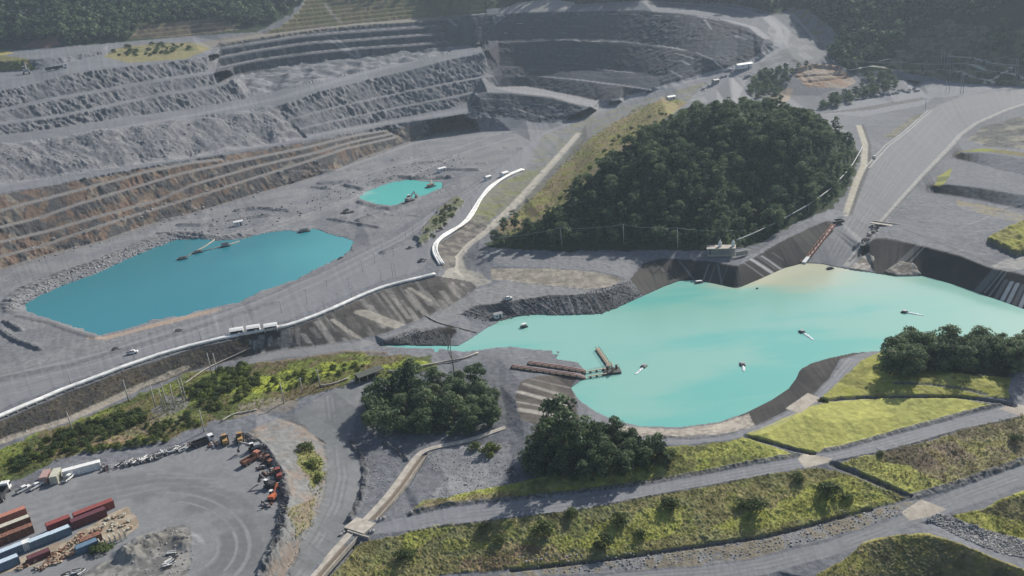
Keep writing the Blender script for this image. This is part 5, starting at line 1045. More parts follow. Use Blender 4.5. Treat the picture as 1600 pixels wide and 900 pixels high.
def ground_cover(polys, gap, limit, seed, size, mat, label, leaf=0.19, n=28):
    rs = np.random.RandomState(seed); VV, TT = [], []; protos = []
    for s in range(8):
        L = [(rs.normal()*0.5, rs.normal()*0.5, rs.uniform(0.05, 0.35), rs.uniform(0.25, 0.5), rs.uniform(0, 1)) for _ in range(5)]
        protos.append(leaves(rs, L, n, leaf))
    for poly in polys:
        for p in scatter(poly, gap, limit, seed):
            V, t = protos[rs.randint(8)]; s = size*rs.uniform(0.5, 1.5); a = rs.uniform(0, 6.28); c, sn = math.cos(a), math.sin(a)
            R = np.array([[c, -sn, 0], [sn, c, 0], [0, 0, 1]]); VV.append(V@R.T*s+p); TT.append(np.clip(t+rs.normal()*0.25+0.35*math.sin(p[0]*0.13)*math.sin(p[1]*0.11), 0, 1))
    o = link('ground_cover', leaf_mesh('ground_cover', np.concatenate(VV), np.concatenate(TT), mat)); return tag(o, label, 'undergrowth', None, 'stuff')
LEAF_WEED = leaf_mat('weed_leaves', (0.17, 0.15, 0.06), (0.34, 0.37, 0.085), (0.33, 0.26, 0.14))
LEAF_DRY = leaf_mat('dry_weed_leaves', (0.16, 0.125, 0.07), (0.30, 0.27, 0.12))
SLOPE_LOW = [(515, 900), (560, 852), (640, 834), (700, 823), (800, 812), (900, 801), (1000, 781), (1100, 763), (1200, 745), (1262, 732), (1310, 737), (1415, 778), (1300, 810), (1200, 834), (1100, 849), (1000, 863), (900, 877), (800, 887), (700, 895), (640, 902)]
ground_cover([SLOPE_LOW], 1.15, 2600, 71, 0.5, LEAF_WEED, 'mixed yellow green weeds on the lower grass slope')
ground_cover([[(1320, 722), (1400, 705), (1500, 675), (1600, 648), (1600, 716), (1500, 752), (1440, 766)]], 1.1, 900, 72, 0.6, LEAF_DRY, 'dry brown weeds on the terrace at the far right')
ground_cover([[(650, 797), (665, 785), (770, 762), (850, 747), (960, 717), (1060, 702), (1130, 694), (1200, 712), (1100, 736), (1000, 754), (900, 767), (800, 778)]], 1.1, 1300, 73, 0.55, LEAF_WEED, 'loose green weeds on the slope above the terrace road')
ground_cover([[(1280, 897), (1310, 880), (1350, 851), (1400, 838), (1450, 838), (1500, 851), (1550, 873), (1598, 893)], [(1490, 806), (1535, 798), (1560, 784), (1600, 770), (1600, 838), (1560, 830)]], 1.1, 900, 74, 0.5, LEAF_WEED, 'rough weeds on the two grass mounds at lower right')
ground_cover([[(0, 755), (0, 705), (110, 664), (215, 620), (300, 586), (400, 570), (560, 556), (660, 560), (600, 590), (440, 628), (330, 658), (260, 686), (130, 706)]], 1.3, 1500, 75, 0.8, LEAF_WEED, 'tangled weeds on the strip below the pipeline embankment')
ground_cover([[(462, 706), (480, 694), (500, 712), (510, 740), (495, 790), (474, 740)], [(448, 800), (490, 780), (485, 825), (462, 840)]], 1.0, 160, 76, 0.7, LEAF_WEED, 'weeds growing down the rusty berm')
ground_cover([[(790, 352), (850, 292), (905, 226), (1000, 165), (1050, 158), (1005, 200), (940, 255), (890, 306), (840, 342)]], 2.2, 1100, 77, 1.0, LEAF_WEED, 'patchy weeds on the olive slope left of the wooded hill')
ground_cover([[(0, 685), (100, 648), (200, 608), (300, 572), (388, 548), (388, 530), (300, 552), (200, 584), (100, 622), (0, 660)]], 1.6, 900, 78, 0.7, LEAF_DRY, 'dry scrub on the dark embankment below the pipeline')
far_wood('hillside_scrub', [(1380, 104), (1420, 62), (1480, 32), (1560, 46), (1640, 60), (1640, 130), (1540, 130), (1480, 124)], 7, 260, 52, 0.34, 'scattered dark scrub on the terraced hillside at upper right')
far_wood('upper_forest', [(520, -44), (530, 4), (600, 6), (740, 2), (770, 8), (790, -44)], 9, 160, 44, 0.8, 'thin scattered wood above the grassy terraces')

# ------------------------------------------------------------------ built things
def plain(name, col, rough=0.6, metal=0.0, wear=0.12, scale=1.5):
    m, nt, b = new_mat(name)
    tc = nt.nodes.new('ShaderNodeTexCoord'); n = nt.nodes.new('ShaderNodeTexNoise'); n.inputs['Scale'].default_value = scale; n.inputs['Detail'].default_value = 5
    nt.links.new(tc.outputs['Object'], n.inputs['Vector'])
    rp = nt.nodes.new('ShaderNodeValToRGB'); rp.color_ramp.elements[0].position = 0.3; rp.color_ramp.elements[1].position = 0.7
    rp.color_ramp.elements[0].color = (*[max(0, c*(1-2.2*wear)) for c in col], 1); rp.color_ramp.elements[1].color = (*[min(1, c*(1+wear)) for c in col], 1)
    nt.links.new(n.outputs['Fac'], rp.inputs[0]); nt.links.new(rp.outputs[0], b.inputs['Base Color'])
    b.inputs['Roughness'].default_value = rough; b.inputs['Metallic'].default_value = metal
    return m
M = dict(white=plain('white_paint', (0.78, 0.78, 0.76), 0.5), cover=plain('white_cover', (0.74, 0.74, 0.72), 0.6, wear=0.16, scale=0.35), dark=plain('dark_steel', (0.045, 0.045, 0.05), 0.6),
         grey=plain('grey_steel', (0.30, 0.30, 0.31), 0.5), wood=plain('pole_wood', (0.42, 0.40, 0.36), 0.85), conc=plain('concrete', (0.42, 0.385, 0.335), 0.9, scale=0.5, wear=0.15), mud=plain('wet_mud', (0.16, 0.125, 0.095), 0.8),
         red=plain('red_steel', (0.26, 0.065, 0.055), 0.55), maroon=plain('maroon_steel', (0.115, 0.035, 0.045), 0.6), rust=plain('rusty_steel', (0.22, 0.10, 0.065), 0.85, wear=0.3), salmon=plain('faded_red_steel', (0.42, 0.17, 0.12), 0.7),
         blue=plain('blue_steel', (0.115, 0.185, 0.26), 0.55), pale_blue=plain('pale_blue_roof', (0.50, 0.60, 0.68), 0.6), cream=plain('cream_steel', (0.50, 0.49, 0.40), 0.65), pink=plain('faded_pink_steel', (0.40, 0.27, 0.24), 0.7),
         yellow=plain('ochre_paint', (0.42, 0.25, 0.09), 0.6, wear=0.25), orange=plain('orange_paint', (0.50, 0.13, 0.055), 0.55, wear=0.2), tyre=plain('tyre_rubber', (0.028, 0.028, 0.03), 0.9), glass=plain('dark_glass', (0.03, 0.04, 0.05), 0.15),
         green=plain('grey_green_roof', (0.075, 0.085, 0.072), 0.8), timber=plain('timber', (0.40, 0.30, 0.20), 0.9, wear=0.25), stone=plain('pale_stone', (0.34, 0.335, 0.33), 0.95, wear=0.25), dstone=plain('dark_stone', (0.13, 0.13, 0.13), 0.95, wear=0.25),
         foam=plain('water_foam', (0.78, 0.84, 0.84), 0.8, wear=0.05), cable=plain('cable_grey', (0.36, 0.37, 0.38), 0.6), tan=plain('tan_deck', (0.40, 0.33, 0.25), 0.9, wear=0.25))
class MB:
    def __init__(s): s.V = []; s.F = []
    def box(s, c, d, rz=0.0, taper=1.0, tilt=0.0):
        o = len(s.V); cs, sn = math.cos(rz), math.sin(rz)
        for z in (-.5, .5):
            k = taper if z > 0 else 1.0
            for x, y in ((-.5, -.5), (.5, -.5), (.5, .5), (-.5, .5)):
                X, Y, Z = x*d[0]*k, y*d[1]*k, z*d[2]
                if tilt: X, Z = X*math.cos(tilt)+Z*math.sin(tilt), -X*math.sin(tilt)+Z*math.cos(tilt)
                s.V.append((c[0]+X*cs-Y*sn, c[1]+X*sn+Y*cs, c[2]+Z))
        for f in ((3, 2, 1, 0), (4, 5, 6, 7), (0, 1, 5, 4), (1, 2, 6, 5), (2, 3, 7, 6), (3, 0, 4, 7)): s.F.append(tuple(o+i for i in f))
        return s
    def tube(s, a, b, r, r2=None, n=8):
        a, b = Vector(a), Vector(b); d = (b-a).normalized(); t = d.orthogonal().normalized(); q = d.cross(t); o = len(s.V); r2 = r if r2 is None else r2
        for p, rr in ((a, r), (b, r2)):
            for k in range(n):
                an = 6.28319*k/n; s.V.append(tuple(p+t*rr*math.cos(an)+q*rr*math.sin(an)))
        for k in range(n): s.F.append((o+k, o+(k+1) % n, o+n+(k+1) % n, o+n+k))
        s.F.append(tuple(o+n-1-k for k in range(n))); s.F.append(tuple(o+n+k for k in range(n)))
        return s
    def prism(s, prof, x0, x1):
        """profile in y,z swept along x"""
        o = len(s.V); n = len(prof)
        for x in (x0, x1):
            for y, z in prof: s.V.append((x, y, z))
        for k in range(n): s.F.append((o+k, o+(k+1) % n, o+n+(k+1) % n, o+n+k))
        s.F.append(tuple(o+n-1-k for k in range(n))); s.F.append(tuple(o+n+k for k in range(n)))
        return s
    def path(s, pts, r, n=8):
        pts = [Vector(p) for p in pts]; o = len(s.V)
        for i, p in enumerate(pts):
            d = (pts[min(i+1, len(pts)-1)]-pts[max(i-1, 0)]).normalized(); side = d.cross(Vector((0, 0, 1))).normalized(); upv = side.cross(d)
            for k in range(n):
                an = 6.28319*k/n; s.V.append(tuple(p+side*r*math.cos(an)+upv*r*math.sin(an)))
        for i in range(len(pts)-1):
            for k in range(n): s.F.append((o+i*n+k, o+i*n+(k+1) % n, o+(i+1)*n+(k+1) % n, o+(i+1)*n+k))
        s.F.append(tuple(o+k for k in range(n))); s.F.append(tuple(o+(len(pts)-1)*n+n-1-k for k in range(n)))
        return s
    def rock(s, c, r, rs, sq=0.7):
        bm = bmesh.new(); bmesh.ops.create_icosphere(bm, subdivisions=1, radius=1.0); o = len(s.V)
        for v in bm.verts:
            k = rs.uniform(0.72, 1.2); s.V.append((c[0]+v.co.x*r*k, c[1]+v.co.y*r*k*0.9, c[2]+v.co.z*r*k*sq))
        bm.verts.index_update()
        for f in bm.faces: s.F.append(tuple(o+v.index for v in f.verts))
        bm.free(); return s
    def mesh(s, name, mat, smooth_=False, bevel=0.0):
        me = bpy.data.meshes.new(name); me.from_pydata(s.V, [], s.F)
        bm = bmesh.new(); bm.from_mesh(me)
        bmesh.ops.recalc_face_normals(bm, faces=bm.faces)
        if bevel: bmesh.ops.bevel(bm, geom=[e for e in bm.edges if len(e.link_faces) == 2 and e.calc_face_angle(0) > 0.6], offset=bevel, segments=2, affect='EDGES', profile=0.6)
        bm.to_mesh(me); bm.free(); me.materials.append(mat)
        if smooth_: me.polygons.foreach_set('use_smooth', np.ones(len(me.polygons), bool))
        return me
    def put(s, name, mat, parent=None, smooth_=False, bevel=0.0): return link(name, s.mesh(name, mat, smooth_, bevel), parent)
def heading(a, b):
    p, q = hit(*a), hit(*b); return math.atan2(q.y-p.y, q.x-p.x)
def water_at(px, py, z): return Vector(at_z(px, py, z))
def kids(o): return [c for c in o.children]
def copy_thing(src, loc, rz, label, group=None, name=None, scale=1.0):
    c = src.copy(); SC.collection.objects.link(c); c.location = loc; c.rotation_euler = (0, 0, rz); c.scale = (scale,)*3
    for k in list(src.children):
        d = k.copy(); SC.collection.objects.link(d); d.parent = c
        for g in list(k.children):
            e = g.copy(); SC.collection.objects.link(e); e.parent = d
    c['label'] = label
    if group: c['group'] = group
    elif 'group' in c: del c['group']
    return c
def drape(pts, n=1.5, lift=0.0):
    out = []
    for a, b in zip(pts[:-1], pts[1:]):
        k = max(1, int(math.hypot(b[0]-a[0], b[1]-a[1])/5))
        for i in range(k): t = i/k; p = hit(a[0]+(b[0]-a[0])*t, a[1]+(b[1]-a[1])*t); p.z += lift; out.append(p)
    p = hit(*pts[-1]); p.z += lift; out.append(p)
    for _ in range(3):
        out = [out[0]]+[(out[i-1]+out[i]*2+out[i+1])/4 for i in range(1, len(out)-1)]+[out[-1]]
    return out
def offset(pts, d):
    out = []
    for i, p in enumerate(pts):
        t = pts[min(i+1, len(pts)-1)]-pts[max(i-1, 0)]; s = Vector((t.y, -t.x, 0)).normalized(); out.append(p+s*d)
    return out
# white pipelines along the pit road
e = empty('pipeline', hit(300, 538)); tag(e, 'long straight white pipeline on the crest of the dark embankment beside the pit road', 'pipeline')
def world_put(mb, name, mat, e, **k):
    o = mb.put(name, mat, e, **k); o.matrix_parent_inverse = Matrix.Translation(-Vector(e.location)); return o
base = drape([(-200, 734), (-60, 678), (0, 653), (50, 632), (100, 611), (150, 592), (200, 573), (250, 556), (300, 542), (350, 530), (400, 520), (450, 511), (500, 493), (530, 480), (560, 466), (600, 450), (640, 440), (680, 430)], lift=0.75)
for o_ in (-0.62, 0.62): world_put(MB().path(offset(base, o_), 0.66, 10), 'pipe', M['cover'], e, smooth_=True)
for i in range(3, len(base)-2, 3):
    d = base[i+1]-base[i-1]; world_put(MB().box((base[i].x, base[i].y, base[i].z-0.62), (0.5, 3.2, 0.35), math.atan2(d.y, d.x)), 'sleeper', M['conc'], e)
e = empty('pipeline', hit(740, 335)); tag(e, 'wide winding white bundle of pipes climbing past the weedy slope', 'pipeline')
base = drape([(690, 415), (684, 405), (677, 394), (680, 382), (692, 371), (710, 361), (724, 352), (735, 340), (742, 328), (752, 310), (766, 294), (786, 280), (800, 272), (817, 266)], lift=0.8)
for k, o_ in enumerate((-1.15, 0.0, 1.15)):
    q = [p+Vector((0, 0, 0.25*math.sin(i*0.7+k*2))) for i, p in enumerate(offset(base, o_))]
    q = [p+Vector((0.15*math.sin(i*0.35+k), 0, 0)) for i, p in enumerate(q)]
    world_put(MB().path(q, 0.58, 8), 'pipe', M['cover'], e, smooth_=True)
def thin_pipe(pts, r, lift, label, mat='white', name='pipe'):
    q = drape(pts, lift=lift); o = MB().path(q, r, 6).put(name, M[mat], None, True); return tag(o, label, 'pipe')
thin_pipe([(500, 605), (520, 602), (545, 593)], 0.35, 0.5, 'thin pale pipe running into the left end of the green roofed shed', 'conc')
thin_pipe([(606, 582), (625, 582), (660, 574), (700, 566), (722, 563), (747, 553)], 0.4, 0.6, 'thin pale pipe running from the green roofed shed to the lake inlet', 'conc')
thin_pipe([(666, 494), (680, 503), (700, 509), (745, 520)], 0.25, 0.3, 'thin pale pipe crossing the bare bank above the lake inlet', 'conc')
thin_pipe([(288, 602), (310, 586), (330, 573), (370, 556), (392, 545)], 0.25, 0.5, 'thin pale pipe rising from the timber poles to the pipeline', 'conc')
thin_pipe([(345, 660), (365, 648), (385, 645), (402, 641)], 0.3, 0.4, 'thin pale pipe curving round the brown flat above the yard', 'conc')
for px, py, q in [(640, 286, 0)]: pass
# shelters beside the pipeline
hd = heading((360, 526), (440, 512))
def shelter(px, py, label):
    e = empty('shelter', hit(px, py), hd); tag(e, label, 'shelter', 'white roofed shelters by the pipeline')
    MB().prism([(-2.3, 2.6), (-2.3, 2.75), (-1.2, 3.3), (0, 3.55), (1.2, 3.3), (2.3, 2.75), (2.3, 2.6), (0, 3.35)], -3.0, 3.0).put('roof', M['white'], e)
    MB().box((0, 2.2, 1.3), (5.8, 0.1, 2.6)).put('back_wall', M['grey'], e)
    for x in (-2.8, 2.8):
        MB().box((x, -2.1, 1.35), (0.16, 0.16, 2.7)).put('post', M['white'], e); MB().box((x, 0, 1.5), (0.1, 4.2, 2.4)).put('side_wall', M['white'], e)
    MB().box((0.4, 0.5, 0.9), (3.2, 2.0, 1.6)).put('pump', M['dark'], e, bevel=0.1)
shelter(371, 523, 'white roofed open shelter at the left end of the row by the pipeline')
shelter(397, 519, 'white roofed open shelter between two others by the pipeline')
shelter(424, 516, 'white roofed open shelter at the right end of the row by the pipeline')
# poles
def pole(px, py, top, label, group, r=0.22, arm=True, mat='wood'):
    p = hit(px, py); pxm = F_PX/np.dot(np.array(p)-CAM, _f); h = max(3.0, (py-top)/pxm/0.93)
    e = empty('utility_pole', p, rv.uniform(0, 3)); e.rotation_euler = (rv.uniform(-.03, .03), rv.uniform(-.03, .03), e.rotation_euler[2])
    MB().tube((0, 0, -0.5), (0, 0, h), r, r*0.65, 7).put('mast', M[mat], e, True)
    if arm: MB().box((0, 0, h-0.6), (2.0, 0.14, 0.14)).put('crossarm', M[mat], e)
    tag(e, label, 'pole', group); return p+Vector((0, 0, h))
for b in [(243, 637, 602), (257, 645, 608), (260, 632, 597), (273, 638, 600), (286, 625, 590), (291, 626, 590), (332, 588, 551), (340, 586, 551)]: pole(*b, 'pale timber pole in the cluster of bare poles on the green strip', 'timber poles on the green strip', 0.28, False)
for i, (b, l) in enumerate([((114, 675, 643), 'tall pale pole standing alone above the white trailer'), ((201, 626, 592), 'pale pole left of the timber pole cluster below the pipeline'), ((319, 675, 640), 'pale pole at the upper edge of the yard'), ((444, 630, 597), 'pale pole leftmost on the lime grass strip'), ((473, 614, 590), 'pale pole in the middle of the lime grass strip'), ((500, 605, 577), 'pale pole at the end of the thin pipe left of the green shed')]): pole(*b, l, None, 0.28, i != 2)
for i, b in enumerate([(111, 601, 566), (210, 560, 543), (314, 531, 507), (364, 512, 492)]): pole(*b, 'grey pole at the lower side of the pit road beside the long pipeline', 'poles along the lower pit road', 0.14, True, 'grey')
for b in [(440, 489, 462), (480, 475, 452), (507, 485, 471), (483, 497, 477), (529, 477, 457), (550, 467, 450), (511, 448, 437), (545, 448, 435), (567, 425, 407), (586, 411, 396), (600, 403, 382), (615, 400, 387), (596, 440, 420), (614, 432, 411), (618, 432, 413), (634, 370, 355), (647, 377, 343), (660, 386, 372), (678, 330, 314), (700, 355, 337), (737, 327, 310)]:
    pole(*b, 'thin grey pole on the bare slope between the teal lake and the pipeline', 'thin poles above the teal lake', 0.12, True, 'grey')
tops = [pole(*b, l, None, 0.3, False) for b, l in [((878, 384, 357), 'white pole at the left in front of the wooded hill'), ((975, 381, 352), 'white pole in the middle in front of the wooded hill'), ((1059, 386, 357), 'white pole nearest the pump house in front of the wooded hill')]]
for b in [(1307, 107, 96), (1338, 115, 97), (1407, 120, 99), (1445, 117, 100)]: pole(*b, 'faint grey pole along the foot of the shaded hillside', 'poles along the hillside foot', 0.2, True, 'grey')
for b in [(1470, 103, 78), (1475, 104, 80), (1480, 104, 82), (1484, 106, 83), (1489, 105, 84), (1484, 124, 102)]: pole(*b, 'tall grey mast in the cluster below the terraced hillside', 'masts below the terraced hillside', 0.24, True, 'grey')
for b in [(1501, 146, 113), (1505, 147, 113), (1478, 143, 127), (1483, 145, 128), (1446, 169, 154)]: pole(*b, 'grey pole on the flat at the top of the haul road', 'poles at the top of the haul road', 0.24, True, 'grey')
for b in [(1584, 130, 95), (1588, 132, 94)]: pole(*b, 'tall grey pole of the pair at the far right edge above the haul road', 'pair of poles at the right edge', 0.24, True, 'grey')
def cable(pts, sag, r, label, mat='cable'):
    out = []
    for a, b in zip(pts[:-1], pts[1:]):
        for i in range(10):
            t = i/10; p = Vector(a).lerp(Vector(b), t); p.z -= sag*4*t*(1-t); out.append(p)
    out.append(Vector(pts[-1])); o = MB().path(out, r, 5).put('overhead_cable', M[mat], None, True); return tag(o, label, 'cable')
end = hit(1147, 372)+Vector((0, 0, 6))
cable([hit(770, 388)+Vector((0, 0, 6))]+tops+[end], 0.9, 0.10, 'pale overhead cable strung between the white poles before the wooded hill')
pts = []
for px, py, h in [(1150, 384, 4), (1200, 362, 4.5), (1264, 333, 5.0), (1300, 306, 5.0), (1330, 272, 5), (1347, 238, 3.5)]:
    p = hit(px, py); pts.append(p+Vector((0, 0, h)))
    if px > 1150: e_ = empty('cable_post', p); MB().tube((0, 0, -.5), (0, 0, h), 0.14).put('mast', M['wood'], e_); MB().box((0, 0, h-.1), (0.8, .3, .2)).put('saddle', M['grey'], e_); tag(e_, 'post carrying the thick pale line along the right foot of the wooded hill', 'post', 'posts of the thick pale line')
cable(pts, 0.3, 0.34, 'thick pale raised line following the right foot of the wooded hill', 'cable')
tt = [hit(1307, 107)+Vector((0, 0, 7)), hit(1338, 115)+Vector((0, 0, 12)), hit(1407, 120)+Vector((0, 0, 14)), hit(1484, 124)+Vector((0, 0, 15)), hit(1584, 130)+Vector((0, 0, 24))]
cable(tt, 1.2, 0.09, 'faint overhead cable along the foot of the shaded hillside')
# pump house
hd = heading((1105, 398), (1150, 397)); e = empty('pump_house', hit(1127, 399), hd); tag(e, 'pale flat roofed pump house with two white tanks on its roof at the lake', 'pump house')
MB().box((0, 1.5, 4.0), (14.5, 6.5, 0.45)).put('roof', M['conc'], e)
MB().box((0.6, 2.6, 2.0), (11.5, 4.0, 3.7)).put('wall', M['grey'], e)
for x in (-6.6, -2.2, 2.2, 6.6): MB().box((x, -1.4, 1.9), (0.4, 0.4, 3.8)).put('column', M['conc'], e)
MB().box((0, -1.6, 0.5), (13.6, 0.25, 0.9)).put('parapet', M['conc'], e)
for x in (-0.6, 6.0):
    t = MB().tube((x, 1.8, 4.22), (x, 1.8, 6.6), 0.85, n=16).tube((x, 1.8, 6.6), (x, 1.8, 7.3), 0.85, 0.3, 16).put('tank', M['white'], e, False); MB().tube((x+.3, 1.8, 7.2), (x+.3, 1.8, 8.0), 0.12).put('vent_pipe', M['white'], t)
MB().box((10.2, -0.2, 1.2), (6.5, 0.5, 2.2), 0.5).put('side_wall', M['conc'], e)
# green roofed shed
hd = heading((553, 596), (600, 578)); e = empty('shed', hit(577, 590), hd); tag(e, 'long low shed with dark grey green roof beside the lime grass', 'shed')
MB().prism([(-2.6, 2.5), (-2.6, 2.65), (0, 3.5), (2.6, 2.65), (2.6, 2.5), (0, 3.35)], -6, 6).put('roof', M['green'], e)
MB().box((0, 1.6, 1.25), (11.2, 0.15, 2.5)).put('back_wall', M['green'], e)
for x in (-5.5, -1.8, 1.8, 5.5): MB().box((x, -2.3, 1.25), (0.22, 0.22, 2.5)).put('post', M['conc'], e)
MB().box((0, -0.2, 0.6), (9, 1.6, 1.2)).put('machine', M['dark'], e, bevel=0.1)
# concrete drain with culvert bridge
e = empty('drainage_channel', hit(560, 830)); tag(e, 'pale concrete drain with a brown invert running down beside the gravel road', 'channel')
def ribbon_mesh(pts, w0, w1, z0, z1, name, mat, th=0.5):
    """a strip between side offsets w0 and w1 with thickness"""
    A, B = offset(pts, w0), offset(pts, w1); mb = MB()
    for a, b in zip(A, B): mb.V += [(a.x, a.y, a.z+z0), (b.x, b.y, b.z+z1), (b.x, b.y, b.z+z1-th), (a.x, a.y, a.z+z0-th)]
    for i in range(len(A)-1):
        o = 4*i
        for k in range(4): mb.F.append((o+k, o+4+k, o+4+(k+1) % 4, o+(k+1) % 4))
    mb.F += [(0, 1, 2, 3), (4*len(A)-1, 4*len(A)-2, 4*len(A)-3, 4*len(A)-4)]
    return world_put(mb, name, mat, e)
cl = drape([(478, 912), (500, 886), (530, 853), (549, 832), (575, 809), (600, 782), (620, 757), (640, 728), (655, 709), (670, 702), (700, 695), (735, 688), (790, 668)])
ribbon_mesh(cl, -1.1, 1.0, 0.28, 0.18, 'apron', M['conc']); ribbon_mesh(cl, 1.0, 1.2, 0.3, 0.3, 'kerb', M['conc'], 1.2)
sub = [p for p in cl]
lo = drape([(478, 912), (500, 886), (530, 853), (549, 832), (575, 809), (600, 782), (620, 757), (640, 728), (655, 709), (668, 703)])
ribbon_mesh(lo, 1.2, 2.9, -0.35, -0.35, 'invert', M['mud'], 0.3); ribbon_mesh(lo, 2.9, 3.2, 0.2, 0.2, 'far_kerb', M['conc'], 1.4)
bp = hit(563, 823); hd = heading((548, 832), (578, 806)); bo = MB().box((bp.x, bp.y, bp.z+0.35), (6.0, 8.0, 0.5), hd); world_put(bo, 'bridge_slab', M['conc'], e)
bp = hit(552, 836); bo = MB().box((bp.x+1.6, bp.y-.3, bp.z+0.1), (0.5, 8.6, 1.0), hd); world_put(bo, 'bridge_parapet', M['conc'], e)
# crossing culvert at the foot of the haul road
e = empty('culvert', hit(1385, 352), heading((1355, 352), (1415, 354))); tag(e, 'pale concrete culvert crossing at the foot of the haul road', 'culvert')
MB().box((0, 0, 0.3), (17, 3.0, 0.5)).put('slab', M['conc'], e); MB().box((0, 1.9, 0.5), (17, 0.5, 1.2)).put('head_wall', M['conc'], e); MB().box((-3, 3.4, 0.15), (9, 2.2, 0.35)).put('inlet', M['dark'], e)
e = empty('settling_box', hit(1308, 347), heading((1300, 345), (1320, 349))); tag(e, 'dark open concrete box at the upper end of the red launder', 'box')
for y in (-1.9, 1.9): MB().box((0, y, 0.6), (6.5, 0.4, 1.2)).put('wall', M['dark'], e)
for x in (-3.2, 3.2): MB().box((x, 0, 0.6), (0.4, 3.4, 1.2)).put('wall', M['dark'], e)
MB().box((0, 0, 0.1), (6, 3.4, 0.2)).put('base', M['dark'], e)
# red launder down the bank into the lake
a, b = hit(1303, 356)+Vector((0, 0, 1.6)), water_at(1256, 411, 0.4); d = b-a; L = d.length; pit_ = math.atan2(-d.z, math.hypot(d.x, d.y))
e = empty('launder', a, math.atan2(d.y, d.x)); e.rotation_euler = (0, pit_, math.atan2(d.y, d.x)); tag(e, 'long rust red launder sloping down the dark bank into the lake', 'launder')
MB().box((L*0.43, 0, 0), (L*0.86, 1.6, 0.3)).put('trough', M['pink'], e)
for y in (-0.95, 0.95): MB().box((L*0.43, y, 0.35), (L*0.86, 0.25, 0.9)).put('side_wall', M['salmon'], e)
MB().box((L*0.93, 0, 0.1), (L*0.14, 2.0, 0.9)).put('outlet', M['white'], e)
MB().path([(i*L/12, -1.9, 0.3) for i in range(13)], 0.3, 6).put('pipe', M['rust'], e)
for i in range(9): MB().box((L*0.86*(i+.5)/9, 0, 0.9), (0.25, 2.2, 0.2)).put('strut', M['rust'], e)
# jetty, pump barge and walkways
def on_water(name, px, py, z, rz, label, cat, group=None): return tag(empty(name, water_at(px, py, z), rz), label, cat, group)
def whd(a, b, z=0): p, q = water_at(*a, z), water_at(*b, z); return math.atan2(q.y-p.y, q.x-p.x), (q-p).length
hd, L = whd((953, 575), (933, 546))
e = on_water('jetty', 953, 575, 0, hd, 'narrow floating jetty sticking out from the pump barge into the lake', 'jetty')
MB().box((L/2, 0, 0.65), (L, 1.5, 0.2)).put('deck', M['tan'], e)
for i in range(6): MB().tube((L*(i+.5)/6, -1.0, 0.15), (L*(i+.5)/6, 1.0, 0.15), 0.45, n=10).put('float', M['dark'], e)
for y in (-0.7, 0.7):
    m = MB().box((L/2, y, 1.65), (L, 0.09, 0.09))
    for i in range(11): m.box((L*(i+.2)/10.5, y, 1.2), (0.09, 0.09, 0.95))
    m.put('railing', M['rust'], e)
e = on_water('pump_barge', 957, 581, 0, hd+1.45, 'cluttered brown pump barge moored at the end of the jetty', 'barge')
MB().box((0, 0, 0.3), (6.5, 5.0, 0.9)).put('hull', M['dark'], e, bevel=0.1)
for x, y in ((-1.8, -1), (0, 1), (1.9, -0.6)):
    pu = MB().tube((x, y, 0.7), (x, y, 2.1), 0.5, n=10).put('pump', M['rust'], e); MB().box((x, y, 2.4), (0.7, 0.7, 0.6)).put('motor', M['grey'], pu)
m = MB()
for y in (-2.4, 2.4):
    m.box((0, y, 1.75), (6.4, 0.08, 0.08))
    for i in range(6): m.box((-3.1+i*1.24, y, 1.25), (0.08, 0.08, 1.0))
m.put('railing', M['tan'], e); MB().box((0, 0, 3.2), (0.3, 4.6, 0.3)).put('gantry_beam', M['tan'], e)
for y in (-2.2, 2.2): MB().box((0, y, 2.0), (0.25, 0.25, 2.5)).put('gantry_post', M['tan'], e)
for (a, b, lab) in [((918, 583), (947, 578), 'upper of the two thin walkways linking the bank with the pump barge'), ((918, 591), (948, 586), 'lower of the two thin walkways linking the bank with the pump barge')]:
    h2, L = whd(a, b); e = on_water('walkway', a[0], a[1], 0, h2, lab, 'walkway'); MB().box((L/2, 0, 0.7), (L, 0.8, 0.2)).put('deck', M['tan'], e)
    m = MB()
    for y in (-.4, .4): m.box((L/2, y, 1.6), (L, .07, .07))
    m.put('railing', M['grey'], e)
    for i in range(3): MB().tube((L*(i+.5)/3, -0.6, .2), (L*(i+.5)/3, .6, .2), .35).put('float', M['dark'], e)
for pts, lab in [([(826, 569), (870, 575), (916, 583)], 'upper of the two tan pipe decks on the bank leading to the pump barge'), ([(800, 575), (850, 582), (918, 591)], 'lower of the two tan pipe decks on the bank leading to the pump barge')]:
    q = drape(pts, lift=0.6); e = empty('pipe_deck', q[0]); tag(e, lab, 'pipe deck'); ribbon_mesh(q, -1.0, 1.0, 0.0, 0.0, 'deck', M['tan'], 0.3)
    for o_ in (-0.6, 0.6): world_put(MB().path([p+Vector((0, 0, .4)) for p in offset(q, o_)], 0.28, 6), 'pipe', M['pink'], e, smooth_=True)
    m = MB()
    for p in q[::2]: m.box((p.x, p.y, p.z-.5), (0.4, 2.6, 1.4), heading((830, 570), (916, 583)))
    world_put(m, 'trestle', M['dark'], e)
deck = region([(826, 560), (900, 566), (918, 582), (920, 590), (800, 578), (798, 570)], 0.3)
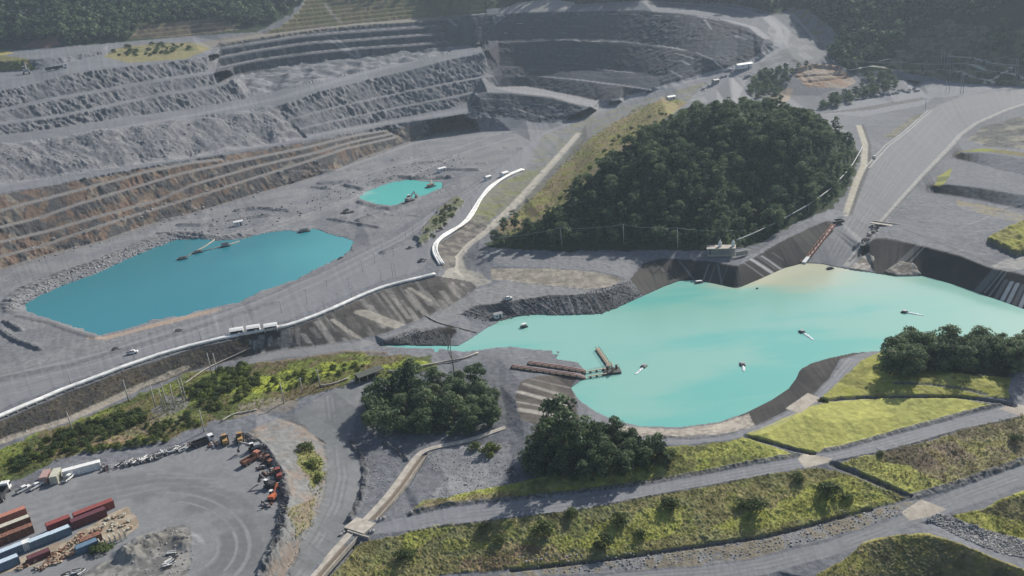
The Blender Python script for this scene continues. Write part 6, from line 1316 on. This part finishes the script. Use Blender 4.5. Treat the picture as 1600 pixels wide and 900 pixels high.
# floating aerators with foam
def aerator(px, py, fx, fy, label):
    h2, L = whd((px, py), (fx, fy)); e = on_water('aerator', px, py, 0, h2, label, 'aerator')
    MB().tube((-1.2, -.8, .2), (1.2, -.8, .2), .35).tube((-1.2, .8, .2), (1.2, .8, .2), .35).put('float', M['dark'], e); MB().box((0, 0, .75), (1.6, 1.4, .5)).put('motor', M['grey'], e, bevel=.08); MB().tube((0.6, 0, .8), (1.8, 0, .35), .12).put('shaft', M['dark'], e)
    rs = random.Random(int(px)); m = MB()
    for i in range(70):
        t = rs.random()**0.8; w = 0.25+0.75*t*(1-t)*2; m.rock((1.2+t*L, rs.gauss(0, .35)*w, 0.05), rs.uniform(.3, .75)*(1.1-0.5*t), rs, 0.45)
    m.put('foam', M['foam'], e, True)
aerator(1253, 519, 1269, 530, 'small dark aerator trailing white foam down to the right near mid lake')
aerator(1413, 488, 1437, 492, 'small dark aerator with a level white foam streak near the far shore')
aerator(1160, 570, 1162, 578, 'small aerator with a short white foam spot in the lower lake')
aerator(1006, 573, 995, 583, 'small aerator with white foam trailing down to the left beside the jetty')
def raft(px, py, z, rz, label, roof='white', w=3.0, l=4.0, h=1.6):
    e = on_water('raft', px, py, z, rz, label, 'raft'); MB().box((0, 0, .2), (l, w, .6)).put('hull', M['dark'], e); MB().box((0, 0, .6+h/2), (l*.62, w*.6, h)).put('cabin', M['grey'], e); MB().box((0, 0, .62+h), (l*.75, w*.75, .15)).put('roof', M[roof], e)
raft(819, 511, 0, 0.4, 'small white roofed raft in the left arm of the turquoise lake', w=2.4, l=3.0, h=1.0)
raft(1092, 442, 0, 0.1, 'small white float against the dark lined bank', w=1.6, l=4.0, h=0.5)
raft(1297, 420, 0, 0.2, 'small dark raft at the foot of the haul road ramp', 'dark', 1.8, 3.4, .5)
raft(285, 405, 5, 0.5, 'dark raft at the outer end of the floating lines in the teal lake', 'dark', 3.5, 6, .8)
raft(309, 395, 5, 0.5, 'dark raft halfway along the floating lines in the teal lake', 'dark', 3.5, 6, .8)
raft(352, 385, 5, 0.5, 'dark raft nearest the rocky shore in the teal lake', 'dark', 4, 6, 1.6)
raft(475, 362, 5, 0.3, 'dark raft in the inlet at the right end of the teal lake', 'dark', 4.5, 8, 1.2)
raft(673, 292, 6.6, 0.8, 'brown raft at the right side of the small pond', 'rust', 5, 8, 1.5)
tag(MB().tube((0, 0, -.4), (0, 0, .5), .7, .5, 10).put('buoy', M['dark']), 'small dark buoy at the edge of the tan water', 'buoy').location = water_at(1183, 451, 0)
for pts, lab in [([(287, 404), (305, 393), (322, 384), (336, 374)], 'thin pale floating line from the outermost raft to the shore'), ([(311, 394), (335, 388), (352, 384), (374, 377)], 'thin pale floating line from the middle raft to the rocky shore'), ([(672, 291), (674, 284), (675, 278)], 'thin pale floating line from the brown raft to the pond bank')]:
    z = 5.1 if pts[0][0] < 500 else 6.7; o = MB().path([water_at(x, y, z) for x, y in pts], 0.4, 6).put('floating_pipe', M['tan'], None, True); tag(o, lab, 'pipe')

# ------------------------------------------------------------------ yard: containers, trucks, machines
ROW = heading((60, 838), (176, 792)); BACK = heading((40, 770), (150, 735))
def container(px, py, L, body, label, rz=None, roof=None, h=2.6, group=None, dz=0.0, x=False):
    p = hit(px, py); e = empty('shipping_container', (p.x, p.y, p.z+dz), ROW if rz is None else rz); tag(e, label, 'container', group)
    m = MB(); m.box((0, 0, h/2+.1), (L, 2.3, h-.1)); n = int(L/0.55)
    for i in range(n):
        for y in (-1.17, 1.17): m.box((-L/2+.3+(L-.6)*(i+.5)/n, y, h/2+.1), (0.26, 0.08, h-.5))
    m.put('body', M[body], e)
    m = MB()
    for xx in (-1, 1):
        for yy in (-1, 1): m.box((xx*(L/2-.06), yy*1.16, h/2+.1), (.16, .16, h+.05))
    for yy in (-1, 1): m.box((0, yy*1.17, h+.06), (L, .14, .14)); m.box((0, yy*1.17, .16), (L, .14, .18))
    m.put('frame', M[body], e)
    MB().box((0, 0, h+.085), (L-.2, 2.2, .07)).put('roof', M[roof or body], e)
    d = MB().box((L/2+.035, 0, h/2+.1), (.06, 2.1, h-.35)).put('door', M[body], e)
    MB().tube((L/2+.1, -.4, .3), (L/2+.1, -.4, h-.2), .03).tube((L/2+.1, .4, .3), (L/2+.1, .4, h-.2), .03).put('lock_rod', M['grey'], d)
container(148, 803, 12.2, 'red', 'long bright red container at the right end of the yard row')
container(93, 824, 7.0, 'red', 'shorter bright red container left of the long bright red one')
container(140, 815, 10.5, 'maroon', 'dark maroon container in front of the long bright red one')
container(64, 851, 6.1, 'blue', 'blue container with pale roof nearest the small white cabin', roof='pale_blue')
container(95, 839, 6.1, 'blue', 'blue container with pale roof touching the maroon container', roof='pale_blue')
container(20, 843, 12.2, 'rust', 'rust red container in front of the cream roofed one at the left edge')
container(16, 829, 12.2, 'rust', 'cream roofed container between two red ones at the left edge', roof='cream')
container(8, 816, 13.0, 'salmon', 'faded salmon container at the back of the left stack')
container(14, 869, 12.2, 'blue', 'blue container with grey roof at the left edge in front of the rust red one', roof='pale_blue')
container(8, 888, 8.0, 'blue', 'pale blue roofed container low at the left edge of the yard', roof='pale_blue')
container(44, 857, 2.4, 'white', 'small white cube cabin between the blue containers')
container(137, 859, 6.1, 'blue', 'short blue container beside the white steel rack', h=2.2)
container(143, 848, 6.1, 'rust', 'short brown red container behind the short blue one', h=2.2)
container(62, 873, 6.1, 'maroon', 'low dark red container among the timber heaps', h=1.8)
container(129, 738, 12.4, 'white', 'long white trailer box standing along the bank at the back of the yard', rz=heading((100, 746), (156, 731)))
container(73, 750, 6.1, 'pink', 'faded pink box standing end on beside the cream box', rz=heading((80, 738), (68, 762)))
container(89, 750, 6.6, 'cream', 'cream box standing end on right of the faded pink box', rz=heading((96, 737), (84, 763)), h=3.0)
e = empty('steel_rack', hit(177, 848), ROW); tag(e, 'row of white steel arches standing at the end of the timber heaps', 'rack')
for i in range(6):
    x = -3.6+i*1.45; MB().box((x, -.9, 1.3), (.22, .22, 2.6)).box((x, .9, 1.3), (.22, .22, 2.6)).box((x, 0, 2.65), (.26, 2.2, .26)).put('arch', M['cream'], e)
MB().box((0, -.9, .5), (8.6, .14, .14)).box((0, .9, .5), (8.6, .14, .14)).put('rail', M['grey'], e)
# trucks and machines
def wheels(e, spots_, r, w, mat='tyre'):
    for x, y in spots_:
        t = MB().tube((x, y-w/2, r), (x, y+w/2, r), r, n=14).put('wheel', M[mat], e); MB().tube((x, y-w/2-.02, r), (x, y+w/2+.02, r), r*.5, n=10).put('rim', M['grey'], t)
def pickup():
    e = empty('pickup_truck', (0, 0, 0)); MB().box((0, 0, .75), (5.0, 1.8, .6)).box((1.75, 0, 1.1), (1.4, 1.75, .25), taper=.92).put('body', M['white'], e, bevel=.08)
    MB().box((0.35, 0, 1.45), (1.9, 1.7, .75), taper=.8).put('cab', M['white'], e, bevel=.08); MB().box((0.35, 0, 1.48), (1.78, 1.74, .38), taper=.88).put('window', M['glass'], e)
    MB().box((-1.6, 0, 1.1), (1.7, 1.6, .12)).put('load_bed', M['dark'], e); wheels(e, [(1.6, -.8), (1.6, .8), (-1.6, -.8), (-1.6, .8)], .38, .26)
    for y in (-.6, .6): MB().box((2.51, y, .85), (.04, .3, .18)).put('headlight', M['foam'], e)
    return e
def lorry(cab='white', bed='dark'):
    e = empty('lorry', (0, 0, 0)); MB().box((0, 0, .8), (8, .9, .3)).put('chassis', M['dark'], e); MB().box((2.9, 0, 1.9), (2.0, 2.4, 2.0), taper=.92).put('cab', M[cab], e, bevel=.12); MB().box((3.3, 0, 2.25), (1.3, 2.44, .7), taper=.93).put('window', M['glass'], e)
    b = MB().box((-1.2, 0, 1.15), (5.4, 2.4, .2))
    for y in (-1.15, 1.15): b.box((-1.2, y, 1.7), (5.4, .1, .9))
    b.box((-3.85, 0, 1.7), (.1, 2.3, .9)).box((1.45, 0, 1.9), (.1, 2.3, 1.3)).put('load_bed', M[bed], e); wheels(e, [(2.7, -1), (2.7, 1), (-1.6, -1), (-1.6, 1), (-2.9, -1), (-2.9, 1)], .52, .35)
    return e
def loader(col='yellow'):
    e = empty('wheel_loader', (0, 0, 0)); MB().box((-1.4, 0, 1.5), (3.2, 1.9, 1.3), taper=.9).box((1.2, 0, 1.2), (2.0, 1.3, .9)).put('body', M[col], e, bevel=.1); MB().box((0, 0, 2.7), (1.5, 1.5, 1.4), taper=.88).put('cab', M['glass'], e); MB().box((0, 0, 3.42), (1.6, 1.6, .12)).put('cab_roof', M[col], e)
    for y in (-.6, .6): MB().box((2.4, y, 1.35), (2.6, .22, .35), tilt=.35).put('lift_arm', M[col], e)
    MB().prism([(-1.5, .15), (1.5, .15), (1.5, 1.3), (-1.5, 1.3)], 3.5, 3.65).prism([(-1.5, .1), (1.5, .1), (1.5, .3), (-1.5, .3)], 3.6, 4.7).put('bucket', M['rust'], e); wheels(e, [(1.5, -1.1), (1.5, 1.1), (-1.5, -1.1), (-1.5, 1.1)], .8, .6)
    return e
def excavator(col='orange'):
    e = empty('excavator', (0, 0, 0))
    for y in (-1.1, 1.1): MB().prism([(-2, .1), (-1.6, 0), (1.6, 0), (2, .25), (2, .7), (1.6, .95), (-1.6, .95), (-2, .7)], -.3, .3).put('track', M['tyre'], e).matrix_local = Matrix.Translation((0, y, 0)) @ Matrix.Rotation(math.pi/2, 4, 'Z')
    MB().box((-.5, 0, 1.7), (3.4, 2.5, 1.2), taper=.94).put('house', M[col], e, bevel=.1); MB().box((.8, .75, 2.5), (1.4, 1.0, 1.6), taper=.9).put('cab', M['glass'], e); MB().box((.8, .75, 3.35), (1.5, 1.1, .12)).put('cab_roof', M['white'], e)
    MB().box((2.6, -.3, 3.2), (4.2, .45, .6), tilt=-.55).put('boom', M[col], e); MB().box((4.9, -.3, 3.1), (3.2, .35, .45), tilt=1.15).put('arm', M[col], e); MB().box((5.5, -.3, 1.3), (.9, 1.1, .9), taper=.7).put('bucket', M['dark'], e)
    return e
def first(src, px, py, rz, label, cat, group=None, s=1.0):
    src.location = hit(px, py); src.rotation_euler = (0, 0, rz); src.scale = (s, s, s); return tag(src, label, cat, group)
PU = pickup(); first(PU, 37, 767, BACK+.4, 'white pickup truck at the left end of the line at the back of the yard', 'pickup')
copy_thing(PU, hit(57, 762), BACK+.5, 'white pickup truck beside the faded pink box')
copy_thing(PU, hit(108, 749), BACK+.8, 'white pickup truck in front of the long white trailer box')
copy_thing(PU, hit(793, 469), .3, 'white truck on the crest of the dark rocky bank')
copy_thing(PU, hit(1168, 120), .6, 'white vehicle on the pale flat left of the copse', None, None, 1.5)
copy_thing(PU, hit(1450, 255) if False else hit(1366, 247), 1.2, 'white vehicle beside the upper left edge of the haul road')
copy_thing(PU, hit(207, 553), heading((200, 562), (240, 555)), 'white vehicle on the pit road beside the long pipeline')
LO = lorry(); first(LO, 5, 776, BACK+1.2, 'white lorry cut by the left edge of the picture', 'lorry', s=1.25)
copy_thing(LO, hit(318, 694), ROW, 'dark lorry at the left of the machines along the back of the yard'); c = bpy.context
BR = lorry('salmon', 'rust'); first(BR, 393, 722, ROW+.3, 'lorry with faded salmon cab and brown tipping bed by the berm', 'lorry')
LD = loader(); first(LD, 352, 692, ROW+1.3, 'ochre wheel loader at the left of the pair at the back of the yard', 'loader')
copy_thing(LD, hit(376, 689), ROW+1.2, 'ochre wheel loader at the right of the pair at the back of the yard')
RL = loader('red'); first(RL, 436, 746, 1.9, 'red wheel loader tucked against the berm', 'loader')
LR = loader('rust'); first(LR, 420, 724, 2.2, 'rusty brown wheel loader in the scrap beside the berm', 'loader', s=0.9)
EX = excavator('grey'); first(EX, 398, 703, ROW+2.9, 'grey excavator with white cab roof near the bend of the berm', 'excavator')
EO = excavator('orange'); first(EO, 427, 780, 1.4, 'bright orange excavator against the berm', 'excavator', s=0.85)
EY = excavator('dark'); first(EY, 422, 761, 2.6, 'dark excavator with white cab roof above the orange one', 'excavator', s=0.9)
copy_thing(EX, hit(42, 116), 2.0, 'excavator at work on the far left plateau', None, None, 2.2)
copy_thing(EX, hit(640, 318), 1.0, 'excavator on the near bank of the small pond', None, None, 1.4)
copy_thing(LO, hit(82, 110), .4, 'dark haul truck at the left of the pair on the far left plateau', None, None, 1.5)
copy_thing(LO, hit(95, 108), .4, 'dark haul truck at the right of the pair on the far left plateau', None, None, 1.5)
def scrap(px, py, s, mats, label, cat, group, n, name='scrap_heap'):
    rs = random.Random(int(px*7+py)); e = empty(name, hit(px, py), rs.uniform(0, 3)); tag(e, label, cat, group)
    for k, mt in enumerate(mats):
        m = MB()
        for i in range(n): m.box((rs.gauss(0, s*.5), rs.gauss(0, s*.4), rs.uniform(.1, s*.42)), (rs.uniform(.4, s*.8), rs.uniform(.2, .8), rs.uniform(.15, .7)), rs.uniform(0, 3), tilt=rs.uniform(-.5, .5))
        m.put('piece', M[mt], e)
for px, py in [(410, 730), (414, 742), (428, 738), (408, 716), (432, 760), (300, 696), (334, 696), (165, 733), (418, 792)]: scrap(px, py, 2.0, ('rust', 'dark', 'grey'), 'rusty scrap metal heap among the parked machines', 'scrap heap', 'scrap heaps among the machines', 9)
for px, py in [(100, 860), (110, 852), (85, 868), (75, 880), (118, 846), (52, 876), (40, 884), (90, 878), (66, 888), (108, 868), (125, 838), (150, 830)]: scrap(px, py, 1.6, ('timber', 'tan', 'rust'), 'heap of tan timber and crates in front of the containers', 'timber heap', 'timber heaps in the yard', 8, 'timber_heap')
for px, py in [(168, 812), (180, 808), (192, 806), (200, 815), (178, 820), (190, 822), (203, 826), (160, 822), (172, 828)]: scrap(px, py, 1.0, ('timber', 'cream'), 'low litter of tan planks right of the red containers', 'plank pile', 'plank piles right of the containers', 7, 'plank_pile')
rs = random.Random(12)
for i in range(19):
    t = i/18; px, py = 186+t*104, 729-t*27+rs.uniform(-3, 3)
    e = empty('pipe_bundle', hit(px, py), ROW+rs.choice((0, 0, .5, 1.4))+rs.uniform(-.2, .2)); tag(e, 'stacked bundle of pale and dark pipes along the back of the yard', 'pipe bundle', 'pipe bundles at the back of the yard')
    for mt, k in (('white', 3), ('dark', 4), ('grey', 3)):
        m = MB()
        for j in range(k): y = rs.uniform(-1.1, 1.1); z = rs.uniform(.2, 1.5); L = rs.uniform(1.6, 3.2); m.tube((-L/2, y, z), (L/2, y+rs.uniform(-.3, .3), z+rs.uniform(-.2, .2)), .17, n=6)
        m.put('pipe', M[mt], e)
for px, py in [(112, 897), (120, 895), (104, 900), (128, 896), (266, 880), (272, 872), (268, 866), (262, 886)]:
    e = empty('pipe_bundle', hit(px, py), .5+rs.uniform(-.4, .4)); tag(e, 'small bundle of pipes lying by the rubble mound in the yard', 'pipe bundle', 'pipe bundles by the rubble mound')
    for mt in ('white', 'dark'):
        m = MB()
        for j in range(4): y = rs.uniform(-.9, .9); m.tube((-1.3, y, rs.uniform(.2, .9)), (1.3, y, rs.uniform(.2, .9)), .16, n=6)
        m.put('pipe', M[mt], e)
# huts and small buildings
def hut(px, py, w, l, h, rz, label, wall='white', roof='white', group=None):
    e = empty('hut', hit(px, py), rz); tag(e, label, 'hut', group); MB().box((0, 0, h/2), (l, w, h)).put('wall', M[wall], e)
    MB().prism([(-w*.58, h-.05), (-w*.58, h+.1), (0, h+w*.22), (w*.58, h+.1), (w*.58, h-.05), (0, h+w*.22-.15)], -l*.55, l*.55).put('roof', M[roof], e)
    MB().box((l*.2, -w/2-.03, h*.42), (.9, .06, h*.84)).put('door', M['dark'], e); MB().box((-l*.2, -w/2-.03, h*.58), (.9, .06, .7)).put('window', M['glass'], e)
hut(690, 268, 4, 7, 2.8, .6, 'white hut on the pit floor above the small pond')
hut(373, 352, 3.5, 6, 2.8, .4, 'pale hut on the heaps beyond the teal lake')
hut(788, 275, 4, 6, 2.6, .8, 'white hut beside the upper end of the winding pipes')
hut(762, 281, 3.5, 5, 2.6, .8, 'small white hut left of the upper end of the winding pipes')
hut(778, 496, 2.6, 4, 2.2, .3, 'white pump cabin on the shore below the dark rocky bank', roof='grey')
hut(1162, 107, 6, 16, 4, .35, 'long white building on the flat beside the ridge road')
hut(1048, 156, 5, 8, 3, .4, 'white hut below the ridge road left of the pale flat')
for i, px in enumerate((20, 40, 62, 80)): hut(px, 22-i*.6, 6, 11, 4, .2, 'distant white hut in the clearing of the left forest', group='huts in the left clearing')
hut(1118, 130, 4, 6, 3, .5, 'grey hut on the pale flat beside the ridge road', 'grey', 'grey')
# heaps and boulders
def heap(px, py, r, label, mat='dstone', group=None):
    rs = random.Random(int(px*3+py)); m = MB()
    for i in range(26): a, q = rs.uniform(0, 6.3), r*rs.random()**.7; m.rock((q*math.cos(a), q*math.sin(a), max(.1, (r-q)*.55)), r*rs.uniform(.18, .34), rs)
    o = m.put('rubble_heap', M[mat]); o.location = hit(px, py); return tag(o, label, 'rubble heap', group)
heap(279, 518, 2.2, 'dark pointed rubble heap on the pit road right of the other one'); heap(181, 547, 2.0, 'dark pointed rubble heap on the pit road at the left')
heap(660, 408, 2.6, 'dark rubble heap beside the lower end of the winding pipes'); heap(533, 404, 1.8, 'dark rubble heap on the shore right of the teal lake'); heap(380, 462, 2.6, 'dark rock heap at the lower shore of the teal lake', group=None)
heap(543, 332, 4, 'dark rubble heap on the flat between the two pit lakes'); heap(640, 388, 2.0, 'small dark rubble heap above the row of thin poles')
def boulder(p, r, label, group, mat='stone'):
    m = MB().rock((0, 0, r*.35), r, rs, .75); o = m.put('boulder', M[mat]); o.location = p; o.rotation_euler = (0, 0, rs.uniform(0, 6)); return tag(o, label, 'boulder', group)
for i in range(20):
    t = i/19; boulder(hit(1352+t*84+rs.uniform(-2, 2), 152-t*12+rs.uniform(-2, 3)), rs.uniform(1.4, 3.0), 'pale boulder in the row between the copse and the haul road', 'pale boulders above the haul road')
for i in range(42):
    t = rs.random(); boulder(hit(1372-t*34+rs.uniform(-7, 7), 356+t*34+rs.uniform(-2, 2)), rs.uniform(.5, 1.2), 'rock tumbled down the channel below the culvert crossing', 'rocks below the culvert', rs.choice(('stone', 'dstone')))
for i in range(8): boulder(hit(1100+i*7+rs.uniform(-2, 2), 138-i*4+rs.uniform(-2, 2)), rs.uniform(1.0, 2.0), 'pale block in the row beside the ridge road', 'blocks beside the ridge road')
for px, py in [(533, 836), (537, 832), (578, 832), (583, 831), (643, 803), (588, 812), (594, 813), (600, 811), (728, 757)]: boulder(hit(px, py), rs.uniform(.6, 1.0), 'pale rock at the approaches of the culvert bridge', 'rocks by the culvert bridge')
m = MB()
for p in scatter([(1446, 812), (1468, 803), (1500, 814), (1550, 832), (1660, 862), (1660, 884), (1560, 864), (1500, 840)], 0.55, 900, 61): m.rock((p[0], p[1], p[2]+.1), rs.uniform(.3, .62), rs, .8)
tag(m.put('rubble', M['stone']), 'grey rock lining of the ditch at lower right', 'rubble', None, 'stuff')
m = MB()
for poly, gap, n in [([(790, 735), (800, 728), (815, 748), (800, 754)], .7, 90), ([(380, 677), (414, 698), (442, 742), (452, 782), (442, 836), (432, 836), (440, 784), (434, 746), (408, 706), (376, 684)], .8, 330)]:
    for p in scatter(poly, gap, n, 62): m.rock((p[0], p[1], p[2]+.1), rs.uniform(.25, .6), rs, .8)
tag(m.put('rubble', M['dstone']), 'dark rocks heaped along the berm beside the machines', 'rubble', None, 'stuff')
def loose_rocks(polys, gap, n, seed, r0, r1, mat, label):
    r_ = random.Random(seed); m = MB()
    for poly in polys:
        for p in scatter(poly, gap, n, seed): m.rock((p[0], p[1], p[2]+.05), r0+(r1-r0)*r_.random()**3, r_, .75)
    tag(m.put('rubble', M[mat]), label, 'rubble', None, 'stuff')
loose_rocks([[(650, 798), (690, 750), (660, 715), (740, 698), (800, 690), (790, 730), (770, 760), (700, 778)], [(575, 700), (620, 700), (650, 712), (600, 770), (560, 800), (575, 740)], [(400, 940), (440, 850), (460, 800), (500, 785), (480, 835), (450, 890)]], 0.9, 420, 81, .1, .4, 'stone', 'loose pale stones on the gravel beside the concrete drain')
loose_rocks([[(800, 868), (1000, 866), (1200, 840), (1400, 790), (1420, 800), (1300, 838), (1160, 870), (1000, 888), (860, 897)]], 0.8, 700, 82, .12, .5, 'stone', 'loose stones and rubble along the foot of the lower grass slope')
loose_rocks([[(195, 872), (218, 850), (262, 826), (300, 836), (302, 870), (290, 930), (150, 930)]], 1.3, 150, 83, .12, .5, 'stone', 'stones on the rubble mound in the yard')
loose_rocks([[(720, 492), (745, 478), (800, 471), (850, 463), (900, 461), (985, 440), (1000, 462), (940, 492), (838, 493), (760, 502)], [(600, 535), (640, 517), (700, 513), (700, 540)]], 0.8, 900, 84, .2, .7, 'dstone', 'dark rocks on the bank above the left arm of the turquoise lake')
loose_rocks([[(14, 486), (20, 466), (100, 430), (200, 392), (275, 366), (340, 370), (340, 378), (276, 375), (200, 406), (100, 446), (40, 476)]], 1.3, 500, 85, .4, 1.3, 'stone', 'rocks along the far shore of the teal lake')
loose_rocks([[(250, 365), (300, 345), (440, 320), (560, 290), (560, 300), (480, 340), (400, 362), (330, 366)], [(480, 300), (600, 265), (720, 240), (740, 265), (690, 275), (560, 292)]], 4.5, 130, 86, .4, 1.3, 'dstone', 'dark rocks strewn over the pit floor')
loose_rocks([[(0, 395), (175, 344), (400, 272), (600, 218), (620, 230), (450, 292), (325, 330), (162, 380), (0, 425)], [(0, 235), (200, 206), (430, 172), (430, 215), (275, 244), (75, 276), (0, 288)]], 6.0, 200, 87, .5, 1.6, 'stone', 'fallen rocks on the slopes of the left pit wall')
# ------------------------------------------------------------------ haze
me = MB().box((0, 0, 0), (1, 1, 1)).mesh('haze', M['white']); me.materials.clear()
hz = bpy.data.materials.new('haze_air'); hz.use_nodes = True; nt = hz.node_tree; nt.nodes.clear()
vo = nt.nodes.new('ShaderNodeVolumePrincipled'); vo.inputs['Color'].default_value = (0.70, 0.84, 1.0, 1); vo.inputs['Density'].default_value = HAZE; vo.inputs['Anisotropy'].default_value = 0.3
oo = nt.nodes.new('ShaderNodeOutputMaterial'); nt.links.new(vo.outputs[0], oo.inputs['Volume'])
me.materials.append(hz); o = link('haze', me); o.location = (0, 600, 112); o.scale = (6400, 6400, 376); o['kind'] = 'stuff'; o['label'] = 'thin pale blue air haze over the mine'
